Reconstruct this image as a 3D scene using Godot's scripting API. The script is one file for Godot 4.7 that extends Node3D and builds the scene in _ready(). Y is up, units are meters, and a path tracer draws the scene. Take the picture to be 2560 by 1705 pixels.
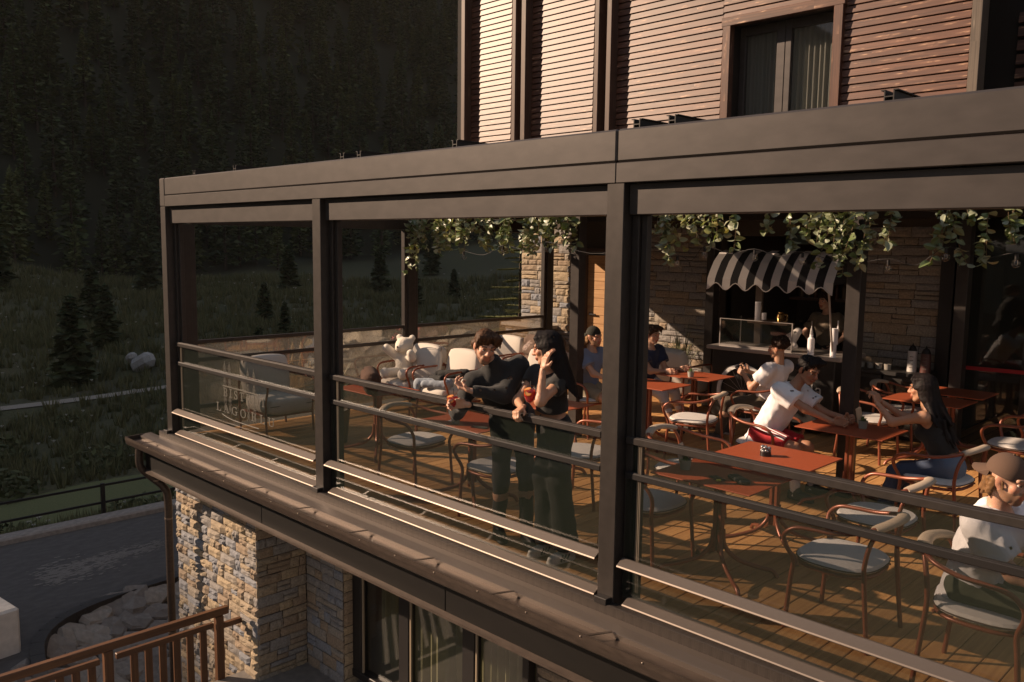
extends Node3D
# A mountain terrace seen from a drone: x runs along the terrace front, y up, z towards the valley side.

const DECK := -0.05
var rng := RandomNumberGenerator.new()
var taken := {}
var M := {}

# ---------------------------------------------------------------- mesh collecting
class Mb:
	var v := PackedVector3Array()
	var n := PackedVector3Array()
	var t := PackedVector2Array()
	var c := PackedColorArray()
	var col := Color.WHITE

	func tri(a: Vector3, b: Vector3, d: Vector3, na = null, nb = null, nd = null, ua := Vector2.ZERO, ub := Vector2.ZERO, ud := Vector2.ZERO):
		var f = (b - a).cross(d - a).normalized() if na == null else na
		v.append(a); v.append(d); v.append(b)
		n.append(f); n.append(f if nd == null else nd); n.append(f if nb == null else nb)
		t.append(ua); t.append(ud); t.append(ub)
		c.append(col); c.append(col); c.append(col)

	func quad(a: Vector3, b: Vector3, d: Vector3, e: Vector3, us := 1.0, vs := 1.0, uo := Vector2.ZERO):
		var w := Vector2((b - a).length() * us, 0)
		var h := Vector2(0, (e - a).length() * vs)
		tri(a, b, d, null, null, null, uo, uo + w, uo + w + h)
		tri(a, d, e, null, null, null, uo, uo + w + h, uo + h)

	# a box with small chamfers along its edges
	func box(mid: Vector3, size: Vector3, b := Basis(), ch := 0.0, us := 1.0, vs := 1.0, uo := Vector2.ZERO):
		var h := size * 0.5
		var g := minf(ch, minf(h.x, minf(h.y, h.z)) * 0.9)
		var ax := [Vector3.RIGHT, Vector3.UP, Vector3.BACK]
		for i in 3:
			for s in [-1.0, 1.0]:
				var w: Vector3 = ax[i] * s
				var p: Vector3 = ax[(i + 1) % 3]
				var q: Vector3 = ax[(i + 2) % 3]
				if s < 0:
					var k = p; p = q; q = k
				var hp: float = absf(h.dot(p)) - g
				var hq: float = absf(h.dot(q)) - g
				var o: Vector3 = w * absf(h.dot(w))
				# u along the longer side
				if hp >= hq:
					quad(mid + b * (o - p * hp - q * hq), mid + b * (o + p * hp - q * hq), mid + b * (o + p * hp + q * hq), mid + b * (o - p * hp + q * hq), us, vs, uo)
				else:
					quad(mid + b * (o + p * hp - q * hq), mid + b * (o + p * hp + q * hq), mid + b * (o - p * hp + q * hq), mid + b * (o - p * hp - q * hq), us, vs, uo)
		if g <= 0.0:
			return
		for i in 3:
			var e: Vector3 = ax[i]
			var p: Vector3 = ax[(i + 1) % 3]
			var q: Vector3 = ax[(i + 2) % 3]
			var he := h.dot(e) - g
			for sp in [-1.0, 1.0]:
				for sq in [-1.0, 1.0]:
					var a: Vector3 = p * sp * h.dot(p) + q * sq * (h.dot(q) - g)
					var d: Vector3 = p * sp * (h.dot(p) - g) + q * sq * h.dot(q)
					var w: Vector3 = e * he
					if sp * sq > 0:
						quad(mid + b * (a - w), mid + b * (d - w), mid + b * (d + w), mid + b * (a + w), us, vs, uo)
					else:
						quad(mid + b * (d - w), mid + b * (a - w), mid + b * (a + w), mid + b * (d + w), us, vs, uo)
		for sx in [-1.0, 1.0]:
			for sy in [-1.0, 1.0]:
				for sz in [-1.0, 1.0]:
					var a := Vector3(sx * h.x, sy * (h.y - g), sz * (h.z - g))
					var d := Vector3(sx * (h.x - g), sy * h.y, sz * (h.z - g))
					var e := Vector3(sx * (h.x - g), sy * (h.y - g), sz * h.z)
					if sx * sy * sz > 0: tri(mid + b * a, mid + b * d, mid + b * e)
					else: tri(mid + b * a, mid + b * e, mid + b * d)

	# a bar between two points
	func bar(a: Vector3, d: Vector3, w: float, h: float, up := Vector3.UP, ch := 0.0, us := 1.0, vs := 1.0, uo := Vector2.ZERO):
		var z := (d - a).normalized()
		var x := up.cross(z)
		if x.length() < 0.01: x = Vector3.RIGHT.cross(z)
		x = x.normalized()
		box((a + d) * 0.5, Vector3(w, h, (d - a).length()), Basis(x, z.cross(x), z), ch, us, vs, uo)

	# a round tube through points, each with its own radius; flat is the height over the width of its section
	func tube(pts: Array, r, sides := 8, caps := true, flat := 1.0, ref := Vector3.UP):
		var rings := []
		var nors := []
		var m := pts.size()
		var x := Vector3.ZERO
		for i in m:
			var z: Vector3 = (pts[mini(i + 1, m - 1)] - pts[maxi(i - 1, 0)]).normalized()
			if i == 0:
				x = ref.cross(z)
				if x.length() < 0.05: x = Vector3.RIGHT.cross(z)
				if x.length() < 0.05: x = Vector3.BACK.cross(z)
			x = (x - z * x.dot(z)).normalized()
			var y := z.cross(x)
			var rad: float = r[i] if r is Array else r
			var ring := PackedVector3Array()
			var nor := PackedVector3Array()
			for k in sides:
				var a := TAU * k / sides
				ring.append(pts[i] + (x * cos(a) + y * sin(a) * flat) * rad)
				nor.append((x * cos(a) * flat + y * sin(a)).normalized())
			rings.append(ring); nors.append(nor)
		for i in m - 1:
			for k in sides:
				var l := (k + 1) % sides
				tri(rings[i][k], rings[i][l], rings[i + 1][l], nors[i][k], nors[i][l], nors[i + 1][l])
				tri(rings[i][k], rings[i + 1][l], rings[i + 1][k], nors[i][k], nors[i + 1][l], nors[i + 1][k])
		if caps:
			for k in range(1, sides - 1):
				tri(rings[0][0], rings[0][k + 1], rings[0][k])
				tri(rings[m - 1][0], rings[m - 1][k], rings[m - 1][k + 1])

	# a profile of (radius, height) turned about a vertical axis
	func lathe(at: Vector3, prof: Array, segs := 16, b := Basis()):
		for i in prof.size() - 1:
			var p: Vector2 = prof[i]
			var q: Vector2 = prof[i + 1]
			var s := Vector2(q.y - p.y, p.x - q.x).normalized()
			for k in segs:
				var a := TAU * k / segs
				var d := TAU * (k + 1) / segs
				var u := Vector3(cos(a), 0, -sin(a))
				var w := Vector3(cos(d), 0, -sin(d))
				var na := b * (u * s.x + Vector3.UP * s.y)
				var nd := b * (w * s.x + Vector3.UP * s.y)
				var A := at + b * (u * p.x + Vector3.UP * p.y)
				var B := at + b * (w * p.x + Vector3.UP * p.y)
				var C := at + b * (w * q.x + Vector3.UP * q.y)
				var D := at + b * (u * q.x + Vector3.UP * q.y)
				if p.x > 0.00001: tri(A, B, C, na, nd, nd)
				if q.x > 0.00001: tri(A, C, D, na, nd, na)

	func ball(at: Vector3, rad: Vector3, b := Basis(), segs := 12):
		var prof := []
		var m := maxi(segs / 2, 3)
		for i in m + 1:
			var a := -PI / 2 + PI * i / m
			prof.append(Vector2(cos(a) if i > 0 and i < m else 0.0, sin(a)))
		for i in m:
			for k in segs:
				var a := TAU * k / segs
				var d := TAU * (k + 1) / segs
				var P := [Vector3(cos(a) * prof[i].x, prof[i].y, -sin(a) * prof[i].x), Vector3(cos(d) * prof[i].x, prof[i].y, -sin(d) * prof[i].x), Vector3(cos(d) * prof[i + 1].x, prof[i + 1].y, -sin(d) * prof[i + 1].x), Vector3(cos(a) * prof[i + 1].x, prof[i + 1].y, -sin(a) * prof[i + 1].x)]
				var N := []
				for j in 4:
					N.append((b * (P[j] / rad)).normalized())
					P[j] = at + b * (P[j] * rad)
				if i > 0: tri(P[0], P[1], P[2], N[0], N[1], N[2])
				if i < m - 1: tri(P[0], P[2], P[3], N[0], N[2], N[3])

	# a section (x, y) extruded along z of a basis
	func prism(poly: PackedVector2Array, at: Vector3, b: Basis, len: float):
		var m := poly.size()
		var ccw := not Geometry2D.is_polygon_clockwise(poly)
		for i in m:
			var p := poly[i]
			var q := poly[(i + 1) % m]
			if not ccw:
				var k := p; p = q; q = k
			var A := at + b * Vector3(p.x, p.y, 0)
			var B := at + b * Vector3(q.x, q.y, 0)
			var Z := b.z * len
			quad(A, B, B + Z, A + Z)
		var ix := Geometry2D.triangulate_polygon(poly)
		for i in range(0, ix.size(), 3):
			var P := []
			for j in 3: P.append(at + b * Vector3(poly[ix[i + j]].x, poly[ix[i + j]].y, 0))
			if (P[1] - P[0]).cross(P[2] - P[0]).dot(b.z) > 0:
				var k = P[1]; P[1] = P[2]; P[2] = k
			tri(P[0], P[1], P[2])
			tri(P[0] + b.z * len, P[2] + b.z * len, P[1] + b.z * len)

	func mesh(mat: Material = null) -> ArrayMesh:
		var a := []
		a.resize(Mesh.ARRAY_MAX)
		a[Mesh.ARRAY_VERTEX] = v; a[Mesh.ARRAY_NORMAL] = n; a[Mesh.ARRAY_TEX_UV] = t; a[Mesh.ARRAY_COLOR] = c
		var m := ArrayMesh.new()
		m.add_surface_from_arrays(Mesh.PRIMITIVE_TRIANGLES, a)
		if mat: m.surface_set_material(0, mat)
		return m

# ---------------------------------------------------------------- smooth bodies (distance fields meshed as surface nets)
class Sdf:
	var cell := 0.014
	var k := 0.03
	var prims := []
	var carve := []
	var cuts := []          # [normal, d]: keeps what lies behind each plane
	var noise: FastNoiseLite
	var amp := 0.0
	var nscale := Vector3.ONE
	var v := PackedVector3Array()
	var n := PackedVector3Array()
	var m := PackedInt32Array()
	var ix := PackedInt32Array()

	# capsule from a to b; sq squashes it along axis ax; flat ends it with a plane at b
	func cap(a: Vector3, b: Vector3, ra: float, rb: float, mat := 0, flat := 0, ax := Vector3.ZERO, sq := 1.0):
		prims.append([0, a, b, ra, rb, mat, flat, ax, sq])

	func ell(at: Vector3, rad: Vector3, b := Basis(), mat := 0):
		prims.append([1, at, (b * Basis.from_scale(rad)).inverse(), minf(rad.x, minf(rad.y, rad.z)), rad.length() , mat, 0, rad])

	func hole(at: Vector3, rad: float):
		carve.append([at, rad])

	func build():
		var lo := Vector3.INF
		var hi := -Vector3.INF
		for p in prims:
			if p[0] == 0:
				var r: float = maxf(p[3], p[4])
				var e := Vector3.ONE * r
				lo = lo.min(p[1] - e).min(p[2] - e); hi = hi.max(p[1] + e).max(p[2] + e)
			else:
				var e := Vector3.ONE * maxf(p[7].x, maxf(p[7].y, p[7].z))
				lo = lo.min(p[1] - e); hi = hi.max(p[1] + e)
		var pad := cell * 3.0 + amp
		lo -= Vector3.ONE * pad; hi += Vector3.ONE * pad
		var nx := int((hi.x - lo.x) / cell) + 2
		var ny := int((hi.y - lo.y) / cell) + 2
		var nz := int((hi.z - lo.z) / cell) + 2
		var f := PackedFloat32Array(); f.resize(nx * ny * nz); f.fill(9.0)
		var best := PackedFloat32Array(); best.resize(nx * ny * nz); best.fill(9.0)
		var mt := PackedByteArray(); mt.resize(nx * ny * nz)
		var mg := k + cell * 2.5 + amp
		for p in prims:
			var plo: Vector3; var phi: Vector3
			var round: bool = p[0] == 1
			if round:
				var e := Vector3.ONE * (maxf(p[7].x, maxf(p[7].y, p[7].z)) + mg)
				plo = p[1] - e; phi = p[1] + e
			else:
				var e := Vector3.ONE * (maxf(p[3], p[4]) + mg)
				plo = p[1].min(p[2]) - e; phi = p[1].max(p[2]) + e
			var x0 := clampi(int((plo.x - lo.x) / cell), 0, nx - 1); var x1 := clampi(int((phi.x - lo.x) / cell) + 1, 0, nx - 1)
			var y0 := clampi(int((plo.y - lo.y) / cell), 0, ny - 1); var y1 := clampi(int((phi.y - lo.y) / cell) + 1, 0, ny - 1)
			var z0 := clampi(int((plo.z - lo.z) / cell), 0, nz - 1); var z1 := clampi(int((phi.z - lo.z) / cell) + 1, 0, nz - 1)
			var a: Vector3 = p[1]
			var mat: int = p[5]
			var inv: Basis
			var ab := Vector3.ZERO; var l2 := 1.0; var ra := 0.0; var rb := 0.0; var flat := 0
			var ax := Vector3.ZERO; var sq := 1.0; var rmin := 0.0; var dir := Vector3.ZERO; var bb := Vector3.ZERO
			if round:
				inv = p[2]; rmin = p[3]
			else:
				bb = p[2]; ab = bb - a; l2 = maxf(ab.length_squared(), 0.000001); ra = p[3]; rb = p[4]; flat = p[6]; ax = p[7]; sq = p[8] - 1.0; dir = ab.normalized()
			for z in range(z0, z1 + 1):
				for y in range(y0, y1 + 1):
					var i := (z * ny + y) * nx + x0
					var q := Vector3(lo.x + x0 * cell, lo.y + y * cell, lo.z + z * cell)
					for x in range(x0, x1 + 1):
						var d: float
						if round:
							d = ((inv * (q - a)).length() - 1.0) * rmin
						else:
							var w := q - a
							if sq != 0.0: w += ax * (w.dot(ax) * sq)
							var t := clampf(w.dot(ab) / l2, 0.0, 1.0)
							d = (w - ab * t).length() - lerpf(ra, rb, t)
							if sq > 0.0: d *= 0.75
							if flat: d = maxf(d, (q - bb).dot(dir))
						if d < mg:
							var o := f[i]
							var h := k - absf(o - d)
							f[i] = minf(o, d) - (h * h / k * 0.25 if h > 0.0 else 0.0)
							if d < best[i]:
								best[i] = d; mt[i] = mat
						i += 1
						q.x += cell
		for p in carve:
			var r: float = p[1]
			var c0: Vector3 = (p[0] - lo) / cell
			var rr := int(r / cell) + 3
			for z in range(maxi(int(c0.z) - rr, 0), mini(int(c0.z) + rr, nz)):
				for y in range(maxi(int(c0.y) - rr, 0), mini(int(c0.y) + rr, ny)):
					for x in range(maxi(int(c0.x) - rr, 0), mini(int(c0.x) + rr, nx)):
						var i := (z * ny + y) * nx + x
						var d := r - (Vector3(x, y, z) - c0).length() * cell
						var o := f[i]
						var h := maxf(0.008 - absf(o - d), 0.0)
						f[i] = maxf(o, d) + h * h / 0.032
		var thr := cell * 2.0 + amp
		if noise or cuts.size():
			for z in nz:
				for y in ny:
					var i := (z * ny + y) * nx
					for x in nx:
						if absf(f[i]) < thr or (cuts.size() and f[i] < thr):
							var q := lo + Vector3(x, y, z) * cell
							if noise: f[i] += noise.get_noise_3dv(q * nscale) * amp
							for ct in cuts:
								f[i] = maxf(f[i], ct[0].dot(q) - ct[1])
						i += 1
		var id := PackedInt32Array(); id.resize(nx * ny * nz); id.fill(-1)
		var offs := [0, 1, nx, nx + 1, nx * ny, nx * ny + 1, nx * ny + nx, nx * ny + nx + 1]
		var pos := [Vector3(0, 0, 0), Vector3(1, 0, 0), Vector3(0, 1, 0), Vector3(1, 1, 0), Vector3(0, 0, 1), Vector3(1, 0, 1), Vector3(0, 1, 1), Vector3(1, 1, 1)]
		var edges := [[0, 1], [2, 3], [4, 5], [6, 7], [0, 2], [1, 3], [4, 6], [5, 7], [0, 4], [1, 5], [2, 6], [3, 7]]
		var cand := PackedInt32Array()
		var lim := cell * 1.8
		for z in nz - 1:
			for y in ny - 1:
				var i := (z * ny + y) * nx
				for x in nx - 1:
					if absf(f[i]) < lim:
						var s := 0
						for o in offs:
							if f[i + o] < 0.0: s += 1
						if s > 0 and s < 8:
							var sum := Vector3.ZERO
							var num := 0
							for e in edges:
								var fa := f[i + offs[e[0]]]
								var fb := f[i + offs[e[1]]]
								if (fa < 0.0) != (fb < 0.0):
									sum += pos[e[0]].lerp(pos[e[1]], fa / (fa - fb)); num += 1
							id[i] = v.size()
							cand.append(i)
							v.append(lo + (Vector3(x, y, z) + sum / num) * cell)
							m.append(mt[i] if best[i] <= best[i + offs[7]] else mt[i + offs[7]])
					i += 1
		n.resize(v.size())
		for i in cand:
			for e in [[1, nx, nx * ny], [nx, nx * ny, 1], [nx * ny, 1, nx]]:
				var fa := f[i]
				var fb := f[i + e[0]]
				if (fa < 0.0) == (fb < 0.0): continue
				var A := id[i]
				var B := id[i - e[1]]
				var C := id[i - e[1] - e[2]]
				var D := id[i - e[2]]
				if A < 0 or B < 0 or C < 0 or D < 0: continue
				if fa < 0.0:
					_t(A, B, C); _t(A, C, D)
				else:
					_t(A, C, B); _t(A, D, C)
		for i in n.size(): n[i] = n[i].normalized()

	func _t(a: int, b: int, c: int):
		var w := (v[b] - v[a]).cross(v[c] - v[a])
		n[a] += w; n[b] += w; n[c] += w
		ix.append(a); ix.append(c); ix.append(b)

	func add_to(mb: Mb, cols: Array):
		for i in ix.size():
			var j := ix[i]
			mb.v.append(v[j]); mb.n.append(n[j]); mb.t.append(Vector2.ZERO)
			mb.c.append(cols[m[j]])

# ---------------------------------------------------------------- naming
func numbered(called: String) -> String:
	if not taken.has(called):
		taken[called] = 0
		return called
	taken[called] += 1
	return "%s_%03d" % [called, taken[called]]

func tag(o: Node, label: String, category: String, group := "") -> Node:
	o.set_meta("label", label); o.set_meta("category", category)
	if group: o.set_meta("group", group)
	return o

func thing(called: String, label: String, category: String, at := Vector3.ZERO, turn := 0.0, group := "") -> Node3D:
	var o := Node3D.new()
	o.name = numbered(called)
	o.position = at; o.rotation.y = turn
	add_child(o, true)
	tag(o, label, category, group)
	return o

func part(called: String, mesh: Mesh, parent: Node, mat: Material = null, at := Vector3.ZERO) -> MeshInstance3D:
	var o := MeshInstance3D.new()
	o.name = called; o.mesh = mesh
	if mat: o.material_override = mat
	o.position = at
	parent.add_child(o, true)
	return o

func put(called: String, mb: Mb, mat: Material, parent: Node = null) -> MeshInstance3D:
	if parent == null: return part(numbered(called), mb.mesh(mat), self)
	return part(called, mb.mesh(mat), parent)

func struct(called: String, mb: Mb, mat: Material) -> MeshInstance3D:
	var o := part(numbered(called), mb.mesh(mat), self)
	o.set_meta("kind", "structure")
	return o

func dup(o: Node3D, called: String, label: String, at: Vector3, turn := 0.0, group := "") -> Node3D:
	var r: Node3D = o.duplicate()
	r.name = numbered(called)
	add_child(r, true)
	r.position = at; r.rotation.y = turn
	r.set_meta("label", label)
	if group: r.set_meta("group", group)
	return r

func spline(pts: Array, per := 4, closed := false) -> Array:
	var out := []
	var m := pts.size()
	for i in (m if closed else m - 1):
		var p0: Vector3 = pts[(i - 1 + m) % m] if closed else pts[maxi(i - 1, 0)]
		var p1: Vector3 = pts[i]
		var p2: Vector3 = pts[(i + 1) % m]
		var p3: Vector3 = pts[(i + 2) % m] if closed else pts[mini(i + 2, m - 1)]
		for j in per:
			out.append(p1.cubic_interpolate(p2, p0, p3, float(j) / per))
	out.append(pts[0] if closed else pts[m - 1])
	return out

# ---------------------------------------------------------------- materials
func lin(r: float, g: float, b: float) -> Color:
	return Color(r, g, b).linear_to_srgb()

func plain(r: float, g: float, b: float, rough := 0.6, metal := 0.0) -> StandardMaterial3D:
	var m := StandardMaterial3D.new()
	m.albedo_color = lin(r, g, b); m.roughness = rough; m.metallic = metal
	return m

func noise_tex(freq: float, lo: Color, hi: Color, seed_ := 1, oct := 4, size := 256, type := FastNoiseLite.TYPE_SIMPLEX_SMOOTH) -> NoiseTexture2D:
	var f := FastNoiseLite.new()
	f.seed = seed_; f.frequency = freq; f.fractal_octaves = oct; f.noise_type = type
	var t := NoiseTexture2D.new()
	t.width = size; t.height = size; t.seamless = true; t.noise = f
	var g := Gradient.new()
	g.set_color(0, lo); g.set_color(1, hi)
	t.color_ramp = g
	return t

# a colour that varies between two tones, laid on in world space (stretch it along an axis with sc)
func mottled(r: float, g: float, b: float, lo: float, hi: float, rough := 0.7, freq := 0.02, sc := Vector3.ONE, seed_ := 1, bump := 0.0, metal := 0.0, world := true) -> StandardMaterial3D:
	var m := plain(r, g, b, rough, metal)
	m.albedo_color = Color.WHITE
	m.albedo_texture = noise_tex(freq, lin(r * lo, g * lo, b * lo), lin(r * hi, g * hi, b * hi), seed_)
	m.uv1_triplanar = true
	m.uv1_world_triplanar = world
	m.uv1_scale = sc
	if bump > 0.0:
		m.heightmap_enabled = true
		m.heightmap_texture = m.albedo_texture
		m.heightmap_scale = bump
	return m

# planed timber: streaks of grain along u, with paler knots
func wood_image(seed_: int, base: Color, dark: Color, pale: Color, knots: int, w := 512, h := 256) -> ImageTexture:
	var f := FastNoiseLite.new(); f.seed = seed_; f.frequency = 0.02; f.fractal_octaves = 3
	var g := FastNoiseLite.new(); g.seed = seed_ + 7; g.frequency = 0.012
	var r := RandomNumberGenerator.new(); r.seed = seed_
	var ks := []
	for i in knots: ks.append([r.randf() * w, r.randf() * h, r.randf_range(4, 11), r.randf_range(0.35, 1.0)])
	var im := Image.create(w, h, false, Image.FORMAT_RGB8)
	for y in h:
		for x in w:
			var bend := 0.0
			var kn := 0.0
			for q in ks:
				var dx: float = (x - q[0]) * 0.42
				var dy: float = y - q[1]
				if absf(dx) < 26.0 and absf(dy) < 26.0:
					var e := exp(-(dx * dx + dy * dy) / (q[2] * q[2]))
					kn += e * q[3]
					bend += e * dy * 0.7
			var s := f.get_noise_2d(x * 0.12, (y + bend) * 3.2) * 0.75 + g.get_noise_2d(x * 0.35, y * 0.9) * 0.55
			var c := base.lerp(dark, clampf(0.42 - s, 0, 1)).lerp(pale, clampf(kn * (0.75 + f.get_noise_2d(x * 2.0, y * 2.0)), 0, 0.85))
			im.set_pixel(x, y, c)
	return ImageTexture.create_from_image(im)

func uv_mat(t: Texture2D, rough: float, bump := 0.0, tint := Color.WHITE) -> StandardMaterial3D:
	var m := StandardMaterial3D.new()
	m.albedo_texture = t; m.roughness = rough; m.albedo_color = tint
	if bump > 0.0:
		m.heightmap_enabled = true; m.heightmap_texture = t; m.heightmap_scale = bump
	return m

func tinted(rough := 0.75, sheen := 0.0) -> StandardMaterial3D:
	var m := StandardMaterial3D.new()
	m.vertex_color_use_as_albedo = true
	m.roughness = rough
	if sheen > 0.0:
		m.rim_enabled = true; m.rim = sheen; m.rim_tint = 0.6
	return m

func _ready():
	rng.seed = 20240
	# ---- camera
	var cam := Camera3D.new()
	cam.name = "camera"
	cam.fov = 43.777
	cam.near = 0.05; cam.far = 2000.0
	cam.transform = Transform3D(Basis(Vector3.UP, deg_to_rad(44.808)) * Basis(Vector3.RIGHT, deg_to_rad(-6.512)) * Basis(Vector3.BACK, deg_to_rad(0.735)), Vector3(10.1, 2.316, 4.245))
	add_child(cam)
	cam.current = true
	# ---- sky, air and exposure
	var env := Environment.new()
	var sm := ProceduralSkyMaterial.new()
	sm.sky_top_color = Color(0.39, 0.42, 0.47)
	sm.sky_horizon_color = Color(0.64, 0.58, 0.52)
	sm.sky_curve = 0.12
	sm.ground_bottom_color = Color(0.10, 0.10, 0.09)
	sm.ground_horizon_color = Color(0.40, 0.38, 0.36)
	sm.sun_angle_max = 1.0
	sm.energy_multiplier = 1.0
	var sky := Sky.new()
	sky.sky_material = sm
	env.background_mode = Environment.BG_SKY
	env.sky = sky
	env.tonemap_mode = Environment.TONE_MAPPER_LINEAR
	env.tonemap_exposure = 1.8
	env.sdfgi_enabled = true; env.ssao_enabled = true; env.ssil_enabled = true
	env.fog_enabled = true
	env.fog_density = 0.00016
	env.fog_light_color = Color(0.74, 0.70, 0.64)
	var we := WorldEnvironment.new()
	we.name = "world"
	we.environment = env
	add_child(we)
	# ---- the low evening sun, from the left and in front
	var sun := DirectionalLight3D.new()
	sun.name = "sun"
	sun.light_energy = 1.6
	sun.light_color = Color(1.0, 0.87, 0.745)
	sun.light_angular_distance = 0.5
	sun.shadow_enabled = true
	var to_sun := Vector3(-0.74, 0.438, 0.511).normalized()
	sun.basis = Basis.looking_at(-to_sun, Vector3.UP)
	add_child(sun)

	materials()
	terrain()
	street()
	chalet()
	terrace_base()
	pergola()
	furniture()
	bar_corner()
	greenery()
	people()
	small_things()

# ---------------------------------------------------------------- shared materials
func materials():
	# powder-coated taupe aluminium: a fine speckle, faint dirt
	M.alu = mottled(0.041, 0.0345, 0.0315, 0.82, 1.18, 0.42, 0.03, Vector3(1.3, 1.3, 1.3), 3, 0.0, 0.35)
	M.alu_face = mottled(0.050, 0.0425, 0.040, 0.80, 1.15, 0.44, 0.02, Vector3(0.7, 1.6, 0.7), 5, 0.0, 0.3)
	M.alu_ledge = plain(0.165, 0.138, 0.12, 0.42, 0.75)
	M.alu_dark = plain(0.016, 0.014, 0.014, 0.5, 0.3)
	M.gutter = mottled(0.070, 0.052, 0.042, 0.7, 1.25, 0.42, 0.03, Vector3(0.8, 3.0, 3.0), 9, 0.0, 0.5)
	M.gutter_dirty = mottled(0.050, 0.041, 0.036, 0.5, 1.4, 0.5, 0.04, Vector3(14, 0.5, 1), 11, 0.0, 0.4)
	M.fascia = mottled(0.0065, 0.0052, 0.0045, 0.8, 1.2, 0.5, 0.02, Vector3(0.6, 2.0, 0.6), 12, 0.0, 0.3)
	var g := plain(0.020, 0.026, 0.020, 0.03)
	g.transparency = BaseMaterial3D.TRANSPARENCY_ALPHA
	g.albedo_color.a = 0.30
	M.glass = g
	var g2 := plain(0.02, 0.024, 0.02, 0.02)
	g2.transparency = BaseMaterial3D.TRANSPARENCY_ALPHA
	g2.albedo_color.a = 0.10
	M.clear_glass = g2
	var g4 := plain(0.55, 0.52, 0.45, 0.02, 0.32)
	g4.transparency = BaseMaterial3D.TRANSPARENCY_ALPHA
	g4.albedo_color.a = 0.07
	M.end_glass = g4
	var g3 := plain(0.05, 0.055, 0.05, 0.04)
	g3.transparency = BaseMaterial3D.TRANSPARENCY_ALPHA
	g3.albedo_color.a = 0.12
	M.roof_glass = g3
	var cop := mottled(0.235, 0.070, 0.036, 0.9, 1.1, 0.34, 0.05, Vector3(2, 2, 2), 14, 0.0, 0.25, false)
	M.copper = cop
	M.rust_top = mottled(0.32, 0.070, 0.025, 0.9, 1.08, 0.5, 0.05, Vector3(2, 2, 2), 15, 0.0, 0.0, false)
	M.cream = mottled(0.56, 0.51, 0.45, 0.93, 1.05, 0.9, 0.25, Vector3(2, 2, 2), 16, 0.02)
	M.pad = mottled(0.56, 0.53, 0.50, 0.90, 1.08, 0.92, 0.35, Vector3(4, 4, 4), 17, 0.03)
	M.wrap = mottled(0.40, 0.32, 0.24, 0.85, 1.1, 0.85, 0.4, Vector3(3, 8, 3), 18, 0.02)
	M.piping = plain(0.07, 0.035, 0.025, 0.7)
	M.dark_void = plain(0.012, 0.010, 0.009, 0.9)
	M.mortar = mottled(0.070, 0.055, 0.042, 0.7, 1.2, 0.95, 0.1, Vector3(2, 2, 2), 19)
	M.stone = []
	for q in [[0.33, 0.245, 0.155], [0.30, 0.24, 0.175], [0.26, 0.225, 0.19], [0.37, 0.27, 0.16], [0.235, 0.225, 0.22], [0.29, 0.205, 0.13]]:
		M.stone.append(mottled(q[0] * 0.98, q[1] * 1.06, q[2] * 1.18, 0.62, 1.22, 0.92, 0.045, Vector3(2.6, 2.6, 2.6), 20 + M.stone.size(), 0.7))
	M.slate = []
	for q in [[0.25, 0.215, 0.185], [0.30, 0.26, 0.22], [0.21, 0.185, 0.165]]:
		M.slate.append(mottled(q[0], q[1], q[2], 0.65, 1.2, 0.9, 0.03, Vector3(1.4, 1.4, 1.4), 30 + M.slate.size(), 0.6))
	# siding: three tones of brown stain
	M.siding = []
	for i in 3:
		var tone: float = [1.0, 0.86, 1.14][i]
		M.siding.append(uv_mat(wood_image(40 + i, lin(0.125 * tone, 0.050 * tone, 0.027 * tone), lin(0.055 * tone, 0.019 * tone, 0.010 * tone), lin(0.46, 0.29, 0.18), 26), 0.47, 0.2))
	M.batten = uv_mat(wood_image(47, lin(0.088, 0.048, 0.032), lin(0.052, 0.028, 0.019), lin(0.20, 0.12, 0.08), 8), 0.55, 0.12)
	M.grey_timber = uv_mat(wood_image(48, lin(0.125, 0.10, 0.078), lin(0.07, 0.055, 0.044), lin(0.20, 0.165, 0.13), 7), 0.7, 0.15)
	M.rail_wood = uv_mat(wood_image(49, lin(0.125, 0.055, 0.022), lin(0.075, 0.031, 0.013), lin(0.19, 0.09, 0.04), 6), 0.55, 0.12)
	M.door_wood = uv_mat(wood_image(50, lin(0.46, 0.27, 0.12), lin(0.34, 0.18, 0.075), lin(0.56, 0.36, 0.19), 9), 0.5, 0.1)
	M.deck = []
	for i in 3:
		var tone: float = [1.0, 0.84, 1.12][i]
		M.deck.append(uv_mat(wood_image(51 + i, lin(0.52 * tone, 0.285 * tone, 0.105 * tone), lin(0.37 * tone, 0.185 * tone, 0.066 * tone), lin(0.28, 0.14, 0.055), 5), 0.62, 0.10))
	M.white_cloth = plain(0.74, 0.72, 0.74, 0.9)

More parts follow.
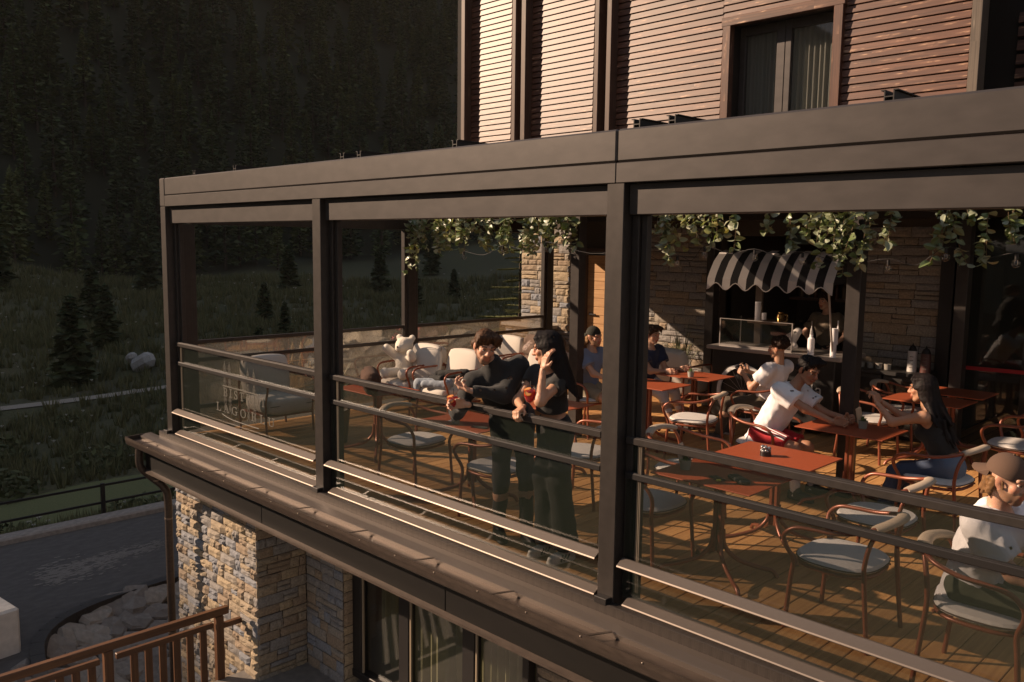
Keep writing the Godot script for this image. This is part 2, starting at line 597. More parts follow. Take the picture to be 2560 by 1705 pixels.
# ---------------------------------------------------------------- land
func ground_y(x: float, z: float) -> float:
	var pts := [[-420.0, 128.0], [-232.0, 128.0], [-219.0, 126.6], [-121.0, 1.2], [-112.0, -0.4], [-80.0, -2.9], [-45.0, -5.0], [-35.6, -5.6], [-33.6, -5.65], [-24.0, -6.0], [-17.0, -5.4], [-13.0, -5.3], [-8.5, -3.9], [-6.4, -3.15], [-5.8, -3.05], [-2.4, -3.05], [-1.0, -4.2], [2.0, -5.2], [90.0, -5.2]]
	var y := -5.2
	for i in pts.size() - 1:
		if x <= pts[i + 1][0]:
			var t := clampf((x - pts[i][0]) / (pts[i + 1][0] - pts[i][0]), 0, 1)
			y = lerpf(pts[i][1], pts[i + 1][1], t)
			break
	if x < -8.0:
		var a := clampf((-8.0 - x) / 30.0, 0, 1)
		y += (sin(x * 0.19 + z * 0.11) * 0.35 + sin(x * 0.07 - z * 0.13 + 1.0) * 0.6) * a * (0.15 if absf(x + 34.6) < 2.0 else 1.0)
		if x < -60.0:
			y += sin(z * 0.045 + 0.8) * minf((-60.0 - x) * 0.06, 3.0)
	if z < -9.0 and x > -40.0:      # the bank behind the house
		y += (smoothstep(-9.0, -22.0, z) * 2.6) * smoothstep(-40.0, -16.0, x) + 0.0
	return y

func terrain():
	var xs := []
	var x := -420.0
	while x < 60.0:
		xs.append(x)
		x += 12.0 if x < -130 else (4.0 if x < -45 else (1.5 if x < -9 else 0.9 if x < 4.0 else 8.0))
	xs.append(90.0)
	var zs := []
	var z := -420.0
	while z < 480.0:
		zs.append(z)
		z += 24.0 if z > 100 else 12.0 if z < -150 or z > 30 else (4.0 if z < -40 else 1.6)
	var mb := Mb.new()
	var f := FastNoiseLite.new(); f.seed = 5; f.frequency = 0.06; f.fractal_octaves = 4
	var P := []
	var C := []
	for i in xs.size():
		var row := PackedVector3Array()
		var cr := []
		for j in zs.size():
			var p := Vector3(xs[i], ground_y(xs[i], zs[j]), zs[j])
			row.append(p)
			var u := clampf(0.5 + f.get_noise_2d(p.x, p.z) * 0.9, 0, 1)
			var w := clampf(0.5 + f.get_noise_2d(p.x * 0.25 + 90, p.z * 0.25) * 1.1, 0, 1)
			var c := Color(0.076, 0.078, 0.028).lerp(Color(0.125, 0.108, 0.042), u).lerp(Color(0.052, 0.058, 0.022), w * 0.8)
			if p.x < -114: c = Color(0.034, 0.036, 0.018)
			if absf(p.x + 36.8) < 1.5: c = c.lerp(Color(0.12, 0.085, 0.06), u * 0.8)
			cr.append(c)
		P.append(row); C.append(cr)
	var N := []
	for i in xs.size():
		var row := PackedVector3Array()
		for j in zs.size():
			var dx: Vector3 = P[mini(i + 1, xs.size() - 1)][j] - P[maxi(i - 1, 0)][j]
			var dz: Vector3 = P[i][mini(j + 1, zs.size() - 1)] - P[i][maxi(j - 1, 0)]
			row.append(dz.cross(dx).normalized())
		N.append(row)
	for i in xs.size() - 1:
		for j in zs.size() - 1:
			for q in [[0, 0, 0, 1, 1, 1], [0, 0, 1, 1, 1, 0]]:
				for e in [[q[0], q[1]], [q[4], q[5]], [q[2], q[3]]]:
					mb.v.append(P[i + e[0]][j + e[1]]); mb.n.append(N[i + e[0]][j + e[1]]); mb.c.append(C[i + e[0]][j + e[1]]); mb.t.append(Vector2.ZERO)
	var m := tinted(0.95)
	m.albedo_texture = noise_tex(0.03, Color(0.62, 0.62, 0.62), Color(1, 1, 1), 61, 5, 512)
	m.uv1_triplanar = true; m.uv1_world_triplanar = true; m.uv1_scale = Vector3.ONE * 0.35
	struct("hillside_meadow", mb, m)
	# mown lawn, footpath
	mb = Mb.new()
	for i in 20:
		for j in 3:
			var A := func(a: int, b: int) -> Vector3:
				var px := -13.4 - b * 1.25 - sin(a * 0.7) * 0.3
				var pz := -13.0 + a * 0.75
				return Vector3(px, ground_y(px, pz) + 0.03, pz)
			mb.quad(A.call(i, j + 1), A.call(i, j), A.call(i + 1, j), A.call(i + 1, j + 1))
	struct("lawn", mb, mottled(0.105, 0.112, 0.040, 0.75, 1.15, 0.95, 0.05, Vector3(0.8, 0.8, 0.8), 62))
	mb = Mb.new()
	for i in 46:
		var A := func(a: int, b: int) -> Vector3:
			var pz := -72.0 + a * 1.9
			var px := -34.9 + b * 1.0 + sin(a * 0.5) * 0.15
			return Vector3(px, ground_y(px, pz) + 0.05, pz)
		mb.quad(A.call(i, 0), A.call(i + 1, 0), A.call(i + 1, 1), A.call(i, 1))
	struct("footpath", mb, mottled(0.26, 0.225, 0.185, 0.7, 1.2, 0.95, 0.05, Vector3(0.7, 0.7, 0.7), 63))

# ---------------------------------------------------------------- road, kerb, fence, stone bank, timber railing
func street():
	var mb := Mb.new()
	for i in 24:
		var z := -24.0 + i * 1.5
		mb.quad(Vector3(-5.85, -2.9, z), Vector3(-5.85, -2.9, z + 1.5), Vector3(-2.55, -2.9, z + 1.5), Vector3(-2.55, -2.9, z))
	var apron := PackedVector2Array([Vector2(-2.56, -2.0), Vector2(-2.56, 6.0), Vector2(1.0, 6.0), Vector2(1.0, 1.62)])
	for p in [Vector2(-0.2, 1.45), Vector2(-0.9, 1.3), Vector2(-1.45, 1.15), Vector2(-1.9, 0.85), Vector2(-2.2, 0.35), Vector2(-2.36, -0.4), Vector2(-2.42, -1.6), Vector2(-2.42, -2.0)]: apron.append(p)
	var ai := Geometry2D.triangulate_polygon(apron)
	for i in range(0, ai.size(), 3):
		var a := Vector3(apron[ai[i]].x, -2.902, apron[ai[i]].y)
		var b := Vector3(apron[ai[i + 1]].x, -2.902, apron[ai[i + 1]].y)
		var d := Vector3(apron[ai[i + 2]].x, -2.902, apron[ai[i + 2]].y)
		if (b - a).cross(d - a).y > 0: mb.tri(a, b, d)
		else: mb.tri(a, d, b)
	var asphalt := mottled(0.085, 0.076, 0.072, 0.75, 1.2, 0.88, 0.03, Vector3(0.9, 0.9, 0.5), 64, 0.1)
	struct("road", mb, asphalt)
	# dusty spill on the asphalt, a thin ragged sheet
	mb = Mb.new()
	var f := FastNoiseLite.new(); f.seed = 8; f.frequency = 1.6
	for i in 1500:
		var t := rng.randf()
		var px := -3.85 + rng.randfn(0, 0.24) * (1.1 - t * 0.7) + t * -0.35
		var pz := 0.35 - t * 1.9 + rng.randfn(0, 0.12)
		var s := rng.randf_range(0.006, 0.026) * (1.15 - t * 0.6)
		if f.get_noise_2d(px * 2, pz) < -0.22: continue
		var a := rng.randf() * TAU
		var P := []
		for k in 5: P.append(Vector3(px + cos(a + k * TAU / 5) * s * rng.randf_range(0.5, 1.1), -2.8965 + i * 0.0000015, pz + sin(a + k * TAU / 5) * s * 2.6))
		for k in range(1, 4): mb.tri(P[0], P[k + 1], P[k])
	var spill := struct("dried_mud_spill", mb, mottled(0.22, 0.195, 0.175, 0.7, 1.15, 0.95, 0.08, Vector3(2, 2, 2), 65))
	spill.set_meta("kind", "stuff"); tag(spill, "pale dried spill of grit across the dark asphalt road", "dried spill")
	# far kerb
	mb = Mb.new()
	for i in 10:
		mb.box(Vector3(-6.02, -2.92, -22.0 + i * 3.0), Vector3(0.34, 0.26, 2.985), Basis(), 0.03)
	struct("kerb", mb, mottled(0.30, 0.26, 0.23, 0.7, 1.15, 0.9, 0.04, Vector3(0.8, 0.8, 0.8), 66, 0.2))
	# fence
	var t := thing("road_fence", "dark post and rail fence standing along the far kerb of the road", "fence")
	for z in [-4.15, -1.38, 1.39, 4.1]:
		mb = Mb.new(); mb.box(Vector3(-6.3, -2.78, z), Vector3(0.07, 1.06, 0.07), Basis(), 0.006)
		put("post", mb, M.alu_dark, t)
	for y in [-2.29, -2.62]:
		mb = Mb.new(); mb.bar(Vector3(-6.3, y, -7.0), Vector3(-6.3, y, 5.0), 0.035, 0.04)
		put("rail", mb, M.alu_dark, t)
	# steel edging along the near side, curving round at the left
	t = thing("steel_edging", "low dark edging strip bordering the asphalt above the stone bank", "edging")
	var line := [Vector3(-2.42, 0, -7.0), Vector3(-2.42, 0, -3.2), Vector3(-2.42, 0, -1.6), Vector3(-2.36, 0, -0.4), Vector3(-2.2, 0, 0.35), Vector3(-1.9, 0, 0.85), Vector3(-1.45, 0, 1.15), Vector3(-0.9, 0, 1.3), Vector3(-0.2, 0, 1.45)]
	var sp := spline(line, 3)
	var black := mottled(0.030, 0.024, 0.022, 0.6, 1.5, 0.5, 0.05, Vector3(2, 2, 2), 67)
	for i in range(0, sp.size() - 1):
		mb = Mb.new()
		var a: Vector3 = sp[i]
		var b: Vector3 = sp[i + 1]
		mb.bar(a + Vector3(0, -2.94 + 0.002 * (i % 2), 0), b + Vector3(0, -2.94 + 0.002 * (i % 2), 0), 0.16 + 0.003 * (i % 2), 0.24, Vector3.UP, 0.0)
		put("edging_block", mb, black, t)
	# white concrete block
	mb = Mb.new(); mb.box(Vector3(-2.2, -2.62, 1.72), Vector3(1.5, 0.62, 0.62), Basis(Vector3.UP, 0.12), 0.03)
	put("parapet_block", mb, mottled(0.62, 0.57, 0.51, 0.85, 1.08, 0.85, 0.03, Vector3(1, 1, 1), 68))
	tag(get_child(get_child_count() - 1), "cream concrete parapet block at the bottom left beside the road", "concrete block")
	# the bank of flat stones below the edging
	mb = Mb.new()
	for i in 18:
		for j in 14:
			var A := func(a: int, b: int) -> Vector3: return bank(a / 18.0, b / 14.0) - Vector3(0, 0.05, 0)
			mb.quad(A.call(i, j), A.call(i, j + 1), A.call(i + 1, j + 1), A.call(i + 1, j))
	var bankn := struct("stone_bank", mb, mottled(0.10, 0.085, 0.07, 0.6, 1.2, 0.95, 0.06, Vector3(2, 2, 2), 69))
	var flats := []
	for q in 8:
		var mm := Mb.new()
		var poly := []
		var cnt := rng.randi_range(6, 8)
		for k in cnt: poly.append(Vector2(cos(TAU * k / cnt), sin(TAU * k / cnt)) * rng.randf_range(0.40, 0.58))
		for k in cnt:
			var p: Vector2 = poly[k]
			var w: Vector2 = poly[(k + 1) % cnt]
			var p1 := p * 0.82
			var w1 := w * 0.82
			var h1 := 0.075 + 0.03 * sin(k * 2.1)
			var h2 := 0.075 + 0.03 * sin(((k + 1) % cnt) * 2.1)
			mm.quad(Vector3(w.x, -0.06, w.y), Vector3(p.x, -0.06, p.y), Vector3(p.x * 0.98, 0.035, p.y * 0.98), Vector3(w.x * 0.98, 0.035, w.y * 0.98))
			mm.quad(Vector3(w.x * 0.98, 0.035, w.y * 0.98), Vector3(p.x * 0.98, 0.035, p.y * 0.98), Vector3(p1.x, h1, p1.y), Vector3(w1.x, h2, w1.y))
			mm.tri(Vector3(w1.x, h2, w1.y), Vector3(p1.x, h1, p1.y), Vector3(0, 0.085, 0))
		flats.append(mm.mesh())
	for i in 15:
		for j in 11:
			var u := (i + 0.5 + (0.5 if j % 2 else 0.0) + rng.randf_range(-0.2, 0.2)) / 15.5
			var w := (j + 0.5 + rng.randf_range(-0.2, 0.2)) / 11.0
			if u > 1.0: continue
			var p := bank(u, w)
			var o := part("stone", flats[rng.randi() % 8], bankn, M.slate[rng.randi() % 3], p)
			var du := bank(u + 0.02, w) - p
			var dw := bank(u, w + 0.02) - p
			var nn := dw.cross(du).normalized()
			if nn.y < 0: nn = -nn
			var xx := du.normalized()
			var s := rng.randf_range(0.44, 0.66)
			o.basis = (Basis(xx, nn, xx.cross(nn)) * Basis(Vector3.UP, rng.randf() * TAU) * Basis(Vector3.RIGHT, rng.randf_range(-0.16, 0.16))).scaled_local(Vector3(s, s * rng.randf_range(1.1, 2.1), s * rng.randf_range(0.7, 0.95)))
	# paving of the lower terrace
	mb = Mb.new()
	mb.box(Vector3(7.3, -2.72, 1.4), Vector3(12.0, 0.12, 5.0))
	struct("lower_paving", mb, mottled(0.22, 0.20, 0.18, 0.75, 1.15, 0.85, 0.03, Vector3(0.8, 0.8, 0.8), 70))
	# timber railing
	t = thing("timber_railing", "reddish brown timber railing with slats running up to the stone pier", "railing")
	mb = Mb.new(); mb.box(Vector3(1.28, -1.865, 1.35), Vector3(0.075, 0.085, 2.86), Basis(), 0.008, 0.6, 2.0)
	put("handrail", mb, M.rail_wood, t)
	for q in [[0.10, 1.16], [1.325, 2.75]]:
		mb = Mb.new(); mb.box(Vector3(1.28, -2.0, (q[0] + q[1]) * 0.5), Vector3(0.055, 0.06, q[1] - q[0]), Basis(), 0.006, 0.6, 2.0, Vector2(q[0], 0.3))
		put("lower_rail", mb, M.rail_wood, t)
	for z in [0.03, 1.24]:
		mb = Mb.new(); mb.box(Vector3(1.28, -2.41, z), Vector3(0.08, 1.0, 0.09), Basis(), 0.008, 0.6, 2.0, Vector2(z, 0.1))
		put("post", mb, M.rail_wood, t)
	for i in 10:
		var z := 0.215 + i * 0.152 + (0.12 if i > 5 else 0.0)
		mb = Mb.new(); mb.box(Vector3(1.275, -2.41, z), Vector3(0.03, 0.78, 0.075), Basis(), 0.004, 0.6, 2.0, Vector2(i * 0.37, i * 0.21))
		put("slat", mb, M.rail_wood, t)
	mb = Mb.new(); mb.box(Vector3(1.28, -2.04, -0.12), Vector3(0.06, 0.06, 0.24), Basis(), 0.005)
	put("wall_bracket", mb, M.rail_wood, t)

func bank(u: float, w: float) -> Vector3:
	# u along the edging from back to front, w from the edging down to the house
	var z := lerpf(-3.2, 1.9, u)
	var x0 := -2.38 + maxf(0.0, z + 0.2) ** 2 * 0.55
	var x := lerpf(x0, 1.25, w)
	return Vector3(x, lerpf(-2.93, -4.35, pow(w, 0.9)) - 0.05 * sin(u * 9.0), z)

# ---------------------------------------------------------------- masonry
var stone_meshes := []

func make_stones():
	for q in 10:
		var mb := Mb.new()
		var f := FastNoiseLite.new(); f.seed = 100 + q; f.frequency = 1.1; f.fractal_octaves = 3
		var nx := 5
		var ny := 4
		var P := []
		for i in nx + 1:
			var row := []
			for j in ny + 1:
				var x := i / float(nx) - 0.5
				var y := j / float(ny) - 0.5
				var edge := i == 0 or j == 0 or i == nx or j == ny
				var d := 0.45 if edge else 1.0 + f.get_noise_2d(x * 2.4 + q, y * 2.4) * 0.55
				if edge:
					x += f.get_noise_2d(y * 3.0 + 7, q) * 0.05; y += f.get_noise_2d(x * 3.0, q + 9) * 0.07
				row.append(Vector3(x, y, d))
			P.append(row)
		for i in nx:
			for j in ny:
				if (i + j + q) % 2:
					mb.tri(P[i][j], P[i + 1][j], P[i + 1][j + 1]); mb.tri(P[i][j], P[i + 1][j + 1], P[i][j + 1])
				else:
					mb.tri(P[i][j], P[i + 1][j], P[i][j + 1]); mb.tri(P[i + 1][j], P[i + 1][j + 1], P[i][j + 1])
		for i in nx:
			mb.quad(P[i + 1][0], P[i][0], P[i][0] * Vector3(1, 1, 0), P[i + 1][0] * Vector3(1, 1, 0))
			mb.quad(P[i][ny], P[i + 1][ny], P[i + 1][ny] * Vector3(1, 1, 0), P[i][ny] * Vector3(1, 1, 0))
		for j in ny:
			mb.quad(P[0][j], P[0][j + 1], P[0][j + 1] * Vector3(1, 1, 0), P[0][j] * Vector3(1, 1, 0))
			mb.quad(P[nx][j + 1], P[nx][j], P[nx][j] * Vector3(1, 1, 0), P[nx][j + 1] * Vector3(1, 1, 0))
		stone_meshes.append(mb.mesh())

# lays stones over a face: o lower left corner, u along, nrm outwards
func masonry(parent: Node, o: Vector3, u: Vector3, nrm: Vector3, w: float, h: float, course := 0.11, mean := 0.24, relief := 0.026, tones := [0, 1, 2, 3, 4, 5]):
	var y := 0.0
	var b := Basis(u, Vector3.UP, nrm)
	while y < h - 0.02:
		var ch := course * rng.randf_range(0.72, 1.3)
		if h - y - ch < 0.05: ch = h - y
		var x := 0.0
		while x < w - 0.01:
			var l := mean * rng.randf_range(0.5, 1.6)
			if w - x - l < 0.08: l = w - x
			var cells := [[x, y, l, ch]]
			if ch > 0.115 and rng.randf() < 0.3: cells = [[x, y, l, ch * 0.5], [x, y + ch * 0.5, l, ch * 0.5]]
			for q in cells:
				var gap := rng.randf_range(0.006, 0.012)
				var s := part("stone", stone_meshes[rng.randi() % 10], parent, M.stone[tones[rng.randi() % tones.size()]], o + u * (q[0] + q[2] * 0.5) + Vector3.UP * (q[1] + q[3] * 0.5))
				s.basis = (b * Basis(Vector3.BACK, rng.randf_range(-0.015, 0.015))).scaled_local(Vector3((q[2] - gap) * (1 if rng.randf() < 0.5 else -1) * 1.0, q[3] - gap, relief * rng.randf_range(0.7, 1.5)))
				if s.basis.determinant() < 0: s.basis = s.basis.scaled_local(Vector3(-1, 1, 1))
			x += l
		y += ch

func fx(x: float, zf: float) -> float: return 10.1 + (x - 10.1) * (zf - 4.245) / -11.245
func fy(y: float, zf: float) -> float: return 2.316 + (y - 2.316) * (zf - 4.245) / -11.245

# ---------------------------------------------------------------- the chalet behind the terrace
func chalet():
	make_stones()
	var t := thing("chalet", "brown timber clad upper storeys of the chalet with a stone ground floor", "building", Vector3.ZERO)
	var mb := Mb.new()
	# carcass of the upper storeys, with the window opening left free
	mb.box(Vector3(fx(0.32, -7.1), 5.4, -8.1), Vector3(6.0, 5.3, 2.0))
	for q in [[-2.5, 3.22, 2.75, 8.0], [4.96, 6.60, 2.75, 8.0], [3.22, 4.96, 5.66, 8.0]]:
		mb.box(Vector3((q[0] + q[1]) * 0.5, (q[2] + q[3]) * 0.5, -7.16), Vector3(q[1] - q[0], q[3] - q[2], 0.24))
	mb.box(Vector3(7.5, 5.4, -8.7), Vector3(10.0, 5.3, 1.2))
	mb.box(Vector3(9.6, 5.4, -7.6), Vector3(2.6, 5.3, 1.6))
	put("wall", mb, M.dark_void, t)
	# lapped boards, bay by bay
	var bays := [[-2.44, -1.179, 2.85, 7.35], [-0.815, 0.757, 2.85, 7.2], [1.128, 3.19, 2.85, 7.0], [3.19, 4.986, 5.63, 6.9], [4.986, 6.562, 2.85, 6.6]]
	for bay in bays:
		var w: float = bay[1] - bay[0]
		var vars := []
		for i in 6:
			mb = Mb.new()
			mb.box(Vector3.ZERO, Vector3(w, 0.089, 0.022), Basis(), 0.003, 0.55, 3.4, Vector2(rng.randf() * 4, rng.randf() * 4))
			vars.append(mb.mesh())
		var y: float = bay[2] + fmod(bay[0] * 0.037 + 1.0, 0.05)
		while y < bay[3]:
			var o := part("siding_board", vars[rng.randi() % 6], t, M.siding[rng.randi() % 3], Vector3((bay[0] + bay[1]) * 0.5, y, -7.0 - 0.013 + rng.randf_range(-0.001, 0.001)))
			o.rotation.x = -0.16
			y += 0.1013
	# battens between the bays, proud of the boards
	for q in [[-2.565, -2.44], [-1.179, -1.067], [-0.945, -0.815], [0.757, 0.868], [1.012, 1.128]]:
		var zf := -6.83
		mb = Mb.new()
		var a := fx(q[0], zf)
		var b := fx(q[1], zf)
		mb.box(Vector3((a + b) * 0.5, 5.1, -6.96), Vector3(b - a - 0.02, 4.7, 0.26), Basis(), 0.006, 0.5, 2.4, Vector2(q[0] * 3.1, q[0]))
		put("batten", mb, M.batten, t)
	mb = Mb.new()
	mb.box(Vector3(fx(6.62, -6.88), 5.1, -7.0), Vector3(0.115, 4.7, 0.24), Basis(), 0.006, 0.5, 2.4)
	put("corner_post", mb, M.grey_timber, t)
	# recess right of the post with dark slats
	for i in 14:
		mb = Mb.new(); mb.box(Vector3(7.35, 3.0 + i * 0.17, -8.02), Vector3(1.1, 0.13, 0.03), Basis(Vector3.RIGHT, -0.2), 0.003, 0.5, 3.0, Vector2(i * 0.3, i * 0.2))
		put("recess_slat", mb, M.siding[1], t)
	# window
	var win := thing("bedroom_window", "dark framed double window with closed curtains in the timber facade", "window")
	for q in [[fx(3.19, -6.93), fx(3.316, -6.93)], [fx(4.858, -6.93), fx(4.986, -6.93)]]:
		mb = Mb.new(); mb.box(Vector3((q[0] + q[1]) * 0.5, 4.2, -6.99), Vector3(q[1] - q[0], 2.62, 0.12), Basis(), 0.006, 0.5, 2.2, Vector2(q[0], 0))
		put("casing", mb, M.siding[1], win)
	mb = Mb.new(); mb.box(Vector3((fx(3.19, -6.93) + fx(4.986, -6.93)) * 0.5, fy(5.57, -6.93), -6.988), Vector3(1.83, 0.125, 0.125), Basis(), 0.006, 0.5, 2.2, Vector2(0.3, 0.5))
	put("head_casing", mb, M.siding[1], win)
	mb = Mb.new()
	mb.box(Vector3(3.32, 4.2, -7.17), Vector3(0.03, 2.6, 0.3)); mb.box(Vector3(4.88, 4.2, -7.17), Vector3(0.03, 2.6, 0.3)); mb.box(Vector3(4.1, 5.53, -7.17), Vector3(1.6, 0.03, 0.3))
	put("reveal", mb, M.alu_dark, win)
	for q in [[3.335, 3.43], [3.92, 4.05], [4.053, 4.145], [4.79, 4.865]]:
		mb = Mb.new(); mb.box(Vector3((q[0] + q[1]) * 0.5, 4.2, -7.29), Vector3(q[1] - q[0] - 0.004, 2.62, 0.07), Basis(), 0.005)
		put("stile", mb, M.alu_face, win)
	mb = Mb.new(); mb.box(Vector3(4.1, 5.45, -7.295), Vector3(1.54, 0.13, 0.06), Basis(), 0.005)
	put("top_rail", mb, M.alu_face, win)
	for q in [[3.43, 3.92], [4.145, 4.79]]:
		mb = Mb.new(); mb.box(Vector3((q[0] + q[1]) * 0.5, 4.2, -7.3), Vector3(q[1] - q[0], 2.5, 0.006))
		put("pane", mb, M.clear_glass, win)
		mb = Mb.new()
		curtain(mb, Vector3(q[0] - 0.03, 2.95, -7.38), Vector3(q[1] + 0.03, 5.5, -7.38), 9, 0.025)
		put("curtain", mb, plain(0.20, 0.20, 0.175, 0.9), win)
	# ---- stone ground floor behind the terrace: three stretches, a door, the bar opening
	mb = Mb.new()
	for q in [[-0.85, 0.67], [1.62, 3.3], [5.45, 6.42]]:
		mb.box(Vector3((q[0] + q[1]) * 0.5, 1.4, -7.2), Vector3(q[1] - q[0], 2.95, 0.36))
	mb.box(Vector3(4.35, 2.68, -7.2), Vector3(2.1, 0.4, 0.34)); mb.box(Vector3(1.15, 2.55, -7.2), Vector3(0.96, 0.62, 0.34))
	mb.box(Vector3(-0.69, 1.0, -8.5), Vector3(0.3, 4.2, 2.4))
	var sw := put("stone_wall", mb, M.mortar, t)
	masonry(sw, Vector3(-0.85, -0.1, -7.02), Vector3.RIGHT, Vector3.BACK, 1.52, 2.7, 0.125, 0.27)
	masonry(sw, Vector3(1.9, 0.3, -7.02), Vector3.RIGHT, Vector3.BACK, 1.4, 2.3, 0.12, 0.30, 0.022, [1, 2, 5, 2])
	masonry(sw, Vector3(5.45, 0.8, -7.02), Vector3.RIGHT, Vector3.BACK, 0.97, 1.8, 0.115, 0.30, 0.022, [1, 2, 5])
	mb = Mb.new(); mb.box(Vector3(-0.5, 0.86, -6.85), Vector3(1.15, 0.06, 0.3), Basis(), 0.008)
	put("coping_slab", mb, mottled(0.36, 0.33, 0.29, 0.8, 1.1, 0.85, 0.04, Vector3(1, 1, 1), 71), t)
	mb = Mb.new(); mb.box(Vector3(-0.5, 0.3, -6.88), Vector3(1.05, 1.05, 0.22))
	var low := put("low_wall", mb, M.mortar, t)
	masonry(low, Vector3(-1.0, -0.1, -6.77), Vector3.RIGHT, Vector3.BACK, 1.03, 0.93, 0.13, 0.28)
	# plank door
	var dr := thing("plank_door", "honey coloured plank door with a black handle in the stone wall", "door")
	for i in 15:
		mb = Mb.new(); mb.box(Vector3(1.15, 0.03 + i * 0.146, -7.06), Vector3(0.9, 0.142, 0.04), Basis(), 0.004, 0.7, 2.2, Vector2(i * 0.77, i * 0.31))
		put("plank", mb, M.door_wood, dr)
	mb = Mb.new(); mb.box(Vector3(0.692, 1.05, -7.0), Vector3(0.045, 2.3, 0.12), Basis(), 0.004); mb.box(Vector3(1.15, 2.235, -7.0), Vector3(0.96, 0.06, 0.12), Basis(), 0.004)
	put("frame", mb, M.batten, dr)
	mb = Mb.new(); mb.box(Vector3(0.80, 1.14, -7.025), Vector3(0.05, 0.045, 0.03)); mb.box(Vector3(0.86, 1.14, -7.005), Vector3(0.13, 0.022, 0.02))
	put("handle", mb, M.alu_dark, dr)
	# dark room behind the bar opening, and the tall glazed doors at the right
	mb = Mb.new()
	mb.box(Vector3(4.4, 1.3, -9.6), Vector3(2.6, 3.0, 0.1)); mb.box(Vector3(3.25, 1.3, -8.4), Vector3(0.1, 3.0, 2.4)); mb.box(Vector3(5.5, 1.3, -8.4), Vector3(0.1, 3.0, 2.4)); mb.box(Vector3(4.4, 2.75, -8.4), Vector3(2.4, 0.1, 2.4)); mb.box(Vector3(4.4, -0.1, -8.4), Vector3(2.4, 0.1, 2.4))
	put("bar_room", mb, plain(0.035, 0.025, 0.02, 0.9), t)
	var gd := thing("glazed_door", "tall dark framed glass door at the right end of the terrace", "door")
	for q in [[6.44, 6.60], [6.62, 6.74], [7.40, 7.48]]:
		mb = Mb.new(); mb.box(Vector3((q[0] + q[1]) * 0.5, 1.25, -6.97), Vector3(q[1] - q[0], 2.6, 0.1), Basis(), 0.004)
		put("stile", mb, M.alu_dark, gd)
	mb = Mb.new(); mb.box(Vector3(7.07, 1.25, -6.98), Vector3(0.66, 2.6, 0.008))
	put("pane", mb, M.glass, gd)
	mb = Mb.new(); mb.box(Vector3(6.68, 1.08, -6.9), Vector3(0.035, 0.24, 0.025), Basis(), 0.004); mb.box(Vector3(6.68, 0.86, -6.9), Vector3(0.035, 0.045, 0.02), Basis(), 0.004)
	put("handle", mb, plain(0.62, 0.58, 0.54, 0.4), gd)
	mb = Mb.new()
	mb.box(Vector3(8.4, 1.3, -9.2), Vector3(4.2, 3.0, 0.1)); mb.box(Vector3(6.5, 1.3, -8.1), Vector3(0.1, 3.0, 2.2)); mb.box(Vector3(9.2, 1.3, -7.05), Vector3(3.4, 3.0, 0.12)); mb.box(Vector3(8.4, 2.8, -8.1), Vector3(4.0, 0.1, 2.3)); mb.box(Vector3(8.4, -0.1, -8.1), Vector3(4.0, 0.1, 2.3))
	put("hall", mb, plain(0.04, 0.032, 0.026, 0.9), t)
	mb = Mb.new(); mb.bar(Vector3(6.72, 0.90, -6.86), Vector3(7.9, 0.93, -6.75), 0.012, 0.045)
	put("barrier_belt", mb, plain(0.30, 0.006, 0.012, 0.6))
	tag(get_child(get_child_count() - 1), "red barrier belt stretched across the glass door", "barrier belt")

func curtain(mb: Mb, a: Vector3, b: Vector3, folds: int, depth: float):
	var m := folds * 6
	for i in m:
		var P := []
		for q in [i, i + 1]:
			var s = q / float(m)
			var d := sin(s * folds * TAU) * depth + sin(s * folds * 2.3) * depth * 0.5
			P.append(Vector3(lerpf(a.x, b.x, s), 0, a.z + d))
		mb.quad(Vector3(P[0].x, a.y, P[0].z), Vector3(P[1].x, a.y, P[1].z), Vector3(P[1].x, b.y, P[1].z), Vector3(P[0].x, b.y, P[0].z))

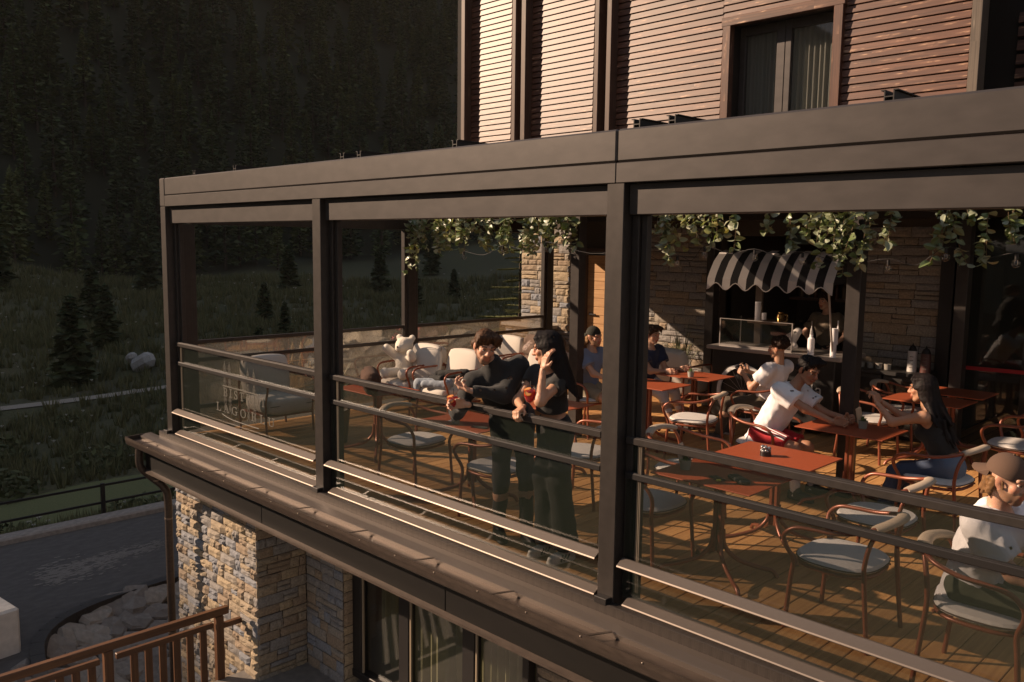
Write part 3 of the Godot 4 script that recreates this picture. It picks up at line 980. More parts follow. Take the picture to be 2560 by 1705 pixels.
# ---------------------------------------------------------------- stone base, gutter and lower windows below the terrace
func terrace_base():
	var B := Basis(Vector3.BACK, Vector3.UP, Vector3.LEFT)   # section x = world z, extruded towards -x
	var t := thing("stone_pier", "rough stone pier holding up the left end of the terrace", "pier")
	var mb := Mb.new()
	mb.box(Vector3(0.60, -2.3, -0.62), Vector3(2.06, 4.4, 0.68))
	mb.box(Vector3(0.60, -2.3, -3.8), Vector3(2.06, 4.4, 5.9))
	put("core", mb, M.mortar, t)
	masonry(t, Vector3(-0.44, -3.55, -0.28), Vector3.RIGHT, Vector3.BACK, 2.085, 3.1, 0.112, 0.235, 0.034)
	masonry(t, Vector3(1.63, -3.0, -0.25), Vector3.FORWARD, Vector3.RIGHT, 0.64, 2.55, 0.112, 0.22, 0.02, [0, 1, 5, 3, 2])
	t = thing("stone_wall", "shaded stone wall set back beside the lower terrace window", "wall")
	mb = Mb.new(); mb.box(Vector3(2.0, -1.6, -1.1), Vector3(0.78, 2.5, 0.4))
	mb.box(Vector3(6.6, -1.6, -1.35), Vector3(2.9, 2.5, 0.5))
	put("core", mb, M.mortar, t)
	masonry(t, Vector3(1.64, -2.7, -0.90), Vector3.RIGHT, Vector3.BACK, 0.75, 2.3, 0.115, 0.22, 0.022, [1, 2, 4, 2, 5])
	masonry(t, Vector3(2.385, -2.7, -0.90), Vector3.FORWARD, Vector3.RIGHT, 0.2, 2.3, 0.125, 0.2, 0.016, [0, 5, 3])
	masonry(t, Vector3(5.15, -2.3, -1.11), Vector3.RIGHT, Vector3.BACK, 1.1, 1.8, 0.13, 0.3, 0.02, [1, 2, 5])
	# windows under the terrace
	t = thing("lower_window", "dark framed sliding window with olive curtains below the terrace", "window")
	for q in [[2.40, 2.56], [3.245, 3.41], [4.25, 4.42], [5.06, 5.14]]:
		mb = Mb.new(); mb.box(Vector3((q[0] + q[1]) * 0.5, -1.5, -1.06), Vector3(q[1] - q[0], 2.1, 0.10), Basis(), 0.006)
		put("stile", mb, M.alu_dark, t)
	mb = Mb.new(); mb.box(Vector3(3.8, -2.53, -1.06), Vector3(2.9, 0.09, 0.12), Basis(), 0.006)
	put("sill", mb, M.alu_dark, t)
	for q in [[2.56, 3.245], [3.41, 4.25], [4.42, 5.06]]:
		mb = Mb.new(); mb.box(Vector3((q[0] + q[1]) * 0.5, -1.5, -1.07), Vector3(q[1] - q[0], 2.1, 0.008))
		put("pane", mb, M.clear_glass, t)
		mb = Mb.new(); mb.box(Vector3(q[0] + 0.02, -1.5, -1.03), Vector3(0.018, 2.1, 0.02))
		put("gasket", mb, plain(0.25, 0.20, 0.14, 0.5), t)
	var cm := plain(0.17, 0.165, 0.085, 0.9)
	for q in [[3.05, 4.3], [4.3, 5.1], [2.5, 3.05]]:
		mb = Mb.new(); curtain(mb, Vector3(q[0], -2.5, -1.38), Vector3(q[1], -0.5, -1.38), 9, 0.04)
		put("curtain", mb, cm, t)
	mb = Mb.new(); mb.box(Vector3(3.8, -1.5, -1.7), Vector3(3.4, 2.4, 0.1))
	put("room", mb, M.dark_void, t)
	# gutter, flashing and fascia in one long folded section
	t = thing("roof_gutter", "long brown metal gutter and fascia along the foot of the terrace glazing", "gutter")
	var X1 := 11.2
	# outer trough
	mb = Mb.new()
	var trough := PackedVector2Array([Vector2(0.195, -0.118), Vector2(0.343, -0.124), Vector2(0.352, -0.078), Vector2(0.366, -0.076), Vector2(0.368, -0.112), Vector2(0.355, -0.165), Vector2(0.31, -0.20), Vector2(0.205, -0.205)])
	mb.prism(trough, Vector3(X1, 0, 0), B, X1 + 0.38)
	put("trough", mb, M.gutter, t)
	# stiffening straps across the trough, rivets on its lip
	for i in 13:
		var x := 0.02 + i * 0.86
		mb = Mb.new()
		mb.bar(Vector3(x, -0.088, 0.35), Vector3(x + 0.10, -0.075, 0.205), 0.022, 0.004)
		put("strap", mb, M.gutter, t)
	for i in 22:
		mb = Mb.new(); mb.ball(Vector3(0.3 + i * 0.47, -0.092, 0.369), Vector3.ONE * 0.006, Basis(), 8)
		put("rivet", mb, plain(0.4, 0.33, 0.27, 0.3, 0.8), t)
	# inner channel and upstand
	mb = Mb.new()
	mb.prism(PackedVector2Array([Vector2(0.058, -0.064), Vector2(0.120, -0.066), Vector2(0.188, -0.082), Vector2(0.198, -0.086), Vector2(0.200, -0.21), Vector2(0.058, -0.21)]), Vector3(X1, 0, 0), B, X1 + 0.36)
	put("channel", mb, M.alu_ledge, t)
	mb = Mb.new()
	mb.prism(PackedVector2Array([Vector2(-0.02, -0.006), Vector2(0.046, 0.0), Vector2(0.056, -0.004), Vector2(0.0565, -0.07), Vector2(-0.02, -0.07)]), Vector3(X1, 0, 0), B, X1 + 0.12)
	put("flashing", mb, M.gutter_dirty, t)
	mb = Mb.new()
	mb.prism(PackedVector2Array([Vector2(0.03, -0.07), Vector2(0.0555, -0.065), Vector2(0.366, -0.075), Vector2(0.36, -0.15), Vector2(0.2, -0.205), Vector2(0.03, -0.205)]), Vector3(-0.36, 0, 0), B, 0.02)
	put("end_cap", mb, M.gutter, t)
	# fascia board and lower drip edge
	for q in [[-0.2, 2.62], [2.626, 5.4], [5.406, X1]]:
		mb = Mb.new(); mb.box(Vector3((q[0] + q[1]) * 0.5, -0.33, 0.17), Vector3(q[1] - q[0], 0.30, 0.06), Basis(), 0.004)
		put("fascia_board", mb, M.fascia, t)
	mb = Mb.new()
	mb.prism(PackedVector2Array([Vector2(0.13, -0.462), Vector2(0.200, -0.464), Vector2(0.236, -0.482), Vector2(0.240, -0.500), Vector2(0.232, -0.502), Vector2(0.19, -0.484), Vector2(0.13, -0.482)]), Vector3(X1, 0, 0), B, X1 + 0.22)
	put("drip_edge", mb, M.gutter, t)
	mb = Mb.new(); mb.box(Vector3(5.5, -0.53, -0.15), Vector3(11.3, 0.09, 0.5)); mb.box(Vector3(5.5, -0.3, -0.1), Vector3(11.2, 0.4, 0.4))
	put("soffit", mb, M.fascia, t)
	# downpipe with its swan neck
	t = thing("downpipe", "brown metal downpipe with a bent neck at the corner of the stone pier", "downpipe")
	mb = Mb.new()
	mb.tube(spline([Vector3(-0.22, -0.2, 0.26), Vector3(-0.22, -0.42, 0.26), Vector3(-0.19, -0.56, 0.16), Vector3(-0.13, -0.72, 0.02), Vector3(-0.11, -0.9, -0.02), Vector3(-0.11, -1.6, -0.02), Vector3(-0.11, -4.2, -0.02)], 5), 0.047, 14)
	put("pipe", mb, M.gutter, t)
	for y in [-0.62, -1.12, -2.6]:
		mb = Mb.new(); mb.lathe(Vector3(-0.11, y, -0.02) if y < -0.8 else Vector3(-0.16, y, 0.1), [Vector2(0.046, -0.012), Vector2(0.051, -0.01), Vector2(0.051, 0.01), Vector2(0.046, 0.012)], 14)
		put("clamp", mb, plain(0.2, 0.16, 0.13, 0.35, 0.7), t)

# ---------------------------------------------------------------- glazed pergola
func post_xs() -> Array: return [0.0, 3.296, 6.708, 10.12]

func pergola():
	var t := thing("pergola", "taupe aluminium pergola with sliding glass front closing the terrace", "pergola")
	var mb: Mb
	var W := 0.134
	var posts := post_xs()
	for i in 4:
		var x: float = posts[i]
		mb = Mb.new(); mb.box(Vector3(x + W * 0.5, 1.33, -W * 0.5), Vector3(W, 2.74, W), Basis(), 0.004)
		put("post", mb, M.alu, t)
		mb = Mb.new(); mb.box(Vector3(x + W * 0.5 + 0.005, 0.012, 0.03), Vector3(0.10, 0.045, 0.06), Basis(), 0.003)
		put("drain_box", mb, M.alu_dark, t)
		mb = Mb.new(); mb.box(Vector3(x + W * 0.5, 1.3, -3.665), Vector3(W, 2.72, 0.13), Basis(), 0.004)
		put("post", mb, M.alu, t)
		mb = Mb.new(); mb.box(Vector3(x + W * 0.5, 1.3, -6.72), Vector3(W, 2.72, 0.16), Basis(), 0.004)
		put("post", mb, M.alu, t)
	# front beam: upper box, seam, lower band
	for q in [[-0.012, 0.128, "corner_cover"], [0.131, 6.774, "upper_beam"], [6.777, 11.2, "upper_beam"]]:
		var lo := 2.70 if q[2] == "corner_cover" else 2.829
		mb = Mb.new(); mb.box(Vector3((q[0] + q[1]) * 0.5, (lo + 3.03) * 0.5, -0.10), Vector3(q[1] - q[0], 3.03 - lo, 0.20), Basis(), 0.012)
		put(q[2], mb, M.alu_face, t)
	for q in [[0.131, 6.774], [6.777, 11.2]]:
		mb = Mb.new(); mb.box(Vector3((q[0] + q[1]) * 0.5, 2.763, -0.099), Vector3(q[1] - q[0], 0.124, 0.206), Basis(), 0.004)
		put("lower_beam", mb, M.alu_face, t)
	# blind cassettes between the posts, a little behind them
	for i in 3:
		var a: float = posts[i] + W
		var b: float = posts[i + 1]
		mb = Mb.new(); mb.box(Vector3((a + b) * 0.5, 2.602, -0.105), Vector3(b - a - 0.004, 0.193, 0.11), Basis(), 0.006)
		put("blind_cassette", mb, M.alu_face, t)
		# side guides
		for q in [[a + 0.001, a + 0.055, -0.085], [a + 0.057, a + 0.10, -0.11], [b - 0.055, b - 0.001, -0.06]]:
			mb = Mb.new(); mb.box(Vector3((q[0] + q[1]) * 0.5, 1.25, q[2] - 0.03), Vector3(q[1] - q[0], 2.51, 0.05), Basis(), 0.003)
			put("side_guide", mb, M.alu, t)
		for k in 3:
			mb = Mb.new(); mb.box(Vector3(a + 0.107 + k * 0.012, 0.58, -0.085), Vector3(0.003, 1.0, 0.012))
			put("brush_seal", mb, plain(0.28, 0.24, 0.19, 0.4, 0.3), t)
		glazing(t, a + 0.02, b - 0.05)
	# beams running back, a middle and a rear beam
	for i in 4:
		var x: float = posts[i] + W * 0.5
		mb = Mb.new(); mb.box(Vector3(x, 2.86, -3.5), Vector3(0.13, 0.27, 6.6), Basis(), 0.004)
		put("rafter", mb, M.alu, t)
	for z in [-3.66, -6.85]:
		mb = Mb.new(); mb.box(Vector3(5.6, 2.80, z), Vector3(11.2, 0.20, 0.11), Basis(), 0.004)
		put("cross_beam", mb, M.alu, t)
	# slim roof bars, in pairs above the posts, their cut ends showing over the front beam
	for x in [0.81, 1.75, 3.71, 3.962, 5.2, 6.885, 7.142, 8.4, 9.3]:
		mb = Mb.new()
		mb.box(Vector3(x - 0.022, 3.06, -3.55), Vector3(0.006, 0.055, 7.0)); mb.box(Vector3(x + 0.022, 3.06, -3.55), Vector3(0.006, 0.055, 7.0)); mb.box(Vector3(x, 3.055, -3.55), Vector3(0.038, 0.006, 7.0))
		mb.box(Vector3(x - 0.03, 3.086, -3.55), Vector3(0.02, 0.005, 7.0)); mb.box(Vector3(x + 0.03, 3.086, -3.55), Vector3(0.02, 0.005, 7.0))
		if x > 3 and x < 6: mb.box(Vector3(x, 2.97, -3.5), Vector3(0.10, 0.12, 6.6))
		put("roof_bar", mb, M.alu_dark, t)
	# the roof panels, pushed back towards the house
	mb = Mb.new(); mb.box(Vector3(5.6, 3.02, -6.0), Vector3(11.2, 0.03, 1.9), Basis(), 0.003)
	put("roof_panel", mb, M.alu_face, t)
	for i in 4:
		mb = Mb.new(); mb.box(Vector3(5.6, 3.0 + 0.025 * i, -4.6 + i * 0.04), Vector3(11.2, 0.01, 0.85))
		put("roof_pane", mb, M.roof_glass, t)
	# left end: cassette, guides, rails and panes
	for q in [[-0.30, -3.60], [-3.73, -6.64]]:
		mb = Mb.new(); mb.box(Vector3(0.07, 2.602, (q[0] + q[1]) * 0.5), Vector3(0.11, 0.193, absf(q[1] - q[0])), Basis(), 0.005)
		put("blind_cassette", mb, M.alu, t)
		for z in [q[0] - 0.03, q[1] + 0.03]:
			mb = Mb.new(); mb.box(Vector3(0.075, 1.25, z), Vector3(0.08, 2.5, 0.06), Basis(), 0.003)
			put("side_guide", mb, M.alu, t)
		for y in [1.075, 0.855, 0.27]:
			mb = Mb.new(); mb.box(Vector3(0.07, y, (q[0] + q[1]) * 0.5), Vector3(0.05, 0.045, absf(q[1] - q[0]) - 0.08), Basis(), 0.004)
			put("rail", mb, M.alu, t)
		for r in [[0.88, 1.055], [0.28, 0.835], [0.0, 0.25]]:
			mb = Mb.new(); mb.box(Vector3(0.07, (r[0] + r[1]) * 0.5, (q[0] + q[1]) * 0.5), Vector3(0.008, r[1] - r[0], absf(q[1] - q[0]) - 0.1))
			put("pane", mb, M.end_glass, t)
	mb = Mb.new(); mb.box(Vector3(0.07, 1.25, -0.22), Vector3(0.10, 2.5, 0.16), Basis(), 0.003)
	put("side_guide", mb, M.alu, t)
	logo(t, true)
	logo(t, false)
	# deck
	deck()

func glazing(t: Node, a: float, b: float):
	var mb: Mb
	var w := b - a
	var c := (a + b) * 0.5
	# hand rail with two fine grooves
	mb = Mb.new(); mb.box(Vector3(c, 1.077, -0.098), Vector3(w, 0.046, 0.076), Basis(), 0.005); mb.box(Vector3(c, 1.102, -0.072), Vector3(w, 0.005, 0.006), Basis(), 0.002); mb.box(Vector3(c, 1.102, -0.086), Vector3(w, 0.004, 0.004), Basis(), 0.0015)
	put("hand_rail", mb, M.alu, t)
	mb = Mb.new(); mb.box(Vector3(c, 0.848, -0.085), Vector3(w, 0.042, 0.05), Basis(), 0.005); mb.box(Vector3(c, 0.871, -0.066), Vector3(w, 0.005, 0.006), Basis(), 0.002)
	put("middle_rail", mb, M.alu_dark, t)
	# sloping drip ledge
	var B := Basis(Vector3.BACK, Vector3.UP, Vector3.LEFT)
	mb = Mb.new()
	mb.prism(PackedVector2Array([Vector2(-0.062, 0.300), Vector2(-0.045, 0.302), Vector2(0.012, 0.266), Vector2(0.016, 0.258), Vector2(0.012, 0.252), Vector2(0.004, 0.256), Vector2(-0.062, 0.276)]), Vector3(b + 0.03, 0, 0), B, w + 0.02)
	put("drip_ledge", mb, M.alu_ledge, t)
	# bottom sill
	mb = Mb.new()
	mb.prism(PackedVector2Array([Vector2(-0.10, 0.042), Vector2(-0.062, 0.042), Vector2(-0.004, 0.012), Vector2(0.0, 0.004), Vector2(-0.004, -0.004), Vector2(-0.10, -0.004)]), Vector3(b + 0.02, 0, 0), B, w - 0.03)
	put("bottom_sill", mb, M.alu_ledge, t)
	for r in [[0.865, 1.055, -0.098], [0.285, 0.832, -0.085], [0.035, 0.285, -0.075]]:
		mb = Mb.new(); mb.box(Vector3(c, (r[0] + r[1]) * 0.5, r[2]), Vector3(w, r[1] - r[0], 0.008))
		put("pane", mb, M.glass, t)

# the lettering and the four fir motifs etched on the glass
func logo(t: Node, front: bool):
	var etch := plain(0.085, 0.080, 0.066, 0.6) if front else plain(0.55, 0.38, 0.16, 0.6)
	var o := Node3D.new()
	o.name = "glass_lettering"
	t.add_child(o, true)
	if front: o.transform = Transform3D(Basis(), Vector3(1.78, 0, -0.078))
	else: o.transform = Transform3D(Basis(Vector3.BACK, Vector3.UP, Vector3.LEFT), Vector3(0.063, 0, -1.92))
	var fnt := SystemFont.new()
	fnt.font_names = PackedStringArray(["Droid Serif"])
	for q in [["B I S T R O T", 0.652, 0.128, 0.92], ["L A G O  B L U", 0.470, 0.122, 1.27]]:
		var tm := TextMesh.new()
		tm.text = q[0]; tm.font = fnt; tm.font_size = 48; tm.pixel_size = q[2] / 48.0 * 1.02; tm.depth = 0.003
		var n := part("letters", tm, o, etch, Vector3(0, q[1], 0))
		var wd := tm.get_aabb().size.x
		if wd > 0.01: n.scale.x = q[3] / wd
	var mb := Mb.new()
	for x in [-0.42, -0.31, 0.10, 0.23]:
		for s in [[0.99, 0.19], [0.845, 0.16], [0.64, 0.14], [0.545, 0.11]]:
			var y: float = s[0] + (0.015 if absf(x) > 0.25 else -0.01)
			mb.bar(Vector3(x, y, 0), Vector3(x, y - s[1], 0), 0.006, 0.003, Vector3.BACK)
			for k in [-1, 1]:
				for l in [0.0, 0.04]:
					mb.bar(Vector3(x, y - 0.02 - l, 0), Vector3(x + k * 0.032, y - 0.09 - l, 0), 0.005, 0.003, Vector3.BACK)
	part("fir_motifs", mb.mesh(etch), o)
	mb = Mb.new()
	mb.bar(Vector3(-0.47, 0.724, 0.002), Vector3(0.33, 0.722, 0.002), 0.012, 0.004, Vector3.BACK)
	mb.tube(spline([Vector3(-0.5, 0.40, 0), Vector3(-0.3, 0.368, 0), Vector3(0.05, 0.362, 0), Vector3(0.32, 0.362, 0)], 4), 0.004, 5)
	part("rule", mb.mesh(etch), o)

func deck():
	var mb := Mb.new()
	mb.box(Vector3(5.6, DECK - 0.09, -3.5), Vector3(11.1, 0.1, 6.8))
	var d := struct("deck", mb, M.dark_void)
	var vars := []
	for l in [1.9, 2.6, 3.3]:
		for k in 3:
			mb = Mb.new()
			mb.box(Vector3(0, 0, -l * 0.5), Vector3(0.139, 0.028, l - 0.005), Basis(), 0.004, 0.42, 2.0, Vector2(rng.randf() * 5, rng.randf() * 5))
			vars.append([l, mb.mesh()])
	var i := 0
	while i < 76:
		var x := 0.15 + i * 0.1445
		var z := -0.1 + rng.randf_range(0.0, 1.6) * (1 if i % 2 else 0)
		if z > -0.1: z = -0.1
		var start := true
		while z > -6.9:
			var q: Array = vars[rng.randi() % 9]
			var o := part("deck_board", q[1], d, M.deck[rng.randi() % 3], Vector3(x, DECK - 0.014 + rng.randf_range(-0.001, 0.001), z))
			z -= q[0]
			start = false
		i += 1

# ---------------------------------------------------------------- chairs, tables, lounge chairs
func make_chair(label: String, at: Vector3, turn: float) -> Node3D:
	var t := thing("tube_armchair", label, "chair", at, turn, "copper tube armchairs on the terrace")
	var mb := Mb.new()
	# seat pad: a rounded square cushion
	var prof := [[0.0, 0.0], [0.205, 0.0], [0.232, 0.012], [0.235, 0.026], [0.222, 0.040], [0.16, 0.050], [0.0, 0.054]]
	var seg := 28
	for i in prof.size() - 1:
		for k in seg:
			var q := []
			for e in [[i, k], [i, k + 1], [i + 1, k + 1], [i + 1, k]]:
				var a: float = TAU * e[1] / seg
				var sx := signf(cos(a)) * pow(absf(cos(a)), 0.72)
				var sz := signf(sin(a)) * pow(absf(sin(a)), 0.72)
				var rr: float = prof[e[0]][0]
				q.append(Vector3(sx * rr, 0.425 + prof[e[0]][1], -sz * rr * 0.97 + 0.01))
			if i > 0: mb.tri(q[0], q[1], q[2])
			mb.tri(q[0], q[2], q[3])
	put("seat_pad", mb, M.pad, t)
	var ring := []
	var ring2 := []
	for k in 28:
		var a := TAU * k / 28
		var p := Vector3(signf(cos(a)) * pow(absf(cos(a)), 0.72), 0, -signf(sin(a)) * pow(absf(sin(a)), 0.72) * 0.97)
		ring.append(p * 0.237 + Vector3(0, 0.447, 0.01)); ring2.append(p * 0.222 + Vector3(0, 0.412, 0.01))
	mb = Mb.new(); mb.tube(spline(ring, 1, true), 0.0035, 5, false)
	put("piping", mb, M.piping, t)
	mb = Mb.new(); mb.tube(spline(ring2, 1, true), 0.0125, 7, false)
	put("seat_frame", mb, M.copper, t)
	# one bent tube: front leg, bow, arm, back, arm, bow, front leg
	var half := [Vector3(0.235, 0, 0.225), Vector3(0.228, 0.30, 0.205), Vector3(0.228, 0.43, 0.195), Vector3(0.262, 0.53, 0.225), Vector3(0.285, 0.60, 0.225), Vector3(0.283, 0.655, 0.165), Vector3(0.276, 0.668, 0.06), Vector3(0.268, 0.675, -0.06), Vector3(0.235, 0.705, -0.185), Vector3(0.14, 0.74, -0.262), Vector3(0.0, 0.752, -0.285)]
	var pts := half.duplicate()
	for i in range(half.size() - 2, -1, -1): pts.append(half[i] * Vector3(-1, 1, 1))
	mb = Mb.new(); mb.tube(spline(pts, 5), 0.0135, 8)
	put("arm_tube", mb, M.copper, t)
	# woven wrap round the middle of the back
	var w := []
	var wr := []
	for i in 13:
		var s := -1.0 + i / 6.0
		w.append(Vector3(s * 0.185, 0.748 - s * s * 0.026, -0.287 + s * s * 0.055))
		wr.append(0.030 if i in [0, 12] else 0.036)
	mb = Mb.new(); mb.tube(w, wr, 10, true, 0.62, Vector3.UP)
	put("back_wrap", mb, M.wrap, t)
	for s in [-1.0, 1.0]:
		mb = Mb.new(); mb.tube(spline([Vector3(0.232 * s, 0, -0.245), Vector3(0.222 * s, 0.42, -0.205), Vector3(0.222 * s, 0.53, -0.205), Vector3(0.205 * s, 0.64, -0.222), Vector3(0.165 * s, 0.725, -0.25)], 4), 0.0130, 8)
		put("rear_leg", mb, M.copper, t)
	for s in [-1.0, 1.0]:
		mb = Mb.new(); mb.bar(Vector3(0.17 * s, 0.409, -0.19), Vector3(-0.17 * s, 0.407, 0.19), 0.022, 0.012)
		put("brace", mb, M.copper, t)
	return t

func make_table(label: String, at: Vector3, sx := 0.80, sz := 0.60) -> Node3D:
	var t := thing("bistro_table", label, "table", at, 0.0, "rust red bistro tables")
	var mb := Mb.new(); mb.box(Vector3(0, 0.734, 0), Vector3(sx, 0.010, sz), Basis(), 0.003)
	put("table_top", mb, M.rust_top, t)
	mb = Mb.new()
	mb.box(Vector3(0, 0.715, 0), Vector3(0.36, 0.022, 0.05), Basis(), 0.003); mb.box(Vector3(0, 0.716, 0), Vector3(0.05, 0.020, 0.30), Basis(), 0.003)
	put("bracket", mb, M.copper, t)
	mb = Mb.new()
	for s in [-1, 1]: mb.box(Vector3(s * 0.021, 0.44, 0), Vector3(0.030, 0.54, 0.052), Basis(), 0.006)
	put("column", mb, M.copper, t)
	for q in [[1, 1], [1, -1], [-1, 1], [-1, -1]]:
		mb = Mb.new()
		var d := Vector3(q[0] * 0.78, 0, q[1] * 0.62)
		mb.tube(spline([d * 0.035 + Vector3(0, 0.34, 0), d * 0.05 + Vector3(0, 0.22, 0), d * 0.14 + Vector3(0, 0.125, 0), d * 0.30 + Vector3(0, 0.07, 0), d * 0.39 + Vector3(0, 0.05, 0), d * 0.43 + Vector3(0, 0.0, 0)], 4), 0.0165, 8, true, 1.0)
		put("foot", mb, M.copper, t)
	return t

func make_lounge(label: String, at: Vector3, turn: float) -> Node3D:
	var t := thing("lounge_armchair", label, "lounge chair", at, turn, "cream lounge armchairs")
	var mb := Mb.new(); puff(mb, Vector3(0, 0.36, 0.03), Vector3(0.60, 0.20, 0.68), 0.05)
	put("seat_cushion", mb, M.cream, t)
	mb = Mb.new(); puff(mb, Vector3(0, 0.66, -0.30), Vector3(0.60, 0.50, 0.20), 0.06, Basis(Vector3.RIGHT, -0.2))
	put("back_cushion", mb, M.cream, t)
	mb = Mb.new()
	var y := 0.375
	mb.tube([Vector3(-0.302, y, 0.36), Vector3(-0.27, y, 0.372), Vector3(0.27, y, 0.372), Vector3(0.302, y, 0.36), Vector3(0.302, y, -0.28)], 0.0045, 5)
	mb.tube(spline([Vector3(-0.30, 0.46, -0.21), Vector3(-0.295, 0.88, -0.30), Vector3(-0.2, 0.905, -0.305), Vector3(0.2, 0.905, -0.305), Vector3(0.295, 0.88, -0.30), Vector3(0.30, 0.46, -0.21)], 4), 0.0045, 5)
	put("piping", mb, M.piping, t)
	for s in [-1.0, 1.0]:
		mb = Mb.new(); mb.tube(spline([Vector3(0.325 * s, 0, 0.30), Vector3(0.322 * s, 0.34, 0.28), Vector3(0.325 * s, 0.46, 0.30), Vector3(0.33 * s, 0.58, 0.35), Vector3(0.33 * s, 0.655, 0.31), Vector3(0.33 * s, 0.675, 0.18), Vector3(0.33 * s, 0.675, -0.2), Vector3(0.325 * s, 0.64, -0.36), Vector3(0.32 * s, 0.4, -0.38), Vector3(0.32 * s, 0, -0.36)], 4), 0.014, 8)
		put("arm_tube", mb, M.copper, t)
	mb = Mb.new(); mb.box(Vector3(0, 0.245, 0.0), Vector3(0.63, 0.025, 0.62), Basis(), 0.004)
	put("seat_frame", mb, M.copper, t)
	return t

# a stuffed block: bulging faces and soft corners
func puff(mb: Mb, mid: Vector3, size: Vector3, bulge: float, b := Basis(), g := 7):
	var ax := [Vector3.RIGHT, Vector3.UP, Vector3.BACK]
	for i in 3:
		for s in [-1.0, 1.0]:
			var w: Vector3 = ax[i] * s
			var p: Vector3 = ax[(i + 1) % 3] * s
			var q: Vector3 = ax[(i + 2) % 3]
			var F := func(u: float, v: float) -> Vector3:
				var c := w + p * u + q * v
				var e := c.normalized()
				var r := Vector3(pow(absf(c.x), 1.0), absf(c.y), absf(c.z))
				var soft := c * (1.0 - 0.07 * (u * u * u * u + v * v * v * v))
				return mid + b * (soft * size * 0.5 + e * bulge * 0.35 * (1.0 - u * u) * (1.0 - v * v))
			for k in g:
				for l in g:
					var a := -1.0 + 2.0 * k / g
					var c := -1.0 + 2.0 * (k + 1) / g
					var d := -1.0 + 2.0 * l / g
					var e := -1.0 + 2.0 * (l + 1) / g
					var A: Vector3 = F.call(a, d)
					var B: Vector3 = F.call(c, d)
					var C: Vector3 = F.call(c, e)
					var D: Vector3 = F.call(a, e)
					var N := func(u: float, v: float) -> Vector3:
						var h := 0.04
						var du: Vector3 = F.call(u + h, v) - F.call(u - h, v)
						var dv: Vector3 = F.call(u, v + h) - F.call(u, v - h)
						return du.cross(dv).normalized()
					mb.tri(A, B, C, N.call(a, d), N.call(c, d), N.call(c, e))
					mb.tri(A, C, D, N.call(a, d), N.call(c, e), N.call(a, e))

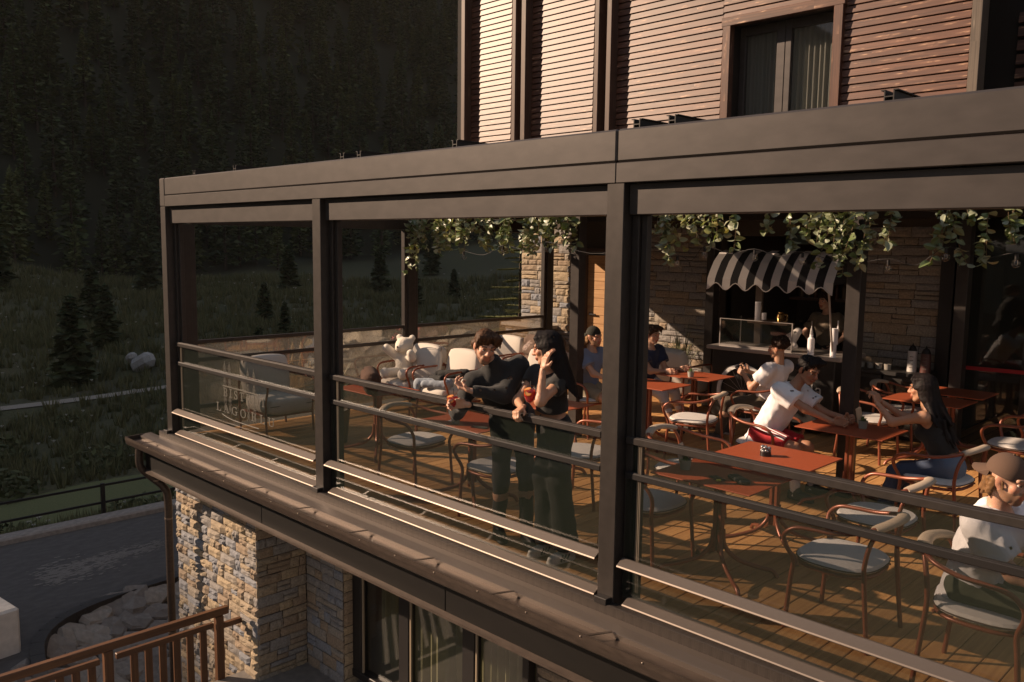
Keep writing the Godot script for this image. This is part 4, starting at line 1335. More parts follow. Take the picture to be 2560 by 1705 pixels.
func furniture():
	var g := "copper tube armchairs on the terrace"
	var E := PI / 2
	var first := make_chair("copper tube armchair left of the front table with the sangria pot", Vector3(3.70, DECK, -0.88), E + 0.15)
	first.scale = Vector3(1.12, 1.02, 1.10)
	var list := [
		["copper tube armchair tucked under the front table beside the leaning man", 4.97, -0.80, -E],
		["copper tube armchair behind the leaning woman, seat seen through the middle glass bay", 5.12, -1.72, -E + 0.2],
		["copper tube armchair in which the man in blue sits", 3.34, -3.92, E],
		["empty copper tube armchair with pale seat in front of the man using his phone", 4.98, -3.82, -E + 0.25],
		["copper tube armchair in which the curly haired man leans back", 5.16, -5.0, -E + 0.1],
		["copper tube armchair of the man in navy, half hidden by the post", 3.40, -4.98, E],
		["copper tube armchair of the man in red shorts, curved back seen from behind", 6.08, -3.35, E],
		["copper tube armchair of the woman in black at the window side table", 7.74, -3.28, -E - 0.1],
		["copper tube armchair with a sunlit arm right of the table with the ash bowl", 7.80, -1.84, -E],
		["copper tube armchair with large grey green seat nearest the glass, front right", 7.98, -0.86, -E],
		["copper tube armchair left of the front right table, beside the big post", 6.44, -0.92, E],
		["copper tube armchair left of the table with the ash bowl, only its wrap showing", 6.10, -1.95, E],
		["copper tube armchair right of the far right tables, the nearer one", 7.86, -5.15, -E],
		["copper tube armchair right of the far right tables, the farther one", 7.95, -6.05, -E],
		["copper tube armchair left of the far right tables beside the interior post", 6.30, -5.35, E],
		["copper tube armchair behind the interior post with its wrap towards the fridge", 6.35, -6.15, E],
		["copper tube armchair under the man in the brown cap", 8.83, -0.70, E],
	]
	for q in list:
		dup(first, "tube_armchair", q[0], Vector3(q[1], DECK, q[2]), q[3], g)
	var tg := "rust red bistro tables"
	var T := make_table("rust red table behind the glass under the leaning man's arms", Vector3(4.43, DECK, -0.96))
	for q in [
		["front right rust red table with menu card pot and black case", 6.985, -1.03],
		["rust red table with the glass ash bowl, between two window tables", 6.975, -1.88],
		["rust red table between the man in red shorts and the woman in black", 6.945, -3.33],
		["far right rust red table catching the sun, nearer of the pair", 6.90, -5.45],
		["far right rust red table catching the sun, farther of the pair", 6.90, -6.20],
		["rust red table with a green succulent pot before the bar", 4.22, -4.98],
		["rust red table beside the big post in front of the navy man", 4.22, -4.0],
		["rust red table in shade behind the leaning woman", 4.26, -2.14],
		["rust red table behind the brown bag in the left corner", 2.42, -1.35],
		["rust red table out at the right edge by the man in the brown cap", 9.62, -0.75]]:
		dup(T, "bistro_table", q[0], Vector3(q[1], DECK, q[2]), 0.0, tg)
	var L := make_lounge("cream lounge armchair holding the white teddy bear", Vector3(0.68, DECK, -3.22), 0.0)
	for q in [
		["cream lounge armchair with jeans and a black jacket, beside the teddy bear's chair", 1.48, -3.22, 0.0],
		["cream lounge armchair with the brown patterned blanket behind the couple", 1.42, -4.95, 0.1],
		["cream lounge armchair in the far left corner behind the teddy bear", 0.62, -4.95, 0.0],
		["cream lounge armchair with its back to us beside the spiky plant", 3.22, -6.15, PI],
		["cream lounge armchair behind the couple's heads near the blanket", 2.25, -4.15, 0.2],
		["cream lounge armchair near the left glass end wall by the grass planter", 0.60, -1.15, E],
		["cream lounge armchair seen through the first glass bay near the corner post", 0.75, -0.70, E]]:
		if q[0].contains("corner post"): continue
		dup(L, "lounge_armchair", q[0], Vector3(q[1], DECK, q[2]), q[3], "cream lounge armchairs")
	var mb := Mb.new(); puff(mb, Vector3(0.98, 0.64, -3.27), Vector3(0.36, 0.40, 0.12), 0.10, Basis(Vector3.UP, 0.5) * Basis(Vector3.RIGHT, -0.35))
	tag(put("pillow", mb, M.cream), "cream piped pillow leaning beside the teddy bear", "pillow")
	# clothes left on the second lounge chair
	var s := Sdf.new(); s.cell = 0.014; s.k = 0.05
	var nz := FastNoiseLite.new(); nz.seed = 3; nz.frequency = 9.0
	s.noise = nz; s.amp = 0.010
	s.cap(Vector3(1.28, 0.46, -2.86), Vector3(1.62, 0.45, -3.10), 0.055, 0.075)
	s.cap(Vector3(1.30, 0.44, -2.84), Vector3(1.28, 0.28, -2.80), 0.05, 0.04)
	s.cap(Vector3(1.45, 0.46, -2.82), Vector3(1.70, 0.45, -2.98), 0.05, 0.07)
	s.build(); mb = Mb.new(); s.add_to(mb, [Color(0.27, 0.30, 0.34)])
	tag(put("jeans", mb, tinted(0.9)), "pale grey blue jeans lying over the lounge chair seat", "jeans")
	s = Sdf.new(); s.cell = 0.014; s.k = 0.05; s.noise = nz; s.amp = 0.012
	s.cap(Vector3(1.40, 0.56, -3.10), Vector3(1.82, 0.60, -3.22), 0.05, 0.07)
	s.cap(Vector3(1.36, 0.52, -3.02), Vector3(1.62, 0.53, -2.98), 0.035, 0.05)
	s.build(); mb = Mb.new(); s.add_to(mb, [Color(0.012, 0.012, 0.014)])
	tag(put("jacket", mb, tinted(0.9)), "black jacket thrown over the jeans on the lounge chair", "jacket")
	# brown blanket with pale rosettes over the third lounge chair's back
	s = Sdf.new(); s.cell = 0.016; s.k = 0.06; s.noise = nz; s.amp = 0.014
	s.cap(Vector3(1.12, 0.84, -5.20), Vector3(1.76, 0.86, -5.16), 0.10, 0.10)
	s.cap(Vector3(1.14, 0.55, -5.04), Vector3(1.74, 0.55, -5.0), 0.06, 0.06)
	s.cap(Vector3(1.2, 0.72, -5.06), Vector3(1.7, 0.72, -5.02), 0.085, 0.085)
	s.cap(Vector3(1.45, 0.93, -5.2), Vector3(1.62, 0.95, -5.1), 0.04, 0.03)
	s.build()
	mb = Mb.new(); s.add_to(mb, [Color(0.115, 0.075, 0.058)])
	for q in mb.v.size():
		var p := mb.v[q]
		for c in [Vector2(1.2, 0.78), Vector2(1.45, 0.68), Vector2(1.68, 0.80), Vector2(1.3, 0.55), Vector2(1.62, 0.53)]:
			var d = Vector2(p.x, p.y) - c
			if d.length() < 0.075 and absf(sin(atan2(d.y, d.x) * 5.0 + d.length() * 60.0)) > 0.62: mb.c[q] = Color(0.30, 0.23, 0.20)
	tag(put("blanket", mb, tinted(0.95)), "brown blanket with pale rosettes draped over a lounge chair", "blanket")
	bear()
	# brown furry bag with a gold ring, on the corner table
	s = Sdf.new(); s.cell = 0.009; s.k = 0.04
	var fz := FastNoiseLite.new(); fz.seed = 9; fz.frequency = 40.0
	s.noise = fz; s.amp = 0.006
	s.cap(Vector3(2.46, 0.86, -1.22), Vector3(2.78, 0.85, -1.02), 0.10, 0.10)
	s.cap(Vector3(2.47, 0.77, -1.20), Vector3(2.77, 0.77, -1.02), 0.07, 0.07)
	s.build()
	var bag := thing("shoulder_bag", "brown furry shoulder bag with a golden ring clasp behind the glass", "bag", Vector3.ZERO)
	mb = Mb.new(); s.add_to(mb, [Color(0.060, 0.030, 0.018)]); put("pouch", mb, tinted(0.95), bag)
	var gold := plain(0.62, 0.36, 0.10, 0.3, 0.9)
	for q in [0.0, 0.05]:
		var ring := []
		for k in 14: ring.append(Vector3(2.565 + q, 0.80, -1.045 - q * 0.6) + Vector3(cos(TAU * k / 14) * 0.022 * 0.85, sin(TAU * k / 14) * 0.028, -cos(TAU * k / 14) * 0.012))
		mb = Mb.new(); mb.tube(spline(ring, 1, true), 0.0065, 6, false); put("ring", mb, gold, bag)
	mb = Mb.new(); mb.bar(Vector3(2.43, 0.84, -1.13), Vector3(2.47, 0.93, -1.16), 0.012, 0.05); put("strap", mb, plain(0.03, 0.018, 0.012, 0.5), bag)

func bear():
	var t := thing("teddy_bear", "white teddy bear sitting with one paw raised on the lounge armchair", "teddy bear")
	var s := Sdf.new(); s.cell = 0.009; s.k = 0.03
	var f := FastNoiseLite.new(); f.seed = 4; f.frequency = 38.0
	s.noise = f; s.amp = 0.005
	var o := Vector3(0.66, 0.445, -3.12)
	var B := Basis(Vector3.UP, 0.42).scaled(Vector3.ONE * 1.3)
	var P := func(x: float, y: float, z: float) -> Vector3: return o + B * Vector3(x, y, z)
	s.ell(P.call(0, 0.14, 0), Vector3(0.105, 0.135, 0.095), B)
	s.ell(P.call(0.0, 0.335, 0.02), Vector3(0.098, 0.088, 0.09), B)
	s.ell(P.call(-0.012, 0.315, 0.105), Vector3(0.048, 0.042, 0.042), B)
	for q in [[-1, -0.072], [1, 0.078]]:
		s.ell(P.call(q[1] * 1.05, 0.415, -0.015), Vector3(0.036, 0.036, 0.018), B * Basis(Vector3.BACK, -0.4 * q[0]))
	s.cap(P.call(-0.09, 0.21, 0.02), P.call(-0.185, 0.30, 0.07), 0.062, 0.062)       # raised paw
	s.cap(P.call(0.09, 0.215, 0.03), P.call(0.145, 0.225, 0.12), 0.062, 0.06)
	s.cap(P.call(0.145, 0.225, 0.12), P.call(0.14, 0.27, 0.14), 0.06, 0.055)
	s.cap(P.call(-0.065, 0.045, 0.06), P.call(-0.13, 0.045, 0.19), 0.072, 0.066)
	s.cap(P.call(0.065, 0.045, 0.06), P.call(0.085, 0.045, 0.20), 0.072, 0.07)
	s.ell(P.call(-0.135, 0.052, 0.21), Vector3(0.050, 0.056, 0.034), B)
	s.ell(P.call(0.09, 0.052, 0.225), Vector3(0.050, 0.056, 0.034), B)
	s.build()
	var mb := Mb.new(); s.add_to(mb, [Color(0.66, 0.60, 0.51)])
	put("body", mb, tinted(0.98, 0.4), t)
	mb = Mb.new(); mb.ball(P.call(-0.014, 0.332, 0.146), Vector3(0.013, 0.009, 0.008), B, 10); put("nose", mb, plain(0.03, 0.022, 0.02, 0.4), t)
	for x in [-0.047, 0.035]:
		mb = Mb.new(); mb.ball(P.call(x, 0.352, 0.096), Vector3(0.009, 0.007, 0.006), B, 8); put("eye", mb, plain(0.01, 0.01, 0.01, 0.2), t)
	mb = Mb.new(); mb.tube(spline([P.call(-0.045, 0.295, 0.135), P.call(-0.014, 0.281, 0.147), P.call(0.02, 0.292, 0.138)], 4), 0.0022, 5); put("mouth", mb, plain(0.12, 0.08, 0.06, 0.8), t)

# ---------------------------------------------------------------- the bar cart with its awning, fridge, things on the counter
func bar_corner():
	var t := thing("bar_cart", "black bar cart with a glass case and white rimmed wheels", "cart")
	var mb := Mb.new(); mb.box(Vector3(4.72, 0.46, -6.32), Vector3(1.74, 0.92, 0.66), Basis(), 0.01)
	put("body", mb, plain(0.014, 0.013, 0.013, 0.4), t)
	mb = Mb.new(); mb.box(Vector3(4.74, 0.945, -6.30), Vector3(1.90, 0.05, 0.76), Basis(), 0.008)
	put("counter_top", mb, plain(0.42, 0.38, 0.35, 0.3, 0.5), t)
	mb = Mb.new()
	for q in [3.95, 5.0]:
		mb.box(Vector3(q, 1.16, -6.0), Vector3(0.014, 0.38, 0.014)); mb.box(Vector3(q, 1.16, -6.55), Vector3(0.014, 0.38, 0.014))
	mb.box(Vector3(4.475, 0.985, -6.0), Vector3(1.05, 0.03, 0.02)); mb.box(Vector3(4.475, 1.345, -6.0), Vector3(1.05, 0.008, 0.012))
	put("case_frame", mb, plain(0.35, 0.32, 0.3, 0.35, 0.6), t)
	for q in [[4.475, 1.16, -6.0, 1.04, 0.36, 0.006], [3.95, 1.16, -6.28, 0.006, 0.36, 0.54], [4.475, 1.348, -6.28, 1.05, 0.006, 0.55]]:
		mb = Mb.new(); mb.box(Vector3(q[0], q[1], q[2]), Vector3(q[3], q[4], q[5]))
		put("case_pane", mb, M.clear_glass, t)
	mb = Mb.new(); mb.box(Vector3(4.3, 1.28, -6.75), Vector3(0.62, 0.07, 0.22), Basis(), 0.006)
	put("shelf", mb, plain(0.12, 0.07, 0.045, 0.6), t)
	mb = Mb.new(); mb.box(Vector3(4.05, 1.3, -6.86), Vector3(0.10, 1.4, 0.05)); put("upright", mb, plain(0.16, 0.12, 0.09, 0.6), t)
	for x in [4.36]:
		mb = Mb.new()
		var Bw := Basis(Vector3.RIGHT, PI / 2)
		mb.lathe(Vector3(x, 0.36, -5.955), [Vector2(0.345, -0.016), Vector2(0.392, -0.016), Vector2(0.398, 0.0), Vector2(0.392, 0.016), Vector2(0.345, 0.016), Vector2(0.345, -0.016)], 48, Bw)
		put("wheel_rim", mb, plain(0.66, 0.64, 0.62, 0.4), t)
		mb = Mb.new(); mb.lathe(Vector3(x, 0.36, -5.955), [Vector2(0.395, -0.014), Vector2(0.412, 0.0), Vector2(0.395, 0.014)], 48, Bw); put("tyre", mb, M.alu_dark, t)
		mb = Mb.new(); mb.lathe(Vector3(x, 0.36, -5.95), [Vector2(0.0, 0.03), Vector2(0.03, 0.03), Vector2(0.03, -0.03), Vector2(0.0, -0.03)], 14, Bw)
		for i in 18: mb.tube([Vector3(x, 0.36, -5.955), Vector3(x + cos(TAU * i / 18) * 0.345, 0.36 + sin(TAU * i / 18) * 0.345, -5.955)], 0.002, 4)
		put("hub_and_spokes", mb, plain(0.4, 0.38, 0.36, 0.3, 0.7), t)
	var fnt := SystemFont.new(); fnt.font_names = PackedStringArray(["Droid Serif"])
	var tm := TextMesh.new(); tm.text = "Ela"; tm.font = fnt; tm.font_size = 48; tm.pixel_size = 0.0042; tm.depth = 0.004
	part("lettering", tm, t, plain(0.42, 0.40, 0.38, 0.6), Vector3(5.3, 0.52, -5.985))
	# awning: striped cloth stretched over a bowed frame, scalloped hem
	t = thing("striped_awning", "black and white striped awning with a scalloped hem over the bar cart", "awning")
	var prof := [[-6.28, 2.27], [-6.08, 2.275], [-5.93, 2.235], [-5.80, 2.12], [-5.71, 1.99], [-5.66, 1.90]]
	var x0 := 3.93
	var x1 := 5.66
	var stripes := 15
	var wm := plain(0.60, 0.56, 0.53, 0.9)
	var bm := plain(0.016, 0.015, 0.016, 0.9)
	wm.backlight_enabled = true; wm.backlight = Color(0.25, 0.22, 0.2)
	for i in stripes:
		mb = Mb.new()
		for k in 4:
			var a := lerpf(x0, x1, (i + k / 4.0) / stripes)
			var b := lerpf(x0, x1, (i + (k + 1) / 4.0) / stripes)
			for j in prof.size() - 1:
				mb.quad(Vector3(a, prof[j + 1][1], prof[j + 1][0]), Vector3(b, prof[j + 1][1], prof[j + 1][0]), Vector3(b, prof[j][1], prof[j][0]), Vector3(a, prof[j][1], prof[j][0]))
			var sa := 1.80 - 0.045 * cos((a - x0) / (x1 - x0) * TAU * 6.0)
			var sb := 1.80 - 0.045 * cos((b - x0) / (x1 - x0) * TAU * 6.0)
			mb.quad(Vector3(a, sa, -5.645), Vector3(b, sb, -5.645), Vector3(b, 1.90, -5.66), Vector3(a, 1.90, -5.66))
		put("stripe", mb, wm if i % 2 == 0 else bm, t)
	var hem := []
	for k in 49:
		var x := lerpf(x0, x1, k / 48.0)
		hem.append(Vector3(x, 1.80 - 0.045 * cos(k / 48.0 * TAU * 6.0), -5.643))
	mb = Mb.new(); mb.tube(hem, 0.007, 6); put("hem_tape", mb, wm, t)
	for s in [x0, x1]:
		mb = Mb.new()
		for j in prof.size() - 1:
			mb.quad(Vector3(s, prof[j][1], prof[j][0]), Vector3(s, prof[j + 1][1], prof[j + 1][0]), Vector3(s, 1.88, prof[j + 1][0]), Vector3(s, 1.88, prof[j][0]))
		put("side_cloth", mb, wm if s == x0 else bm, t)
		mb = Mb.new(); mb.tube([Vector3(s + (0.02 if s == x0 else -0.10), 0.95, -5.98), Vector3(s + (0.02 if s == x0 else -0.10), 1.9, -5.74)], 0.014, 8)
		if s == x1: put("pole", mb, plain(0.45, 0.41, 0.38, 0.35, 0.5), t)
	# cups, pot, bottles on the counter and shelf
	t = thing("paper_cups", "tall stack of white paper cups on the bar shelf", "cups")
	for i in 9:
		mb = Mb.new(); mb.lathe(Vector3(4.10, 1.317 + i * 0.022, -6.74), [Vector2(0.0, 0.0), Vector2(0.032, 0.0), Vector2(0.041, 0.052), Vector2(0.043, 0.055), Vector2(0.038, 0.055), Vector2(0.0, 0.01)], 14)
		put("cup", mb, M.white_cloth, t)
	t = thing("paper_cups", "short stack of white cups beside the tall one on the bar shelf", "cups")
	for i in 3:
		mb = Mb.new(); mb.lathe(Vector3(4.21, 1.317 + i * 0.02, -6.72), [Vector2(0.0, 0.0), Vector2(0.028, 0.0), Vector2(0.035, 0.04), Vector2(0.032, 0.042), Vector2(0.0, 0.01)], 14)
		put("cup", mb, M.white_cloth, t)
	t = thing("brass_jug", "small shiny brass jug on the bar shelf beside the cups", "jug")
	mb = Mb.new(); mb.lathe(Vector3(4.46, 1.316, -6.72), [Vector2(0.0, 0.0), Vector2(0.05, 0.0), Vector2(0.062, 0.03), Vector2(0.05, 0.075), Vector2(0.036, 0.095), Vector2(0.042, 0.108), Vector2(0.0, 0.10)], 16)
	put("bowl", mb, plain(0.55, 0.34, 0.13, 0.2, 0.95), t)
	mb = Mb.new(); mb.tube(spline([Vector3(4.51, 1.40, -6.72), Vector3(4.555, 1.395, -6.72), Vector3(4.55, 1.345, -6.72), Vector3(4.515, 1.34, -6.72)], 4), 0.006, 6)
	put("handle", mb, plain(0.55, 0.34, 0.13, 0.2, 0.95), t)
	var can := func(x: float, z: float, called: String, label: String, h: float, r: float, m: Material):
		var o := thing(called, label, "bottle")
		var q := Mb.new(); q.lathe(Vector3(x, 0.97, z), [Vector2(0, 0), Vector2(r, 0), Vector2(r, h * 0.78), Vector2(r * 0.5, h * 0.88), Vector2(r * 0.5, h), Vector2(0, h)], 14); put("vessel", q, m, o)
		q = Mb.new(); q.lathe(Vector3(x, 0.97 + h, z), [Vector2(r * 0.55, 0), Vector2(r * 0.4, 0.05), Vector2(0.004, 0.11), Vector2(0, 0.11)], 10); put("nozzle", q, plain(0.4, 0.38, 0.36, 0.3, 0.4), o)
	can.call(5.26, -6.0, "cream_bottle", "white cream dispenser bottle with pointed nozzle on the bar counter", 0.26, 0.042, M.white_cloth)
	t = thing("cup_tube", "tall white tube of cups at the right end of the bar counter", "dispenser")
	mb = Mb.new(); mb.lathe(Vector3(5.56, 0.97, -5.98), [Vector2(0, 0), Vector2(0.036, 0), Vector2(0.036, 0.17), Vector2(0.038, 0.172), Vector2(0.038, 0.178), Vector2(0.036, 0.18), Vector2(0.034, 0.36), Vector2(0, 0.36)], 14); put("tube", mb, M.white_cloth, t)
	mb = Mb.new(); mb.box(Vector3(5.60, 1.28, -5.99), Vector3(0.012, 0.3, 0.012)); put("rod", mb, M.white_cloth, t)
	# white cloth hanging over the case
	var s := Sdf.new(); s.cell = 0.014; s.k = 0.05
	var nz := FastNoiseLite.new(); nz.seed = 12; nz.frequency = 9; s.noise = nz; s.amp = 0.012
	s.cap(Vector3(4.98, 1.23, -6.2), Vector3(4.86, 1.05, -6.1), 0.05, 0.10); s.cap(Vector3(4.98, 1.05, -6.1), Vector3(4.86, 1.02, -6.05), 0.05, 0.05)
	s.build(); mb = Mb.new(); s.add_to(mb, [Color(0.62, 0.58, 0.54)])
	tag(put("cloth_bag", mb, tinted(0.95)), "crumpled white cloth bag on the bar counter", "bag")
	# shelves behind the waitress
	t = thing("back_shelf", "dark back bar shelf with bottles behind the counter", "shelf")
	for y in [1.0, 1.5, 1.95]:
		mb = Mb.new(); mb.box(Vector3(4.35, y, -8.9), Vector3(1.6, 0.04, 0.3)); put("board", mb, plain(0.09, 0.045, 0.028, 0.6), t)
	for i in 12:
		mb = Mb.new(); mb.lathe(Vector3(3.7 + i * 0.115, 1.52, -8.9), [Vector2(0, 0), Vector2(0.034, 0), Vector2(0.034, 0.17), Vector2(0.013, 0.22), Vector2(0.013, 0.29), Vector2(0, 0.29)], 10)
		put("bottle", mb, plain([0.16, 0.05, 0.10][i % 3], [0.09, 0.04, 0.03][i % 3], [0.05, 0.03, 0.02][i % 3], 0.15), t)
	# exit sign plate above the awning
	mb = Mb.new(); mb.box(Vector3(4.52, 2.43, -6.98), Vector3(0.34, 0.13, 0.03), Basis(), 0.004)
	tag(put("sign_plate", mb, plain(0.03, 0.06, 0.05, 0.5)), "small dull green sign plate above the striped awning", "sign")
	# fridge at the right with jugs on top
	t = thing("drinks_fridge", "black two door glass drinks fridge against the stone wall", "fridge")
	mb = Mb.new(); mb.box(Vector3(5.98, 0.78, -6.72), Vector3(1.0, 0.05, 0.56), Basis(), 0.006); mb.box(Vector3(5.98, 0.36, -6.78), Vector3(0.98, 0.82, 0.42))
	put("cabinet", mb, plain(0.016, 0.014, 0.013, 0.5), t)
	for x in [5.74, 6.22]:
		mb = Mb.new(); mb.box(Vector3(x, 0.38, -6.50), Vector3(0.46, 0.74, 0.035), Basis(), 0.005); put("door_frame", mb, plain(0.02, 0.018, 0.017, 0.4), t)
		mb = Mb.new(); mb.box(Vector3(x, 0.40, -6.48), Vector3(0.36, 0.60, 0.006)); put("door_pane", mb, plain(0.03, 0.028, 0.025, 0.06), t)
		mb = Mb.new(); mb.box(Vector3(x, 0.09, -6.478), Vector3(0.38, 0.07, 0.012)); put("grille", mb, plain(0.05, 0.04, 0.035, 0.5), t)
	for q in [[6.26, 0.055, 0.26, 0.50, 0.47, 0.45, "pale printed tin drum on top of the drinks fridge"], [6.42, 0.06, 0.24, 0.08, 0.03, 0.025, "dark red tin drum on the fridge beside the pale one"]]:
		var o := thing("tin_drum", q[6], "tin")
		mb = Mb.new(); mb.lathe(Vector3(q[0], 0.805, -6.68), [Vector2(0, 0), Vector2(q[1], 0), Vector2(q[1], q[2] * 0.97), Vector2(q[1] * 0.9, q[2]), Vector2(0, q[2])], 18); put("drum", mb, plain(q[3], q[4], q[5], 0.4), o)
		mb = Mb.new(); mb.lathe(Vector3(q[0], 0.805 + q[2], -6.68), [Vector2(q[1] * 0.95, 0), Vector2(q[1] * 0.6, 0.05), Vector2(0.012, 0.07), Vector2(0.0, 0.10)], 14); put("lid", mb, M.alu_dark, o)
		mb = Mb.new()
		for k in 4: mb.box(Vector3(q[0] + 0.01, 0.86 + k * 0.045, -6.68 + q[1] + 0.001), Vector3(q[1] * 0.8, 0.008, 0.002))
		put("print", mb, plain(0.12, 0.1, 0.09, 0.7), o)
	for i in 4:
		mb = Mb.new(); mb.lathe(Vector3(5.66 + i * 0.11, 0.805, -6.62), [Vector2(0, 0), Vector2(0.038, 0), Vector2(0.045, 0.07), Vector2(0.04, 0.07), Vector2(0, 0.012)], 14)
		tag(put("bowl", mb, plain(0.25, 0.23, 0.2, 0.5)), ["first small bowl from the interior post, on the fridge top", "second small bowl from the interior post, on the fridge top", "third small bowl from the interior post, on the fridge top", "fourth small bowl from the interior post, on the fridge top"][i], "bowl", "small bowls on the fridge")

# ---------------------------------------------------------------- trees, plants, garland
func conifer_mesh(seed_: int, h: float, w: float, tone: Color, dense := 1.0) -> ArrayMesh:
	var r := RandomNumberGenerator.new(); r.seed = seed_
	var mb := Mb.new()
	var n := int(150 * dense)
	for i in n:
		var f := pow((i + 0.5) / n, 0.80)            # more boughs low down, where the crown is wide
		var y := h * (0.06 + 0.92 * f)
		var rad := (w * pow(1.0 - f, 0.72) + 0.10) * r.randf_range(0.70, 1.12)
		var a := i * 2.39996 + r.randf_range(-0.25, 0.25)
		var d := Vector3(cos(a), 0, sin(a))
		var p := Vector3(-d.z, 0, d.x)
		var droop := rad * r.randf_range(0.10, 0.34)
		var c := tone.lerp(tone * Color(1.75, 1.7, 1.45), pow(r.randf(), 1.6))
		for q in 5:
			mb.col = c * (1.0 + r.randf_range(-0.12, 0.12))
			var s := r.randf_range(0.25, 1.0)
			var o := Vector3(0, y, 0) + d * rad * s * 0.72 + p * r.randf_range(-0.38, 0.38) * rad * s - Vector3(0, droop * s * s, 0)
			var l := (0.34 + rad * 0.24) * r.randf_range(0.7, 1.2)
			var dd := (d + p * r.randf_range(-0.7, 0.7) + Vector3(0, r.randf_range(-0.35, 0.25), 0)).normalized()
			var ww := (p * r.randf_range(0.5, 1.0) + Vector3.UP * r.randf_range(-0.8, 0.8)).normalized() * l * 0.36
			mb.tri(o - dd * l * 0.5, o + ww, o + dd * l * 0.6); mb.tri(o - dd * l * 0.5, o + dd * l * 0.6, o - ww)
	mb.col = tone * 1.3
	for k in 6:
		var a := TAU * k / 6
		mb.tri(Vector3(0, h * 1.03, 0), Vector3(cos(a), 0, sin(a)) * 0.22 + Vector3(0, h * 0.93, 0), Vector3(cos(a + 1.1), 0, sin(a + 1.1)) * 0.22 + Vector3(0, h * 0.93, 0))
	return mb.mesh()

func leaf_blob(seed_: int, n: int, rad: Vector3, size: float, tone: Color, tone2: Color) -> ArrayMesh:
	var r := RandomNumberGenerator.new(); r.seed = seed_
	var mb := Mb.new()
	for i in n:
		var d := Vector3(r.randfn(), absf(r.randfn()) * 0.9, r.randfn()).normalized() * pow(r.randf(), 0.4)
		var p := d * rad
		var u := Vector3(r.randfn(), r.randfn() * 0.6 + 0.5, r.randfn()).normalized()
		var w := u.cross(Vector3(r.randfn(), r.randfn(), r.randfn())).normalized()
		var s := size * r.randf_range(0.6, 1.3)
		mb.col = tone.lerp(tone2, r.randf())
		mb.tri(p - w * s * 0.4, p + u * s, p + w * s * 0.4); mb.tri(p - w * s * 0.4, p + w * s * 0.4, p - u * s * 0.7)
	return mb.mesh()

